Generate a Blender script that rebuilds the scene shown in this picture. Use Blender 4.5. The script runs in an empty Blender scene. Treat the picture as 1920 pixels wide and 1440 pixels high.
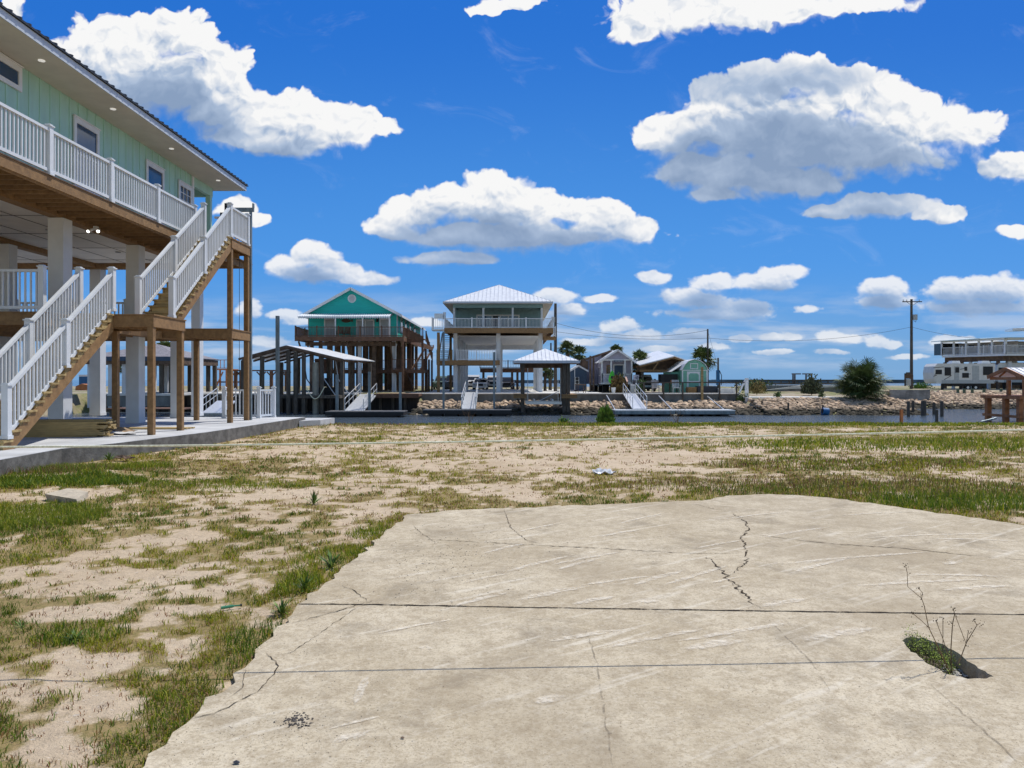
import bpy, bmesh, math, random
import numpy as np
from mathutils import Vector, Matrix
random.seed(7); rng = np.random.default_rng(7)
R = math.radians
scene = bpy.context.scene
C = scene.collection
# ------------------------------------------------------------------ camera
FPX = 1400.0; HY = 712.0; EYE = 1.65
cam_data = bpy.data.cameras.new('camera'); cam = bpy.data.objects.new('camera', cam_data); C.objects.link(cam)
cam.location = (0, 0, EYE); cam.rotation_euler = (R(90), 0, 0)
cam_data.sensor_width = 36; cam_data.lens = FPX/1920*36; cam_data.shift_y = -8/1920
cam_data.clip_start = 0.05; cam_data.clip_end = 20000
scene.camera = cam
scene.view_settings.view_transform = 'Standard'; scene.view_settings.look = 'None'
scene.view_settings.exposure = 0.12; scene.view_settings.gamma = 1
# ------------------------------------------------------------------ sun
SUN_EL = 62.0; SX, SY = 0.72, 0.69
sl = bpy.data.lights.new('sun', 'SUN'); sl.energy = 3.9; sl.angle = R(0.5); sl.color = (1, .955, .88)
so = bpy.data.objects.new('sun', sl); C.objects.link(so)
_h = math.cos(R(SUN_EL)); SUND = Vector((SX*_h, SY*_h, math.sin(R(SUN_EL)))).normalized()
so.rotation_euler = SUND.to_track_quat('Z', 'Y').to_euler(); so.location = (20, 20, 60)
# ------------------------------------------------------------------ node helpers
def N(nt, t, **kw):
    n = nt.nodes.new(t)
    for k, v in kw.items(): setattr(n, k, v)
    return n
def setin(nt, sock, v):
    if hasattr(v, 'is_output') or isinstance(v, bpy.types.NodeSocket): nt.links.new(v, sock)
    else: sock.default_value = v
def M_(nt, op, a, b=None, c=None, clamp=False):
    n = N(nt, 'ShaderNodeMath', operation=op, use_clamp=clamp); setin(nt, n.inputs[0], a)
    if b is not None: setin(nt, n.inputs[1], b)
    if c is not None: setin(nt, n.inputs[2], c)
    return n.outputs[0]
def V_(nt, op, a, b=None, c=None, out=0):
    n = N(nt, 'ShaderNodeVectorMath', operation=op); setin(nt, n.inputs[0], a)
    if b is not None: setin(nt, n.inputs[1], b)
    if c is not None: setin(nt, n.inputs[2], c)
    return n.outputs[out]
def SS(nt, v, lo, hi, a=0.0, b=1.0):
    n = N(nt, 'ShaderNodeMapRange', interpolation_type='SMOOTHSTEP'); setin(nt, n.inputs[0], v)
    for i, q in enumerate((lo, hi, a, b)): setin(nt, n.inputs[i+1], q)
    return n.outputs[0]
def MIX(nt, f, a, b, mode='MIX'):
    n = N(nt, 'ShaderNodeMix', data_type='RGBA', blend_type=mode)
    setin(nt, n.inputs[0], f); setin(nt, n.inputs[6], a if not isinstance(a, tuple) else (*a[:3], 1)); setin(nt, n.inputs[7], b if not isinstance(b, tuple) else (*b[:3], 1))
    return n.outputs[2]
def NOISE(nt, vec, scale, detail=4, rough=.55, dist=0, col=False):
    n = N(nt, 'ShaderNodeTexNoise'); nt.links.new(vec, n.inputs['Vector'])
    n.inputs['Scale'].default_value = scale; n.inputs['Detail'].default_value = detail
    n.inputs['Roughness'].default_value = rough; n.inputs['Distortion'].default_value = dist
    return n.outputs[1 if col else 0]
# ------------------------------------------------------------------ world: Nishita sky and cumulus clouds by direction
world = bpy.data.worlds.new('World'); scene.world = world; world.use_nodes = True
wt = world.node_tree; wt.nodes.clear()
wo = N(wt, 'ShaderNodeOutputWorld'); bg = N(wt, 'ShaderNodeBackground'); bg.inputs[1].default_value = 0.12
sky = N(wt, 'ShaderNodeTexSky', sky_type='NISHITA', sun_disc=False)
sky.sun_elevation = R(SUN_EL); sky.sun_rotation = math.atan2(SX, SY)
sky.altitude = 0; sky.air_density = 1.0; sky.dust_density = 0.4; sky.ozone_density = 3.0
SKY_LO = (1.15, 2.8, 5.2); SKY_MID = (.48, 2.35, 6.1); SKY_HI = (.07, 1.22, 5.0)      # the blue of this sky from the horizon up
BL = []
def blobs(s):
    for l in s.strip().split(';'):
        if l.strip(): BL.append(tuple(float(q) for q in l.split(',')))
blobs('''165,95,85,70;330,55,72,52;372,75,50,52;250,110,120,90;320,160,150,80;430,140,62,62;210,170,110,70;410,200,110,55;110,120,40,60;
545,205,70,42;575,240,110,48;650,235,75,40;480,252,110,34;705,238,60,24;560,275,80,22;
860,380,85,42;925,362,75,40;790,400,70,34;960,395,110,48;1065,395,60,30;1130,410,75,40;1185,435,60,26;735,432,50,26;960,442,260,34;850,482,105,18;
1500,140,95,44;1440,170,90,60;1335,185,66,52;1330,240,80,50;1610,175,105,55;1690,230,120,60;1800,240,90,48;1470,240,200,85;1250,255,66,42;1560,280,270,66;1400,330,150,45;1350,366,60,20;1300,315,80,46;1480,335,150,40;
1560,398,60,22;1655,383,95,28;1760,402,60,20;1905,315,85,32;1915,435,45,16;
590,480,48,28;545,500,55,28;600,512,90,24;680,525,75,16;
1200,45,80,38;1350,15,200,48;1560,5,140,34;950,8,70,20;20,20,40,16;
1335,530,50,20;1300,560,70,26;1395,580,75,26;1340,590,110,18;1470,512,48,20;1440,530,70,18;1228,522,34,16;
1660,540,50,24;1660,565,60,22;1790,548,60,32;1870,545,80,34;1830,575,120,22;1510,580,32,12;1150,614,26,9;
445,395,40,26;470,412,30,16;1045,555,50,18;1070,580,40,16;1120,560,40,10;1165,612,45,18;1190,630,70,14;
1555,634,30,14;1590,636,28,11;1450,631,34,10;1485,633,26,8;1642,640,34,15;1668,646,26,10;1775,642,36,14;1815,640,30,12;1850,646,30,10;1390,634,24,8;620,628,40,10;505,640,50,14;530,590,40,12;1290,632,60,10;800,605,40,10;470,580,30,20;1025,598,44,20;1100,642,55,9;1235,655,50,8;1340,650,46,9;1450,660,50,7;1560,662,40,7;1700,668,50,6;560,600,40,12;700,600,44,10;1290,625,50,12''')
grp = bpy.data.node_groups.new('CloudField', 'ShaderNodeTree')
grp.interface.new_socket('P', in_out='INPUT', socket_type='NodeSocketVector')
grp.interface.new_socket('H', in_out='OUTPUT', socket_type='NodeSocketFloat')
gi = N(grp, 'NodeGroupInput'); go = N(grp, 'NodeGroupOutput')
P0 = gi.outputs[0]
acc = None
for (cx, cy, rx, ry) in BL:
    up = HY - cy
    d = V_(grp, 'MULTIPLY_ADD', P0, (1/rx, 1/ry, 0), (-cx/rx, -up/ry, 0))
    l = V_(grp, 'LENGTH', d, out=1)
    if acc is None: acc = l
    else:
        n = N(grp, 'ShaderNodeMath', operation='SMOOTH_MIN'); grp.links.new(acc, n.inputs[0]); grp.links.new(l, n.inputs[1]); n.inputs[2].default_value = .3
        acc = n.outputs[0]
grp.links.new(M_(grp, 'SUBTRACT', 1.0, acc), go.inputs[0])
g2 = bpy.data.node_groups.new('CloudPuff', 'ShaderNodeTree')
g2.interface.new_socket('P', in_out='INPUT', socket_type='NodeSocketVector'); g2.interface.new_socket('H', in_out='OUTPUT', socket_type='NodeSocketFloat')
gi2 = N(g2, 'NodeGroupInput'); go2 = N(g2, 'NodeGroupOutput')
vo = N(g2, 'ShaderNodeTexVoronoi', feature='SMOOTH_F1', voronoi_dimensions='2D'); g2.links.new(V_(g2, 'DIVIDE', gi2.outputs[0], (50, 44, 1)), vo.inputs['Vector'])
vo.inputs['Scale'].default_value = 1.0; vo.inputs['Detail'].default_value = 2.0; vo.inputs['Smoothness'].default_value = .18; vo.inputs['Roughness'].default_value = .45; vo.inputs['Lacunarity'].default_value = 2.3
g2.links.new(M_(g2, 'SUBTRACT', .40, vo.outputs['Distance']), go2.inputs[0])
tc = N(wt, 'ShaderNodeTexCoord')
sp = N(wt, 'ShaderNodeSeparateXYZ'); wt.links.new(tc.outputs['Generated'], sp.inputs[0])
ys = M_(wt, 'MAXIMUM', sp.outputs[1], .05)
px = M_(wt, 'MULTIPLY_ADD', M_(wt, 'DIVIDE', sp.outputs[0], ys), 1400.0, 960.0)
py = M_(wt, 'MULTIPLY', M_(wt, 'DIVIDE', sp.outputs[2], ys), 1400.0)
cb = N(wt, 'ShaderNodeCombineXYZ'); wt.links.new(px, cb.inputs[0]); wt.links.new(py, cb.inputs[1])
PP = cb.outputs[0]
pn = M_(wt, 'MAXIMUM', M_(wt, 'MULTIPLY', py, 1/520.0), .30)      # clouds near the horizon are farther, so all detail shrinks
def scaled(v, f):
    s = N(wt, 'ShaderNodeVectorMath', operation='SCALE'); setin(wt, s.inputs[0], v); setin(wt, s.inputs[3], f); return s.outputs[0]
wn = NOISE(wt, PP, 0.012, 3, .5, col=True); wn2 = NOISE(wt, PP, 0.05, 3, .5, col=True)
wv = V_(wt, 'ADD', V_(wt, 'MULTIPLY', V_(wt, 'SUBTRACT', wn, (.5, .5, .5)), (90, 60, 0)), V_(wt, 'MULTIPLY', V_(wt, 'SUBTRACT', wn2, (.5, .5, .5)), (15, 12, 0)))
Pw = V_(wt, 'ADD', PP, scaled(wv, pn))
def grpuse(tree, vec):
    g = N(wt, 'ShaderNodeGroup'); g.node_tree = tree; wt.links.new(vec, g.inputs[0]); return g.outputs[0]
B0 = grpuse(grp, Pw); B1 = grpuse(grp, V_(wt, 'ADD', Pw, scaled((12, 44, 0), pn))); B2 = grpuse(grp, V_(wt, 'ADD', Pw, scaled((34, 125, 0), pn)))
N0 = grpuse(g2, Pw); N1 = grpuse(g2, V_(wt, 'ADD', Pw, scaled((5, 12, 0), pn)))
low = SS(wt, py, 330.0, 60.0)                                   # far clouds: finer lumps
fn = M_(wt, 'SUBTRACT', NOISE(wt, PP, 0.03, 6, .6), .5)
fn = M_(wt, 'ADD', fn, M_(wt, 'MULTIPLY', M_(wt, 'SUBTRACT', NOISE(wt, V_(wt, 'MULTIPLY', PP, (1, 1.6, 1)), 0.06, 5, .6), .5), M_(wt, 'MULTIPLY', low, 1.9)))
soft = SS(wt, M_(wt, 'SUBTRACT', B1, B0), -.1, .5)                # lower edges are ragged and thin, tops are crisp
H0 = M_(wt, 'ADD', M_(wt, 'MULTIPLY_ADD', N0, .72, M_(wt, 'MULTIPLY', B0, 1.85)), M_(wt, 'MULTIPLY_ADD', fn, M_(wt, 'MAXIMUM', M_(wt, 'MULTIPLY_ADD', soft, .7, .18), M_(wt, 'MULTIPLY', low, .75)), .25))
fw = SS(wt, sp.outputs[1], .06, .2)
alpha = M_(wt, 'MULTIPLY', SS(wt, H0, 0.0, M_(wt, 'MULTIPLY_ADD', soft, .85, M_(wt, 'MULTIPLY_ADD', low, .45, .30))), fw)
lit = M_(wt, 'SUBTRACT', M_(wt, 'SUBTRACT', 1.04, M_(wt, 'MULTIPLY', SS(wt, B1, -.35, .75), .42)), M_(wt, 'MULTIPLY', SS(wt, B2, -.75, .60), .60))
lit = M_(wt, 'ADD', lit, M_(wt, 'MULTIPLY', M_(wt, 'SUBTRACT', N0, N1), M_(wt, 'MULTIPLY_ADD', SS(wt, B2, .4, -.6), .50, .16)))
fl = NOISE(wt, Pw, 0.013, 3, .5)
lit = M_(wt, 'ADD', lit, M_(wt, 'MULTIPLY', M_(wt, 'SUBTRACT', fl, .30), .50), clamp=True)
rmp = N(wt, 'ShaderNodeValToRGB'); wt.links.new(lit, rmp.inputs[0])
e = rmp.color_ramp.elements; e[0].position = .10; e[0].color = (.27, .375, .56, 1); e[1].position = .98; e[1].color = (1, 1, 1, 1)
q = rmp.color_ramp.elements.new(.42); q.color = (.44, .55, .73, 1)
q = rmp.color_ramp.elements.new(.70); q.color = (.75, .80, .88, 1)
cc = V_(wt, 'MULTIPLY', rmp.outputs[0], (1/.12*.86,)*3)
elev = SS(wt, py, 0.0, 330.0)
bw = N(wt, 'ShaderNodeRGBToBW'); wt.links.new(sky.outputs[0], bw.inputs[0])
e1 = SS(wt, py, 0.0, 230.0); e2 = SS(wt, py, 120.0, 720.0)
tint = MIX(wt, e2, MIX(wt, e1, SKY_LO, SKY_MID), SKY_HI)
skc = MIX(wt, SS(wt, sp.outputs[2], .55, .9), tint, sky.outputs[0])   # blend to the plain model overhead
hz = MIX(wt, 1.0, sky.outputs[0], (.9, .9, .9), 'MULTIPLY')
skc = MIX(wt, .08, skc, hz)
back = SS(wt, sp.outputs[1], -.2, .1)
skc = MIX(wt, back, sky.outputs[0], skc)
strat = NOISE(wt, V_(wt, 'MULTIPLY', PP, (.0045, .03, 0)), 1.0, 5, .55)
sa = M_(wt, 'MULTIPLY', SS(wt, strat, .42, .68), M_(wt, 'MULTIPLY', SS(wt, py, 4.0, 45.0), SS(wt, py, 190.0, 70.0)))
skc2 = MIX(wt, M_(wt, 'MULTIPLY', M_(wt, 'MULTIPLY', sa, fw), .72), skc, (4.3, 5.0, 6.1))
wisp = NOISE(wt, V_(wt, 'MULTIPLY', PP, (.006, .011, 0)), 1.0, 7, .62, 1.2)
wa = M_(wt, 'MULTIPLY', M_(wt, 'MULTIPLY', SS(wt, wisp, .56, .84), .16), fw)
skc2 = MIX(wt, wa, skc2, (6.2, 6.6, 7.2))
cc2 = MIX(wt, M_(wt, 'SUBTRACT', .38, M_(wt, 'MULTIPLY', elev, .38)), cc, skc2)
fin = MIX(wt, alpha, skc2, cc2)
wt.links.new(fin, bg.inputs[0]); wt.links.new(bg.outputs[0], wo.inputs[0])
world.cycles.sampling_method = 'MANUAL'; world.cycles.sample_map_resolution = 512
# ------------------------------------------------------------------ materials
MATS = {}
def mat(name, col, rough=.65, var=.12, scale=3.0, metal=0.0, bump=0.0, bscale=None, stretch=(1, 1, 1), dirt=None, island=0.0, dirt_amt=.5, spec=.4, coord='Object', detail=5):
    if name in MATS: return MATS[name]
    m = bpy.data.materials.new(name); m.use_nodes = True; nt = m.node_tree; b = nt.nodes['Principled BSDF']
    t = N(nt, 'ShaderNodeTexCoord'); mp = N(nt, 'ShaderNodeMapping'); nt.links.new(t.outputs[coord], mp.inputs[0]); mp.inputs['Scale'].default_value = stretch
    vec = mp.outputs[0]
    n1 = NOISE(nt, vec, scale, detail, .6)
    lo = tuple(c*(1-var*1.6) for c in col); hi = tuple(min(1, c*(1+var*1.6)) for c in col)
    c = MIX(nt, SS(nt, n1, .28, .72), lo, hi)
    if dirt:
        n2 = NOISE(nt, t.outputs[coord], scale*.37+.05, 6, .65)
        c = MIX(nt, M_(nt, 'MULTIPLY', SS(nt, n2, .48, .78), dirt_amt), c, dirt)
    if island:
        g = N(nt, 'ShaderNodeNewGeometry'); h_ = N(nt, 'ShaderNodeHueSaturation'); nt.links.new(c, h_.inputs['Color'])
        setin(nt, h_.inputs['Value'], M_(nt, 'MULTIPLY_ADD', g.outputs['Random Per Island'], island*2, 1-island)); c = h_.outputs[0]
    nt.links.new(c, b.inputs['Base Color'])
    setin(nt, b.inputs['Roughness'], M_(nt, 'MULTIPLY_ADD', n1, .2, rough-.1, clamp=True)); b.inputs['Metallic'].default_value = metal
    b.inputs['Specular IOR Level'].default_value = spec
    if bump:
        bn = N(nt, 'ShaderNodeBump'); bn.inputs['Strength'].default_value = bump; bn.inputs['Distance'].default_value = .02
        nt.links.new(NOISE(nt, vec, bscale or scale*6, 4, .6), bn.inputs['Height']); nt.links.new(bn.outputs[0], b.inputs['Normal'])
    MATS[name] = m; return m
white = mat('white_vinyl', (.68, .71, .74), .42, .03, 2, dirt=(.5, .5, .47), dirt_amt=.25)
column_paint = mat('column_paint', (.66, .68, .70), .7, .04, 1.5, bump=.15, bscale=60, dirt=(.48, .47, .45), dirt_amt=.3)
mint = mat('mint_siding', (.42, .66, .56), .6, .05, 2.5, stretch=(1, 1, .2), dirt=(.3, .5, .42), dirt_amt=.3)
soffit_m = mat('soffit_board', (.60, .57, .50), .7, .04, 2)
ceil_m = mat('ceiling_board', (.80, .76, .70), .7, .05, 1.2, dirt=(.45, .42, .38), dirt_amt=.3)
fascia_m = mat('fascia_metal', (.52, .57, .64), .4, .05, 3)
dark_metal = mat('dark_roof_edge', (.10, .11, .13), .45, .1, 4, metal=.3)
wood = mat('treated_timber', (.25, .148, .066), .75, .13, 9, stretch=(1, 1, 1), bump=.3, bscale=70, dirt=(.16, .085, .038), dirt_amt=.45, island=.16, detail=8)
wood_d = mat('dark_old_timber', (.13, .085, .058), .8, .25, 2.5, bump=.3, dirt=(.10, .06, .04), dirt_amt=.6, island=.15)  # dark brown is the old timber's own colour
wood_y = mat('new_lumber', (.40, .29, .13), .75, .22, 3, stretch=(.6, 3, 5), bump=.25, bscale=30, dirt=(.24, .16, .07), dirt_amt=.5, island=.16)
wood_g = mat('weathered_piling', (.105, .088, .072), .9, .25, 3, stretch=(3, 3, .6), bump=.5, dirt=(.07, .07, .06), island=.1)
wood_o = mat('orange_stained_timber', (.44, .165, .06), .65, .2, 3, bump=.2, dirt=(.24, .08, .035), dirt_amt=.5, island=.12)
wood_r = mat('brown_stained_deck', (.14, .074, .045), .75, .2, 3, bump=.2, dirt=(.08, .045, .035), dirt_amt=.5, island=.15)
steel = mat('galvanised_pile', (.20, .25, .28), .5, .2, 3, metal=.35, stretch=(2, 2, .6), dirt=(.16, .13, .10), dirt_amt=.4)
alu = mat('brushed_aluminium', (.66, .68, .70), .38, .08, 6, metal=.5)
glass = mat('window_glass', (.015, .06, .14), .08, .1, 2, spec=.9)
glass_d = mat('dark_glass', (.015, .017, .022), .12, .1, 2, spec=.7)
black = mat('black_plastic', (.02, .02, .022), .6, .2, 5)
conc = mat('light_concrete', (.50, .51, .52), .85, .10, 1.2, bump=.25, bscale=40, dirt=(.30, .29, .27), dirt_amt=.45)
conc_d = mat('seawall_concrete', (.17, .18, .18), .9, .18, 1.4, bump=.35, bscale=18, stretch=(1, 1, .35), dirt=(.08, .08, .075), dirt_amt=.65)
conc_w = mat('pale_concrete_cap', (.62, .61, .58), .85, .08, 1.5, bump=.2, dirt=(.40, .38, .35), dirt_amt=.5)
teal = mat('teal_siding', (.02, .52, .46), .6, .06, 3, stretch=(.3, .3, 3), dirt=(.02, .43, .38), dirt_amt=.4)
greyteal = mat('grey_teal_siding', (.22, .36, .38), .65, .05, 3)
lav = mat('lavender_siding', (.38, .37, .47), .65, .06, 3)
navy = mat('navy_siding', (.05, .085, .14), .65, .1, 3)
green_sh = mat('seafoam_siding', (.20, .48, .36), .6, .06, 3)
roofw = mat('white_metal_roof', (.78, .79, .80), .35, .05, 3, metal=.1, dirt=(.6, .6, .6), dirt_amt=.3)
roofg = mat('grey_shingles', (.22, .21, .23), .85, .2, 8, bump=.3, dirt=(.15, .14, .16), dirt_amt=.5)
trim = mat('white_trim', (.76, .77, .78), .5, .03, 4)
rubber = mat('tyre_rubber', (.02, .02, .02), .8, .2, 6)
carw = mat('white_car_paint', (.74, .75, .76), .25, .02, 2, spec=.6)
card = mat('dark_car_paint', (.05, .05, .055), .25, .1, 2, spec=.6)
carg = mat('olive_car_paint', (.10, .15, .11), .35, .1, 2, spec=.5)
lime = mat('lime_plastic', (.10, .62, .05), .4, .06, 5)
blue_p = mat('blue_plastic', (.015, .12, .30), .5, .1, 5)
grey_p = mat('grey_panel', (.42, .45, .46), .5, .05, 4)
rvw = mat('rv_fibreglass', (.68, .68, .66), .4, .05, 2, dirt=(.5, .49, .46), dirt_amt=.3)
rope_m = mat('pale_rope', (.95, .90, .60), .85, .2, 60, bump=.4)
cable_m = mat('dark_cable', (.03, .03, .035), .6, .1, 5)
rock_m = mat('riprap_stone', (.43, .32, .22), .9, .35, 2.2, bump=.6, bscale=9, dirt=(.22, .14, .10), dirt_amt=.6, island=.35)
_nt = rock_m.node_tree; _b = _nt.nodes['Principled BSDF']; _src = _b.inputs['Base Color'].links[0].from_socket
_g = N(_nt, 'ShaderNodeNewGeometry'); _s = N(_nt, 'ShaderNodeSeparateXYZ'); _nt.links.new(_g.outputs['Position'], _s.inputs[0])
_wet = M_(_nt, 'ADD', _s.outputs[2], M_(_nt, 'MULTIPLY', NOISE(_nt, _g.outputs['Position'], 1.1, 3, .6), .5))       # tide mark: weed and wet below it
_nt.links.new(MIX(_nt, SS(_nt, _wet, -.62, -.30), (.045, .038, .024), _src), _b.inputs['Base Color'])
trunk_m = mat('palm_trunk', (.13, .10, .075), .95, .3, 6, bump=.7, bscale=14)
frond_m = mat('palm_frond', (.10, .14, .04), .6, .3, 1.5, island=.4, dirt=(.13, .13, .05), dirt_amt=.5)
shrub_m = mat('shrub_leaf', (.07, .12, .03), .7, .3, 3, island=.4)
shrub_b = mat('bright_shrub_leaf', (.12, .22, .03), .7, .25, 3, island=.35)
dry_m = mat('dry_stem', (.16, .10, .05), .85, .3, 20, island=.3)
paper_m = mat('cardboard', (.34, .24, .15), .9, .1, 5)
# ------------------------------------------------------------------ mesh builder
ORG = {}
class MB:
    def __init__(s): s.v = []; s.f = []; s.mi = []
    def add(s, vs, fs, mi=0):
        o = len(s.v); s.v += [tuple(v) for v in vs]; s.f += [tuple(i+o for i in f) for f in fs]; s.mi += [mi]*len(fs); return s
    def box(s, x0, x1, y0, y1, z0, z1, mi=0):
        if x0 > x1: x0, x1 = x1, x0
        if y0 > y1: y0, y1 = y1, y0
        if z0 > z1: z0, z1 = z1, z0
        return s.add([(x0,y0,z0),(x1,y0,z0),(x1,y1,z0),(x0,y1,z0),(x0,y0,z1),(x1,y0,z1),(x1,y1,z1),(x0,y1,z1)],
              [(0,3,2,1),(4,5,6,7),(0,1,5,4),(1,2,6,5),(2,3,7,6),(3,0,4,7)], mi)
    def bar(s, p, q, w, h, mi=0, up=(0, 0, 1)):
        p = Vector(p); q = Vector(q); d = (q-p).normalized(); u = Vector(up)
        if abs(d.dot(u)) > .98: u = Vector((0, 1, 0))
        a = d.cross(u).normalized()*(w/2); b = a.cross(d).normalized()*(h/2)
        vs = [p-a-b, p+a-b, p+a+b, p-a+b, q-a-b, q+a-b, q+a+b, q-a+b]
        return s.add(vs, [(0,1,2,3),(7,6,5,4),(0,4,5,1),(1,5,6,2),(2,6,7,3),(3,7,4,0)], mi)
    def tube(s, pts, r, n=8, mi=0, cap=True):
        pts = [Vector(p) for p in pts]; rs = r if isinstance(r, (list, tuple)) else [r]*len(pts)
        o = len(s.v); k = len(pts); pa = None
        for i, p in enumerate(pts):
            d = (pts[min(i+1, k-1)]-pts[max(i-1, 0)]).normalized()
            if pa is None:
                u = Vector((0, 0, 1)) if abs(d.z) < .9 else Vector((1, 0, 0)); a = d.cross(u).normalized()
            else: a = (pa - d*pa.dot(d)).normalized()
            pa = a; b = d.cross(a)
            for j in range(n):
                t = 2*math.pi*j/n; s.v.append(tuple(p+a*math.cos(t)*rs[i]+b*math.sin(t)*rs[i]))
        for i in range(k-1):
            for j in range(n):
                s.f.append((o+i*n+j, o+i*n+(j+1) % n, o+(i+1)*n+(j+1) % n, o+(i+1)*n+j)); s.mi.append(mi)
        if cap:
            s.f.append(tuple(o+j for j in reversed(range(n)))); s.mi.append(mi)
            s.f.append(tuple(o+(k-1)*n+j for j in range(n))); s.mi.append(mi)
        return s
    def cyl(s, x, y, z0, z1, r, n=12, mi=0, r1=None): return s.tube([(x, y, z0), (x, y, z1)], [r, r if r1 is None else r1], n, mi)
    def quad(s, a, b, c, d, mi=0): return s.add([a, b, c, d], [(0, 1, 2, 3)], mi)
    def slab(s, pts, t, mi=0):            # polygon with thickness along its normal (downwards)
        P = [Vector(p) for p in pts]; n = (P[1]-P[0]).cross(P[2]-P[0]).normalized()
        if n.z < 0: P.reverse(); n = -n
        k = len(P); Q = [p-n*t for p in P]
        fs = [tuple(range(k)), tuple(reversed(range(k, 2*k)))]+[(i, i+k, (i+1) % k+k, (i+1) % k) for i in range(k)]
        return s.add(P+Q, fs, mi)
    def prism(s, pts, axis, a0, a1, mi=0):   # polygon given in the two other axes, extruded along axis
        def mk(p, a):
            return (a, p[0], p[1]) if axis == 'x' else (p[0], a, p[1]) if axis == 'y' else (p[0], p[1], a)
        k = len(pts); vs = [mk(p, a0) for p in pts]+[mk(p, a1) for p in pts]
        fs = [tuple(range(k)), tuple(reversed(range(k, 2*k)))]+[(i, i+k, (i+1) % k+k, (i+1) % k) for i in range(k)]
        o = len(s.v); s.add(vs, fs, mi); return s
    def build(s, name, m, parent=None, smooth=False, fix=False, **tags):
        me = bpy.data.meshes.new(name)
        ms = m if isinstance(m, (list, tuple)) else [m]
        if parent is not None: o = Vector(ORG[parent.name])
        else:
            a = np.array(s.v); o = Vector((float((a[:,0].min()+a[:,0].max())/2), float((a[:,1].min()+a[:,1].max())/2), float(a[:,2].min())))
            if tags.pop('world', False): o = Vector((0, 0, 0))
        me.from_pydata([(v[0]-o.x, v[1]-o.y, v[2]-o.z) for v in s.v], [], s.f)
        for q in ms: me.materials.append(q)
        if len(ms) > 1: me.polygons.foreach_set('material_index', s.mi)
        if smooth: me.polygons.foreach_set('use_smooth', [True]*len(me.polygons))
        if fix:
            bm = bmesh.new(); bm.from_mesh(me); bmesh.ops.recalc_face_normals(bm, faces=bm.faces); bm.to_mesh(me); bm.free()
        ob = bpy.data.objects.new(name, me); C.objects.link(ob)
        if parent is not None: ob.parent = parent
        else: ob.location = o
        ORG[ob.name] = tuple(o)
        for k, v in tags.items(): ob[k] = v
        return ob
def thing(name, label, cat, loc=(0, 0, 0), group=None):
    o = bpy.data.objects.new(name, None); C.objects.link(o); o.location = loc; o.empty_display_size = .3
    o['label'] = label; o['category'] = cat
    if group: o['group'] = group
    ORG[o.name] = tuple(loc); return o
def tag(o, label, cat, group=None):
    o['label'] = label; o['category'] = cat
    if group: o['group'] = group
    return o
def struct(mb, name, m, **kw): o = mb.build(name, m, None, world=True, **kw); o['kind'] = 'structure'; return o
def dup(o, loc, rz=0, label=None, scale=None, group=None, parent=None):
    r = o.copy(); C.objects.link(r); r.location = loc; r.rotation_euler = (0, 0, rz)
    if scale is not None: r.scale = scale if isinstance(scale, tuple) else (scale,)*3
    if label: r['label'] = label
    if group: r['group'] = group
    for ch in list(o.children):
        c = ch.copy(); C.objects.link(c); c.parent = r
        for g in list(ch.children): d = g.copy(); C.objects.link(d); d.parent = c
    return r
def X(px, d): return (px-960)*d/FPX
def Z(py, d): return EYE+(HY-py)*d/FPX
def W(px, py, d): return (X(px, d), d, Z(py, d))
def G(px, py, z=0.0):                  # point of the plane at height z seen at a pixel
    d = (EYE-z)*FPX/(py-HY); return (X(px, d), d, z)
def railing(parent, p, q, h=.95, sp=.12, post_every=None, m=None, name='railing', bw=.035, posts=True, post_w=.13, bot=.09, end_posts=(True, True)):
    m = m or white; p = Vector(p); q = Vector(q); L = (Vector((q.x, q.y, 0))-Vector((p.x, p.y, 0))).length
    mb = MB(); mb.bar(p+Vector((0, 0, h)), q+Vector((0, 0, h)), .09 if bw >= .03 else .06, .06); mb.bar(p+Vector((0, 0, bot)), q+Vector((0, 0, bot)), .05, .07)
    n = max(1, int(L/sp))
    for i in range(1, n):
        c = p.lerp(q, i/n); mb.box(c.x-bw/2, c.x+bw/2, c.y-bw/2, c.y+bw/2, c.z+bot+.03, c.z+h-.028)
    r = mb.build(name, m, parent)
    if posts:
        k = max(1, round(L/post_every)) if post_every else 1
        for i in range(k+1):
            if i == 0 and not end_posts[0] or i == k and not end_posts[1]: continue
            c = p.lerp(q, i/k); w = post_w/2; pm = MB()
            pm.box(c.x-w, c.x+w, c.y-w, c.y+w, c.z-.02, c.z+h+.08)
            pm.box(c.x-w-.02, c.x+w+.02, c.y-w-.02, c.y+w+.02, c.z+h+.082, c.z+h+.11)
            pm.box(c.x-w+.012, c.x+w-.012, c.y-w+.012, c.y+w-.012, c.z+h+.112, c.z+h+.135)
            pm.box(c.x-w-.015, c.x+w+.015, c.y-w-.015, c.y+w+.015, c.z-.015, c.z+.05)
            pm.build('post', m, r)
    return r
# ================================================================== GROUND
def vnoise(x, y, seed=0):
    xi = np.floor(x).astype(np.int64); yi = np.floor(y).astype(np.int64); fx = x-xi; fy = y-yi
    fx = fx*fx*(3-2*fx); fy = fy*fy*(3-2*fy)
    def hsh(a, b):
        n = (a*374761393+b*668265263+seed*1442695041) & 0x7fffffff; n = ((n ^ (n >> 13))*1274126177) & 0x7fffffff
        return ((n ^ (n >> 16)) & 0xffff)/65535.0
    return (hsh(xi, yi)*(1-fx)+hsh(xi+1, yi)*fx)*(1-fy)+(hsh(xi, yi+1)*(1-fx)+hsh(xi+1, yi+1)*fx)*fy
def fbm(x, y, oct=4, seed=0, g=.5):
    a = 1; s = 0; t = 0
    for i in range(oct): s = s+a*vnoise(x*2**i+17.3*i, y*2**i+9.1*i, seed+i); t += a; a *= g
    return s/t
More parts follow.
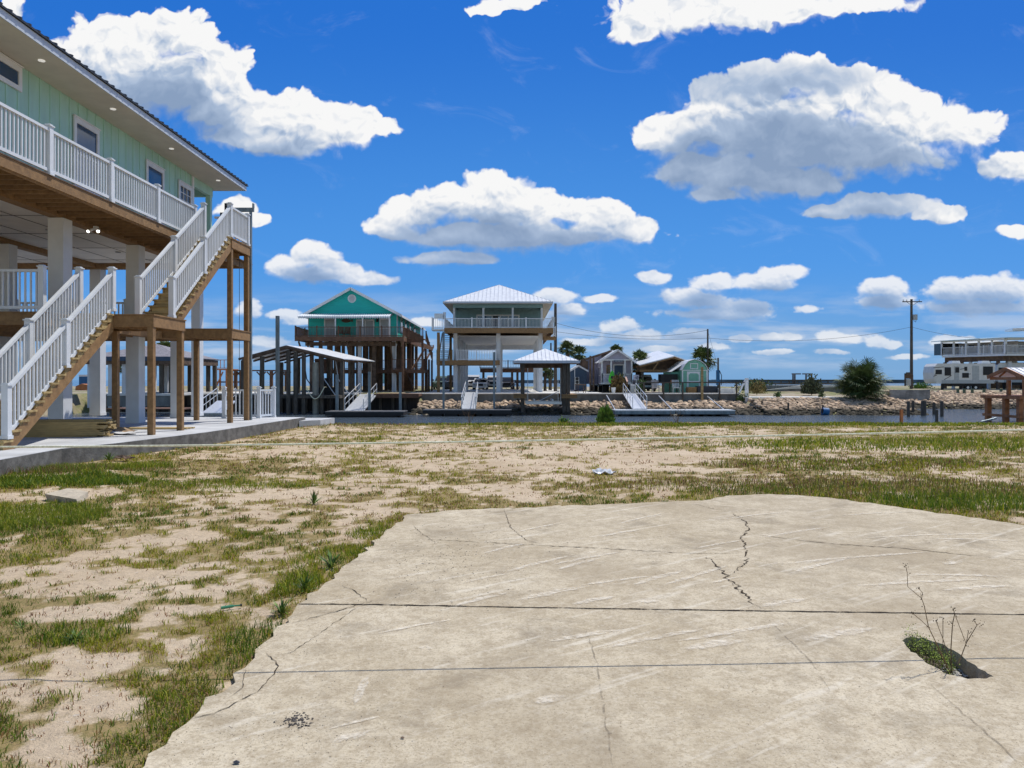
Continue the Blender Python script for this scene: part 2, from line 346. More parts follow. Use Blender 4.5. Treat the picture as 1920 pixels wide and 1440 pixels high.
# outline of the old concrete pad, read off at ground level
PAD_PX = [(120,1560),(265,1440),(345,1356),(395,1312),(450,1250),(497,1205),(545,1150),(590,1108),(640,1066),(688,1032),(722,998),(765,965),(838,958),(905,954),(1000,951),(1090,947),(1180,944),(1265,940),(1322,938),(1368,929),(1440,926),(1520,930),(1600,939),(1680,950),(1760,962),(1840,972),(1920,984),(2150,1010),(2400,1060),(2600,1560)]
PAD = [G(a, b, .03)[:2] for a, b in PAD_PX]
PADN = np.array(PAD)
def in_poly(x, y, P):
    c = np.zeros(x.shape, bool); n = len(P)
    for i in range(n):
        x0, y0 = P[i]; x1, y1 = P[(i+1) % n]
        c ^= ((y0 > y) != (y1 > y)) & (x < (x1-x0)*(y-y0)/(y1-y0+1e-12)+x0)
    return c
def pad_dist(x, y):
    d = np.full(x.shape, 1e9)
    for i in range(len(PAD)-1):
        ax, ay = PAD[i]; bx, by = PAD[i+1]; t = np.clip(((x-ax)*(bx-ax)+(y-ay)*(by-ay))/((bx-ax)**2+(by-ay)**2), 0, 1)
        d = np.minimum(d, np.hypot(x-ax-t*(bx-ax), y-ay-t*(by-ay)))
    return d
BANK = 28.3
SLAB_EDGE = [(-8.3, 9.0), (-8.66, 12.6), (-8.85, 14.65), (-8.45, 15.9), (-7.88, 19.3), (-7.48, 27.0)]
def ell(x, y, px, py, rx, ry):
    # soft ellipse around the ground point under a pixel, radii in metres
    c = G(px, py, 0); return np.clip(1.2-np.hypot((x-c[0])/rx, (y-c[1])/ry), 0, 1)
def cover(x, y):
    big = fbm(x*.42, y*.42, 4, 3); mid = fbm(x*1.3, y*1.3, 4, 11); fine = fbm(x*5.2, y*5.2, 3, 23)
    g = (big-.5)*1.0+(mid-.5)*1.7+(fine-.5)*2.4+.10
    pd = pad_dist(x, y)
    left = np.clip(1-pd/.5, 0, 1)*(x < 0)
    right = np.clip(1-pd/1.3, 0, 1)*(x > .8)*(y < 14)
    g = g+left*.42+right*.45
    for (a, b, rx, ry, w) in [(100,905,2.2,.9,.7),(60,990,.9,1.0,.45),(330,870,4.0,1.2,.35),(420,950,1.2,.5,.35),(170,1190,.35,.5,.45),(560,1030,1.0,1.1,.3),
                              (1700,905,5,1.6,.22),(1500,800,16,1.5,.38),(1850,820,5,3.5,.45),(1200,795,9,.8,.25),(900,805,7,1.5,.12),(700,885,3,.8,.1),(560,800,3,1.3,.25),
                              (60,1330,.6,.9,-.4),(260,1080,2.2,2.6,.17),(420,1250,.8,.7,.12),(330,980,2,1.2,.10),(820,850,6,3.2,-.30),(1150,870,5,2.0,-.25),(600,930,2.2,1.4,-.2),(1000,830,9,2.5,-.15),(300,1050,.8,.6,-.12),(60,1260,.5,.4,-.3),(1500,850,4,2,-.08),(420,835,2,1,-.3)]:
        g = g+ell(x, y, a, b, rx, ry)*w
    g = g*np.clip((BANK+1.2-y)/1.0, 0, 1)
    return np.clip(g*1.5+.40, 0, 1)
def gz(x, y):
    z = (fbm(x*.35, y*.35, 3, 5)-.5)*.10+(fbm(x*1.7, y*1.7, 3, 8)-.5)*.045+(fbm(x*6, y*6, 2, 9)-.5)*.012
    near = np.clip(pad_dist(x, y)/.5, .15, 1)
    z = z*near
    c = G(100, 893, 0); z = z+.16*np.exp(-(((x-c[0])/1.35)**2+((y-c[1])/.55)**2))
    s = np.clip((y-BANK-.5*np.sin(x*.35)-.35*np.sin(x*.9+1))/1.5, 0, 1)
    z = z*(1-s)-1.9*s
    z = np.where((x < -7.2) & (y < BANK), z*.4-.03, z)
    return np.where(in_poly(x, y, PAD) & (pad_dist(x, y) > .05), -.16, z)
def axis(segs):
    a = [segs[0][0]]
    for (lo, hi, st) in segs:
        n = max(1, int(round((hi-lo)/st))); a += list(np.linspace(lo, hi, n+1)[1:])
    return np.array(a)
xs = axis([(-260,-60,20),(-60,-24,2.5),(-24,-12,.3),(-12,-5,.085),(-5,3.5,.05),(3.5,8,.12),(8,24,.3),(24,60,2.5),(60,260,20)])
ysv = axis([(-120,-10,12),(-10,2,1.0),(2,7,.042),(7,14,.08),(14,22,.16),(22,BANK,.3),(BANK,BANK+3,.25)])
GX, GY = np.meshgrid(xs, ysv); GZ = gz(GX, GY)
def grid_mesh(name, GX, GY, GZ, m, attr=None, smooth=True):
    ny, nx = GX.shape; co = np.stack([GX, GY, GZ], -1).reshape(-1, 3).astype(np.float32)
    i = np.arange((ny-1)*(nx-1)); r = i//(nx-1); c = i % (nx-1); a = r*nx+c
    f = np.stack([a, a+1, a+nx+1, a+nx], 1).astype(np.int32)
    return raw_mesh(name, co, f, m, attr, smooth)
def raw_mesh(name, co, f, m, attr=None, smooth=False, parent=None):
    me = bpy.data.meshes.new(name); nf, k = f.shape
    me.vertices.add(len(co)); me.vertices.foreach_set('co', co.ravel().astype(np.float32))
    me.loops.add(nf*k); me.loops.foreach_set('vertex_index', f.ravel().astype(np.int32))
    me.polygons.add(nf); me.polygons.foreach_set('loop_start', np.arange(0, nf*k, k, dtype=np.int32)); me.polygons.foreach_set('loop_total', np.full(nf, k, np.int32))
    if smooth: me.polygons.foreach_set('use_smooth', np.ones(nf, bool))
    me.update(calc_edges=True)
    if attr:
        for an, av in attr.items():
            if av.ndim == 1: t = me.attributes.new(an, 'FLOAT', 'POINT'); t.data.foreach_set('value', av.astype(np.float32))
            else: t = me.attributes.new(an, 'FLOAT_COLOR', 'POINT'); t.data.foreach_set('color', av.astype(np.float32).ravel())
    me.materials.append(m); ob = bpy.data.objects.new(name, me); C.objects.link(ob); ORG[ob.name] = (0, 0, 0)
    if parent: ob.parent = parent
    return ob
# ground material: pale sand, turf litter where the plants grow
gm = bpy.data.materials.new('sandy_lot'); gm.use_nodes = True; nt = gm.node_tree; b = nt.nodes['Principled BSDF']
t = N(nt, 'ShaderNodeTexCoord'); O = t.outputs['Object']; at_ = N(nt, 'ShaderNodeAttribute'); at_.attribute_name = 'cover'
n_big = NOISE(nt, O, .6, 5, .6); n_f = NOISE(nt, O, 14, 6, .7); n_ff = NOISE(nt, O, 90, 4, .7)
sand = MIX(nt, SS(nt, n_big, .3, .7), (.50, .385, .255), (.63, .51, .365))
sand = MIX(nt, M_(nt, 'MULTIPLY', SS(nt, n_f, .42, .72), .45), sand, (.36, .27, .20))
sand = MIX(nt, SS(nt, n_ff, .60, .74), sand, (.24, .18, .13))
sand = MIX(nt, M_(nt, 'MULTIPLY', SS(nt, NOISE(nt, O, 40, 3, .6), .64, .70), .7), sand, (.72, .66, .58))
brown = MIX(nt, SS(nt, NOISE(nt, O, 22, 5, .7), .35, .65), (.17, .145, .028), (.31, .215, .085))
cv = M_(nt, 'ADD', at_.outputs['Fac'], M_(nt, 'MULTIPLY', M_(nt, 'SUBTRACT', n_f, .5), .9))
cvn = M_(nt, 'ADD', cv, M_(nt, 'MULTIPLY', M_(nt, 'SUBTRACT', NOISE(nt, O, 55, 3, .6), .5), .5))
colr = MIX(nt, M_(nt, 'MULTIPLY', SS(nt, cvn, .20, .74), .82), sand, brown)
nt.links.new(colr, b.inputs['Base Color']); b.inputs['Roughness'].default_value = .95; b.inputs['Specular IOR Level'].default_value = .15
bn = N(nt, 'ShaderNodeBump'); bn.inputs['Strength'].default_value = .8; bn.inputs['Distance'].default_value = .04
nt.links.new(M_(nt, 'ADD', M_(nt, 'ADD', n_f, M_(nt, 'MULTIPLY', NOISE(nt, O, 3.2, 3, .5), 2.4)), M_(nt, 'MULTIPLY', n_ff, .35)), bn.inputs['Height']); nt.links.new(bn.outputs[0], b.inputs['Normal'])
gnd = grid_mesh('ground', GX, GY, GZ, gm, {'cover': cover(GX, GY).ravel()}); gnd['kind'] = 'structure'
# ------------------------------------------------------------------ grass blades and leafy tufts (one mass nobody could count)
grm = bpy.data.materials.new('grass_blade'); grm.use_nodes = True; nt = grm.node_tree; b = nt.nodes['Principled BSDF']
ac = N(nt, 'ShaderNodeAttribute'); ac.attribute_name = 'tint'; nt.links.new(ac.outputs['Color'], b.inputs['Base Color'])
b.inputs['Roughness'].default_value = .6; b.inputs['Specular IOR Level'].default_value = .25
tr = N(nt, 'ShaderNodeBsdfTranslucent'); nt.links.new(ac.outputs['Color'], tr.inputs[0]); mx = N(nt, 'ShaderNodeMixShader'); mx.inputs[0].default_value = .35
nt.links.new(b.outputs[0], mx.inputs[1]); nt.links.new(tr.outputs[0], mx.inputs[2]); nt.links.new(mx.outputs[0], nt.nodes['Material Output'].inputs[0])
def blades(bx, by, bz, hgt, wid, lean, tint):
    n = len(bx); a = rng.uniform(0, 2*np.pi, n); dx, dy = np.cos(a), np.sin(a); la = rng.uniform(0, 2*np.pi, n)
    lx, ly = np.cos(la)*lean*hgt, np.sin(la)*lean*hgt
    P = np.zeros((n, 5, 3)); w = wid/2
    P[:,0] = np.stack([bx-dx*w, by-dy*w, bz-.01], 1); P[:,1] = np.stack([bx+dx*w, by+dy*w, bz-.01], 1)
    mxx, myy, mz = bx+lx*.35, by+ly*.35, bz+hgt*.6
    P[:,2] = np.stack([mxx+dx*w*.8, myy+dy*w*.8, mz], 1); P[:,3] = np.stack([mxx-dx*w*.8, myy-dy*w*.8, mz], 1)
    P[:,4] = np.stack([bx+lx, by+ly, bz+hgt*(1-.3*np.minimum(lean, 1.5)/1.5)], 1)
    o = np.arange(n)*5
    f = np.concatenate([np.stack([o, o+1, o+2], 1), np.stack([o, o+2, o+3], 1), np.stack([o+3, o+2, o+4], 1)])
    return P.reshape(-1, 3), f, np.repeat(tint, 5, 0)
def ok_ground(x, y):
    k = ~in_poly(x, y, PAD) & (y < BANK+.6)
    ex = np.interp(y, [p[1] for p in SLAB_EDGE], [p[0] for p in SLAB_EDGE])
    return k & ((x > ex+.03) | (y > 27.2))
NT = 150000
d = np.exp(rng.uniform(np.log(2.6), np.log(29.4), NT)); u = rng.uniform(-.80, .80, NT)
tx, ty = u*d, d; cvr = cover(tx, ty)
fine = fbm(tx*9, ty*9, 2, 31)
keep = (rng.random(NT) < np.clip((cvr-.34)*1.30, 0.085, 1)*np.where(fine > .47, 1.0, .16)) & ok_ground(tx, ty)
tx, ty, cvr = tx[keep], ty[keep], cvr[keep]; nb = 5
S = np.clip(ty/6.5, .75, 2.9)
bx = np.repeat(tx, nb)+rng.normal(0, 1, len(tx)*nb)*np.repeat(.022*S, nb); by = np.repeat(ty, nb)+rng.normal(0, 1, len(tx)*nb)*np.repeat(.022*S, nb)
Sb = np.repeat(S, nb); cb_ = np.repeat(cvr, nb)
k = ok_ground(bx, by); bx, by, Sb, cb_ = bx[k], by[k], Sb[k], cb_[k]
kind = vnoise(bx*.9, by*.9, 77)+rng.normal(0, .18, len(bx)); lush = np.clip(vnoise(bx*.5+9, by*.5, 41)*1.3-.15+ell(bx, by, 60, 960, 2.5, 2)*.6+ell(bx, by, 100, 900, 2, 1)*.6, 0, 1)
hgt = (.014+.024*rng.random(len(bx))**1.5+.030*lush*cb_*rng.random(len(bx)))*np.sqrt(Sb)*1.15
wid = (.0032+.003*rng.random(len(bx)))*Sb*1.25; lean = rng.uniform(.25, 1.5, len(bx))
g1 = np.array([.22, .26, .010]); g2 = np.array([.42, .38, .03]); g3 = np.array([.07, .14, .012]); br = np.array([.28, .125, .045]); st = np.array([.42, .33, .17])
r_ = rng.random(len(bx))[:, None]; tint = g1*(1-r_)+g2*r_
dk = (kind < .42)[:, None]; tint = np.where(dk, g3*(1-r_*.5)+g1*r_*.5, tint)
bw = (rng.random(len(bx)) < np.clip(.58-.45*lush, .18, .64))[:, None]; tint = np.where(bw, br*(1-r_)+st*r_, tint)
thin_ = cb_ < .38; tint = np.where(thin_[:, None] & (rng.random(len(bx)) < .8)[:, None], br*(.5+r_*.7), tint); hgt = np.where(thin_, hgt*.75, hgt)
P1, F1, T1 = blades(bx, by, gz(bx, by), hgt, wid, lean, tint)
P = [P1]; F = [F1]; T = [T1]; off = len(P1)
def more(xc, yc, rx, ry, n, h0, h1, w, cols, lean=(.2, .9)):
    global off
    a = rng.uniform(0, 2*np.pi, n); q = np.sqrt(rng.random(n)); x = xc+np.cos(a)*q*rx; y = yc+np.sin(a)*q*ry
    k = ok_ground(x, y); x, y = x[k], y[k]; n = len(x)
    if n == 0: return
    cc = np.array(cols)[rng.integers(0, len(cols), n)]*rng.uniform(.75, 1.25, (n, 1))
    p, f, t = blades(x, y, gz(x, y), rng.uniform(h0, h1, n), np.full(n, w)*rng.uniform(.7, 1.3, n), rng.uniform(*lean, n), cc)
    P.append(p); F.append(f+off); T.append(t); off += len(p)
GR = [(.20,.26,.016),(.34,.35,.035),(.11,.17,.014)]; GD = [(.06,.13,.012),(.09,.17,.015),(.15,.23,.02)]; BRN = [(.2,.11,.05),(.3,.2,.1),(.14,.07,.04)]
for (a, b_, rx, ry, n, h0, h1, w, cs) in [
    (100,905,1.5,.55,5200,.04,.13,.012,GD+GR),(90,878,2.4,.5,5000,.06,.16,.008,GR),(40,975,.9,.9,5000,.04,.12,.006,GR),(150,1195,.30,.24,420,.03,.08,.006,GD+GR),(560,1100,.18,.3,350,.05,.13,.007,GR),
    (1750,925,3.6,.75,4200,.04,.16,.008,GR+GD+BRN),(1850,945,1.6,.6,2600,.05,.17,.008,GR+GD),(1350,912,2.6,.5,1700,.03,.11,.008,GR+BRN),(1500,905,3,.5,1500,.03,.13,.008,GR+BRN+BRN),(1800,835,6,1.6,5000,.05,.16,.02,GR),
    (1500,797,14,.7,8000,.04,.12,.03,GR),(1000,796,14,.6,3200,.04,.11,.03,GR+BRN),(1600,872,3,1,2200,.04,.13,.012,BRN+GR),(430,910,1.4,.5,1600,.03,.09,.007,GR),(640,1050,.5,.5,900,.03,.1,.006,GR),
    (380,1330,.3,.45,500,.03,.08,.005,GR),(495,1200,.22,.3,500,.03,.09,.005,GD),(700,1000,.3,.3,500,.03,.1,.006,GR)]:
    c = G(a, b_, 0); more(c[0], c[1], rx, ry, n, h0, h1, w, cs)
for i in range(240):                    # discrete clumps
    dd = math.exp(random.uniform(math.log(2.9), math.log(16))); xx = random.uniform(-.72, .72)*dd
    cvv = float(cover(np.array([xx]), np.array([dd]))[0])
    if cvv > .35: more(xx, dd, .09, .07, int(50*cvv), .02, .065, .0045*max(1, dd/7), GD if random.random() < .5 else GR)
for (x_, y_, n) in [(-7.9, 13.6, 900), (-8.2, 12.9, 600)]: more(x_, y_, .7, .35, n, .05, .2, .006, GD+BRN)
gr = raw_mesh('grass', np.concatenate(P), np.concatenate(F), grm, {'tint': np.concatenate([np.concatenate(T), np.ones((off, 1))], 1)})
gr['kind'] = 'stuff'; tag(gr, 'patchy green and brown grass growing on the sandy lot', 'grass')
# ------------------------------------------------------------------ old concrete pad with a hole
pm = bpy.data.materials.new('old_concrete'); pm.use_nodes = True; nt = pm.node_tree; b = nt.nodes['Principled BSDF']
t = N(nt, 'ShaderNodeTexCoord'); O = t.outputs['Object']
n1 = NOISE(nt, O, .8, 6, .6); n2 = NOISE(nt, O, 5, 6, .65); n3 = NOISE(nt, O, 60, 5, .7); n4 = NOISE(nt, O, 190, 2, .5)
c = MIX(nt, SS(nt, n1, .3, .7), (.46, .385, .265), (.63, .55, .41))
c = MIX(nt, M_(nt, 'MULTIPLY', SS(nt, n2, .40, .74), .50), c, (.29, .235, .16))
c = MIX(nt, M_(nt, 'MULTIPLY', SS(nt, n3, .48, .66), .62), c, (.27, .215, .145))
c = MIX(nt, M_(nt, 'MULTIPLY', SS(nt, n4, .62, .68), .6), c, (.66, .60, .50))
c = MIX(nt, SS(nt, NOISE(nt, V_(nt, 'ADD', O, (3, 7, 0)), 120, 2, .5), .67, .71), c, (.11, .085, .06))
st_ = NOISE(nt, O, 1.7, 6, .65, .6); c = MIX(nt, M_(nt, 'MULTIPLY', SS(nt, st_, .50, .72), .62), c, (.20, .165, .12))
mp0 = N(nt, 'ShaderNodeMapping'); nt.links.new(O, mp0.inputs[0]); mp0.inputs['Rotation'].default_value = (0, 0, R(-35)); mp = N(nt, 'ShaderNodeMapping'); nt.links.new(mp0.outputs[0], mp.inputs[0]); mp.inputs['Scale'].default_value = (.8, 9, 1)
sc1 = NOISE(nt, mp.outputs[0], 1.0, 4, .55); c = MIX(nt, M_(nt, 'MULTIPLY', SS(nt, sc1, .57, .68), M_(nt, 'MULTIPLY', SS(nt, n3, .30, .55), .78)), c, (.66, .60, .49))
mo = NOISE(nt, O, 17, 6, .75); c = MIX(nt, M_(nt, 'MULTIPLY', SS(nt, mo, .44, .62), .50), c, (.30, .235, .15)); c = MIX(nt, M_(nt, 'MULTIPLY', SS(nt, NOISE(nt, O, 26, 6, .75), .52, .66), .45), c, (.60, .54, .43))
c = MIX(nt, M_(nt, 'MULTIPLY', SS(nt, NOISE(nt, O, .45, 4, .6), .47, .66), .48), c, (.30, .24, .16))
nt.links.new(c, b.inputs['Base Color']); b.inputs['Roughness'].default_value = .9; b.inputs['Specular IOR Level'].default_value = .2
bn = N(nt, 'ShaderNodeBump'); bn.inputs['Strength'].default_value = .6; bn.inputs['Distance'].default_value = .006
nt.links.new(M_(nt, 'ADD', M_(nt, 'MULTIPLY', n2, .6), n3), bn.inputs['Height']); nt.links.new(bn.outputs[0], b.inputs['Normal'])
hole_px = [(1692,1199),(1700,1212),(1716,1226),(1738,1243),(1760,1257),(1785,1267),(1815,1273),(1845,1272),(1862,1268),(1846,1258),(1822,1243),(1795,1224),(1770,1209),(1740,1198),(1712,1192)]
HOLE = []
for i_ in range(len(hole_px)):
    a_ = hole_px[i_]; b_ = hole_px[(i_+1) % len(hole_px)]
    for f_ in (0, .33, .66): HOLE.append(G(a_[0]+(b_[0]-a_[0])*f_+random.gauss(0, 1.3), a_[1]+(b_[1]-a_[1])*f_+random.gauss(0, .9), .03)[:2])
jp = []
for i in range(len(PAD)):                # ragged outline
    a = Vector(PAD[i]); b2 = Vector(PAD[(i+1) % len(PAD)]); L = (b2-a).length; n = max(1, int(min(L, 9)/.10)) if 0 < i < len(PAD)-2 else 1
    for k in range(n):
        p = a.lerp(b2, k/n); j = .022 if n > 1 else 0
        jp.append((p.x+random.gauss(0, j), p.y+random.gauss(0, j)))
bm = bmesh.new()
ov = [bm.verts.new((x, y, .03)) for x, y in jp]; hv = [bm.verts.new((x, y, .03)) for x, y in HOLE]
es = [bm.edges.new((ov[i], ov[(i+1) % len(ov)])) for i in range(len(ov))]+[bm.edges.new((hv[i], hv[(i+1) % len(hv)])) for i in range(len(hv))]
bmesh.ops.triangle_fill(bm, edges=es, use_beauty=True, use_dissolve=False)
for f in bm.faces:
    if f.normal.z < 0: f.normal_flip()
def wall(vs, z):
    lo = [bm.verts.new((v.co.x, v.co.y, z)) for v in vs]
    for i in range(len(vs)):
        j = (i+1) % len(vs); bm.faces.new((vs[i], vs[j], lo[j], lo[i]))
wall(ov, -.12); wall(hv, -.08)
me = bpy.data.meshes.new('old_concrete_pad'); bm.to_mesh(me); bm.free(); me.materials.append(pm)
pad = bpy.data.objects.new('concrete_pad', me); C.objects.link(pad); pad['kind'] = 'structure'; ORG[pad.name] = (0, 0, 0)
hb = MB(); hc = G(1778, 1236, -.12); hb.box(hc[0]-.5, hc[0]+.5, hc[1]-.45, hc[1]+.45, -.065, -.06); struct(hb, 'hole_floor', mat('hole_dirt', (.12, .095, .07), .95, .4, 20, bump=.8))
def ribbon(mb, pts, w, z, jit=.35, seg=.05, wj=.5, taper=True, fade=False):
    P_ = [Vector(p[:2]) for p in pts]; path = []
    for i in range(len(P_)-1):
        L = (P_[i+1]-P_[i]).length; n = max(1, int(L/seg))
        for k in range(n): path.append(P_[i].lerp(P_[i+1], k/n))
    path.append(P_[-1]); q = []
    for i, p in enumerate(path):
        t_ = (path[min(i+1, len(path)-1)]-path[max(i-1, 0)]).normalized(); nrm = Vector((-t_.y, t_.x))
        c_ = p+nrm*random.gauss(0, w*jit); f = 1-abs(2*i/(len(path)-1)-1)**4*.9 if taper else 1
        ww = w*f*(1+random.uniform(-wj, wj))/2; q.append((c_+nrm*ww, c_-nrm*ww))
    vs = []; fs = []
    if fade:
        n = len(q)
        for i, (a, b3) in enumerate(q): m3 = (a+b3)/2; vs += [(a.x, a.y, z), (m3.x, m3.y, z), (b3.x, b3.y, z)]; FADE.extend([0, min(1, 4*min(i, n-1-i)/n), 0])
        for i in range(n-1): fs += [(3*i, 3*i+1, 3*i+4, 3*i+3), (3*i+1, 3*i+2, 3*i+5, 3*i+4)]
        mb.add(vs, fs); return
    for i, (a, b3) in enumerate(q): vs += [(a.x, a.y, z), (b3.x, b3.y, z)]
    for i in range(len(q)-1): fs.append((2*i, 2*i+1, 2*i+3, 2*i+2))
    mb.add(vs, fs)
FADE = []
def alpha_mat(name, col, sc, lo, hi, amt=1.0):
    m = bpy.data.materials.new(name); m.use_nodes = True; nt = m.node_tree; b = nt.nodes['Principled BSDF']
    t = N(nt, 'ShaderNodeTexCoord'); n = NOISE(nt, t.outputs['Object'], sc, 5, .7)
    b.inputs['Base Color'].default_value = (*col, 1); b.inputs['Roughness'].default_value = .95; b.inputs['Specular IOR Level'].default_value = .1
    nt.links.new(M_(nt, 'MULTIPLY', SS(nt, n, lo, hi), amt), b.inputs['Alpha']); return m
crack_m = alpha_mat('crack_dirt', (.055, .04, .027), 11, .26, .52, .95); joint_m = alpha_mat('joint_filler', (.03, .023, .018), 16, .28, .50, .93); scrape_m = alpha_mat('scraped_concrete', (.78, .71, .59), 22, .28, .72, .80)
joint_f = alpha_mat('fine_joint', (.20, .165, .12), 12, .35, .65, .45)
def gp(*px): return [G(a, b_, .03) for a, b_ in px]
jm = MB(); ribbon(jm, gp((560,1133),(700,1134),(960,1139),(1300,1144),(1640,1149),(1920,1153),(2100,1156)), .019, .0335, .16, .06, .5, False); jm.build('expansion_joint', joint_m, pad)
jm = MB()
for l in [((1095,1170),(1118,1240),(1150,1440)),((1330,1045),(1390,1115),(1424,1141)),((1440,1160),(1520,1240),(1560,1300)),((1740,1280),(1880,1400),(1920,1440))]: ribbon(jm, gp(*l), .010, .0335, .4, .05, .5)
jm.build('saw_cut', joint_f, pad)
jm = MB()
for l, w in [(((1368,958),(1398,980),(1404,994),(1390,1008),(1402,1035),(1398,1058),(1365,1082)), .016), (((1404,1000),(1440,1006),(1560,1020),(1690,1028),(1800,1040),(1960,1054)), .012),
             (((775,1010),(900,1017),(1030,1024),(1150,1030),(1300,1038),(1396,1038)), .012), (((1324,1044),(1360,1078),(1392,1112),(1426,1142)), .018),
             (((945,955),(958,990),(985,1012),(1020,1022)), .007), (((500,1225),(520,1245),(508,1270),(480,1298),(440,1320),(400,1338),(340,1356)), .007), (((545,1170),(620,1150),(700,1127)), .009), (((500,1232),(545,1225),(590,1195),(640,1160),(672,1138)), .006),
             (((460,1255),(455,1290),(430,1310)), .004), (((820,1020),(790,1000),(775,985)), .006), (((640,1098),(668,1110),(690,1128)), .006), (((1300,945),(1340,955),(1368,958)), .008)]:
    ribbon(jm, gp(*l), w*.8, .034, 1.0, .035, .8)
jm.build('crack', crack_m, pad)
sm = MB()
for (x0, y0, x1, y1, w) in [(1028,1061,1172,1034,.05),(1180,1100,1290,1068,.06),(1040,1070,1130,1046,.05),(960,1128,1110,1098,.07),(1070,1135,1160,1118,.06),(1196,1132,1240,1126,.06),(1272,1220,1400,1200,.085),(1500,1204,1648,1176,.08),
        (1260,1205,1500,1166,.05),(1120,1218,1330,1178,.05),(1420,1140,1520,1122,.07),(1590,1100,1860,1086,.05),(1760,1108,1905,1098,.06),(1420,1010,1560,988,.05),(1600,1010,1880,1000,.04),(1440,1060,1760,1034,.05),(1120,1008,1210,992,.05),(1700,1078,1900,1082,.05),
        (1350,975,1480,960,.04),(1150,985,1250,962,.04),(900,1040,990,1018,.05),(940,1075,1080,1040,.05),(1560,968,1720,960,.04),(1480,1075,1600,1045,.05),(690,1265,664,1325,.04),(610,1370,720,1343,.02),(620,1395,700,1370,.05),(780,1216,815,1218,.06),(1000,1320,1065,1305,.07),
        (840,1140,960,1110,.05),(700,1190,860,1160,.03),(960,1000,1060,980,.04),(1240,1100,1370,1060,.05),(1300,1030,1400,1012,.04),(1740,1010,1920,1016,.04),(1020,1205,1180,1180,.05),(1770,1060,1810,1052,.07),(860,1095,960,1075,.04),(1080,1100,1230,1080,.04),(1330,1095,1400,1080,.03)]:
    ribbon(sm, gp((x0, y0), ((x0+x1)/2, (y0+y1)/2-1.5), (x1, y1)), w*1.5, .0345, .05, .035, .15, fade=True)
so2 = sm.build('scrape_mark', scrape_m, pad); ta_ = so2.data.attributes.new('fade', 'FLOAT', 'POINT'); ta_.data.foreach_set('value', np.array(FADE, np.float32))
nt = scrape_m.node_tree; al = nt.nodes['Principled BSDF'].inputs['Alpha']; sr = al.links[0].from_socket; fa = N(nt, 'ShaderNodeAttribute'); fa.attribute_name = 'fade'; nt.links.new(M_(nt, 'MULTIPLY', sr, SS(nt, fa.outputs['Fac'], 0.0, .55)), al)
# small dark stones scattered over the pad
PBK = MB(); ico = [(0,0,1),(.89,0,.45),(.28,.85,.45),(-.72,.53,.45),(-.72,-.53,.45),(.28,-.85,.45)]
def pebble(x, y, z, r):
    a = random.uniform(0, 6.3); s_ = [(random.uniform(.6, 1.2)) for _ in range(6)]
    vs = [(x+(v[0]*math.cos(a)-v[1]*math.sin(a))*r*s_[i], y+(v[0]*math.sin(a)+v[1]*math.cos(a))*r*s_[i]*.8, z+max(v[2]-.3, -.02)*r*.7) for i, v in enumerate(ico)]
    PBK.add(vs, [(0,1,2),(0,2,3),(0,3,4),(0,4,5),(0,5,1),(5,4,3,2,1)])
for i in range(1500):
    if i < 560: q_ = G(random.gauss(850, 70), random.gauss(1055, 40), .03); r = random.uniform(.002, .007)*q_[1]/6
    elif i < 700: q_ = G(random.gauss(555, 14), random.gauss(1352, 7), .03); r = random.uniform(.003, .009)
    elif i < 1000: q_ = G(random.gauss(520, 120), random.gauss(1370, 50), .03); r = random.uniform(.0012, .004)
    else:
        dd = math.exp(random.uniform(math.log(3), math.log(9.5))); q_ = (random.uniform(-.5, .75)*dd, dd); r = random.uniform(.001, .0042)*dd/4
    if in_poly(np.array([q_[0]]), np.array([q_[1]]), PAD)[0] and not in_poly(np.array([q_[0]]), np.array([q_[1]]), HOLE)[0]: pebble(q_[0], q_[1], .031, r)
pbo = PBK.build('gravel', mat('dark_grit', (.075, .065, .06), .9, .5, 40), None, world=True); pbo['kind'] = 'stuff'; tag(pbo, 'loose dark grit scattered over the old concrete pad', 'gravel')
# ================================================================== MINT STILT HOUSE ON THE LEFT
Y0, Y1 = 9.0, 28.2                       # near (out of frame) and far end of the house body
# its ground slab
m_ = MB(); pts = [(-24, 9.0)]+SLAB_EDGE+[(-24, 27.0)]
m_.prism(list(pts), 'z', -.25, .30)
ps_ = struct(m_, 'patio_slab', conc, fix=True)
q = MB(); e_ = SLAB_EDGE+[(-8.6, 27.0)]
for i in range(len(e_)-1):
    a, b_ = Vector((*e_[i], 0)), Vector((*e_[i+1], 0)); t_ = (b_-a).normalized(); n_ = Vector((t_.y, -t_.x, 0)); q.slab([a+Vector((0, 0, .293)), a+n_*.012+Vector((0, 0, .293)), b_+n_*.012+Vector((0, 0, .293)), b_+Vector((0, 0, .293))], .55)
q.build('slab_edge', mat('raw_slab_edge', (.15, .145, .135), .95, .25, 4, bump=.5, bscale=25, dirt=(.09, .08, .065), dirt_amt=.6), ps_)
m_ = MB(); m_.prism([(-7.47, 26.2), (-6.9, 26.9), (-6.75, 28.4), (-12, 28.4), (-12, 27.004), (-7.47, 27.004)], 'z', -.3, .20); struct(m_, 'lower_slab', conc, fix=True)
H = thing('stilt_house', 'mint green board-and-batten house raised on white square columns at the left edge', 'house', (-16, 18, .3))
FL = 6.10; WX = -11.6
def wall_with_battens(y0, y1, x, z0, z1, step=.41):
    mb = MB(); mb.box(x-.15, x, y0, y1, z0, z1)
    y = y1-.2
    while y > y0: mb.box(x, x+.022, y-.025, y+.025, z0, z1); y -= step
    return mb
wb = wall_with_battens(Y0, 27.15, WX, FL+.01, 9.05)
wb.box(-21, WX-.152, 27.0, 27.15, FL+.01, 9.05); wb.box(-21.15, -21.002, Y0, 27.15, FL+.01, 9.05); wb.box(-21, WX-.152, Y0, Y0+.15, FL+.01, 9.05)
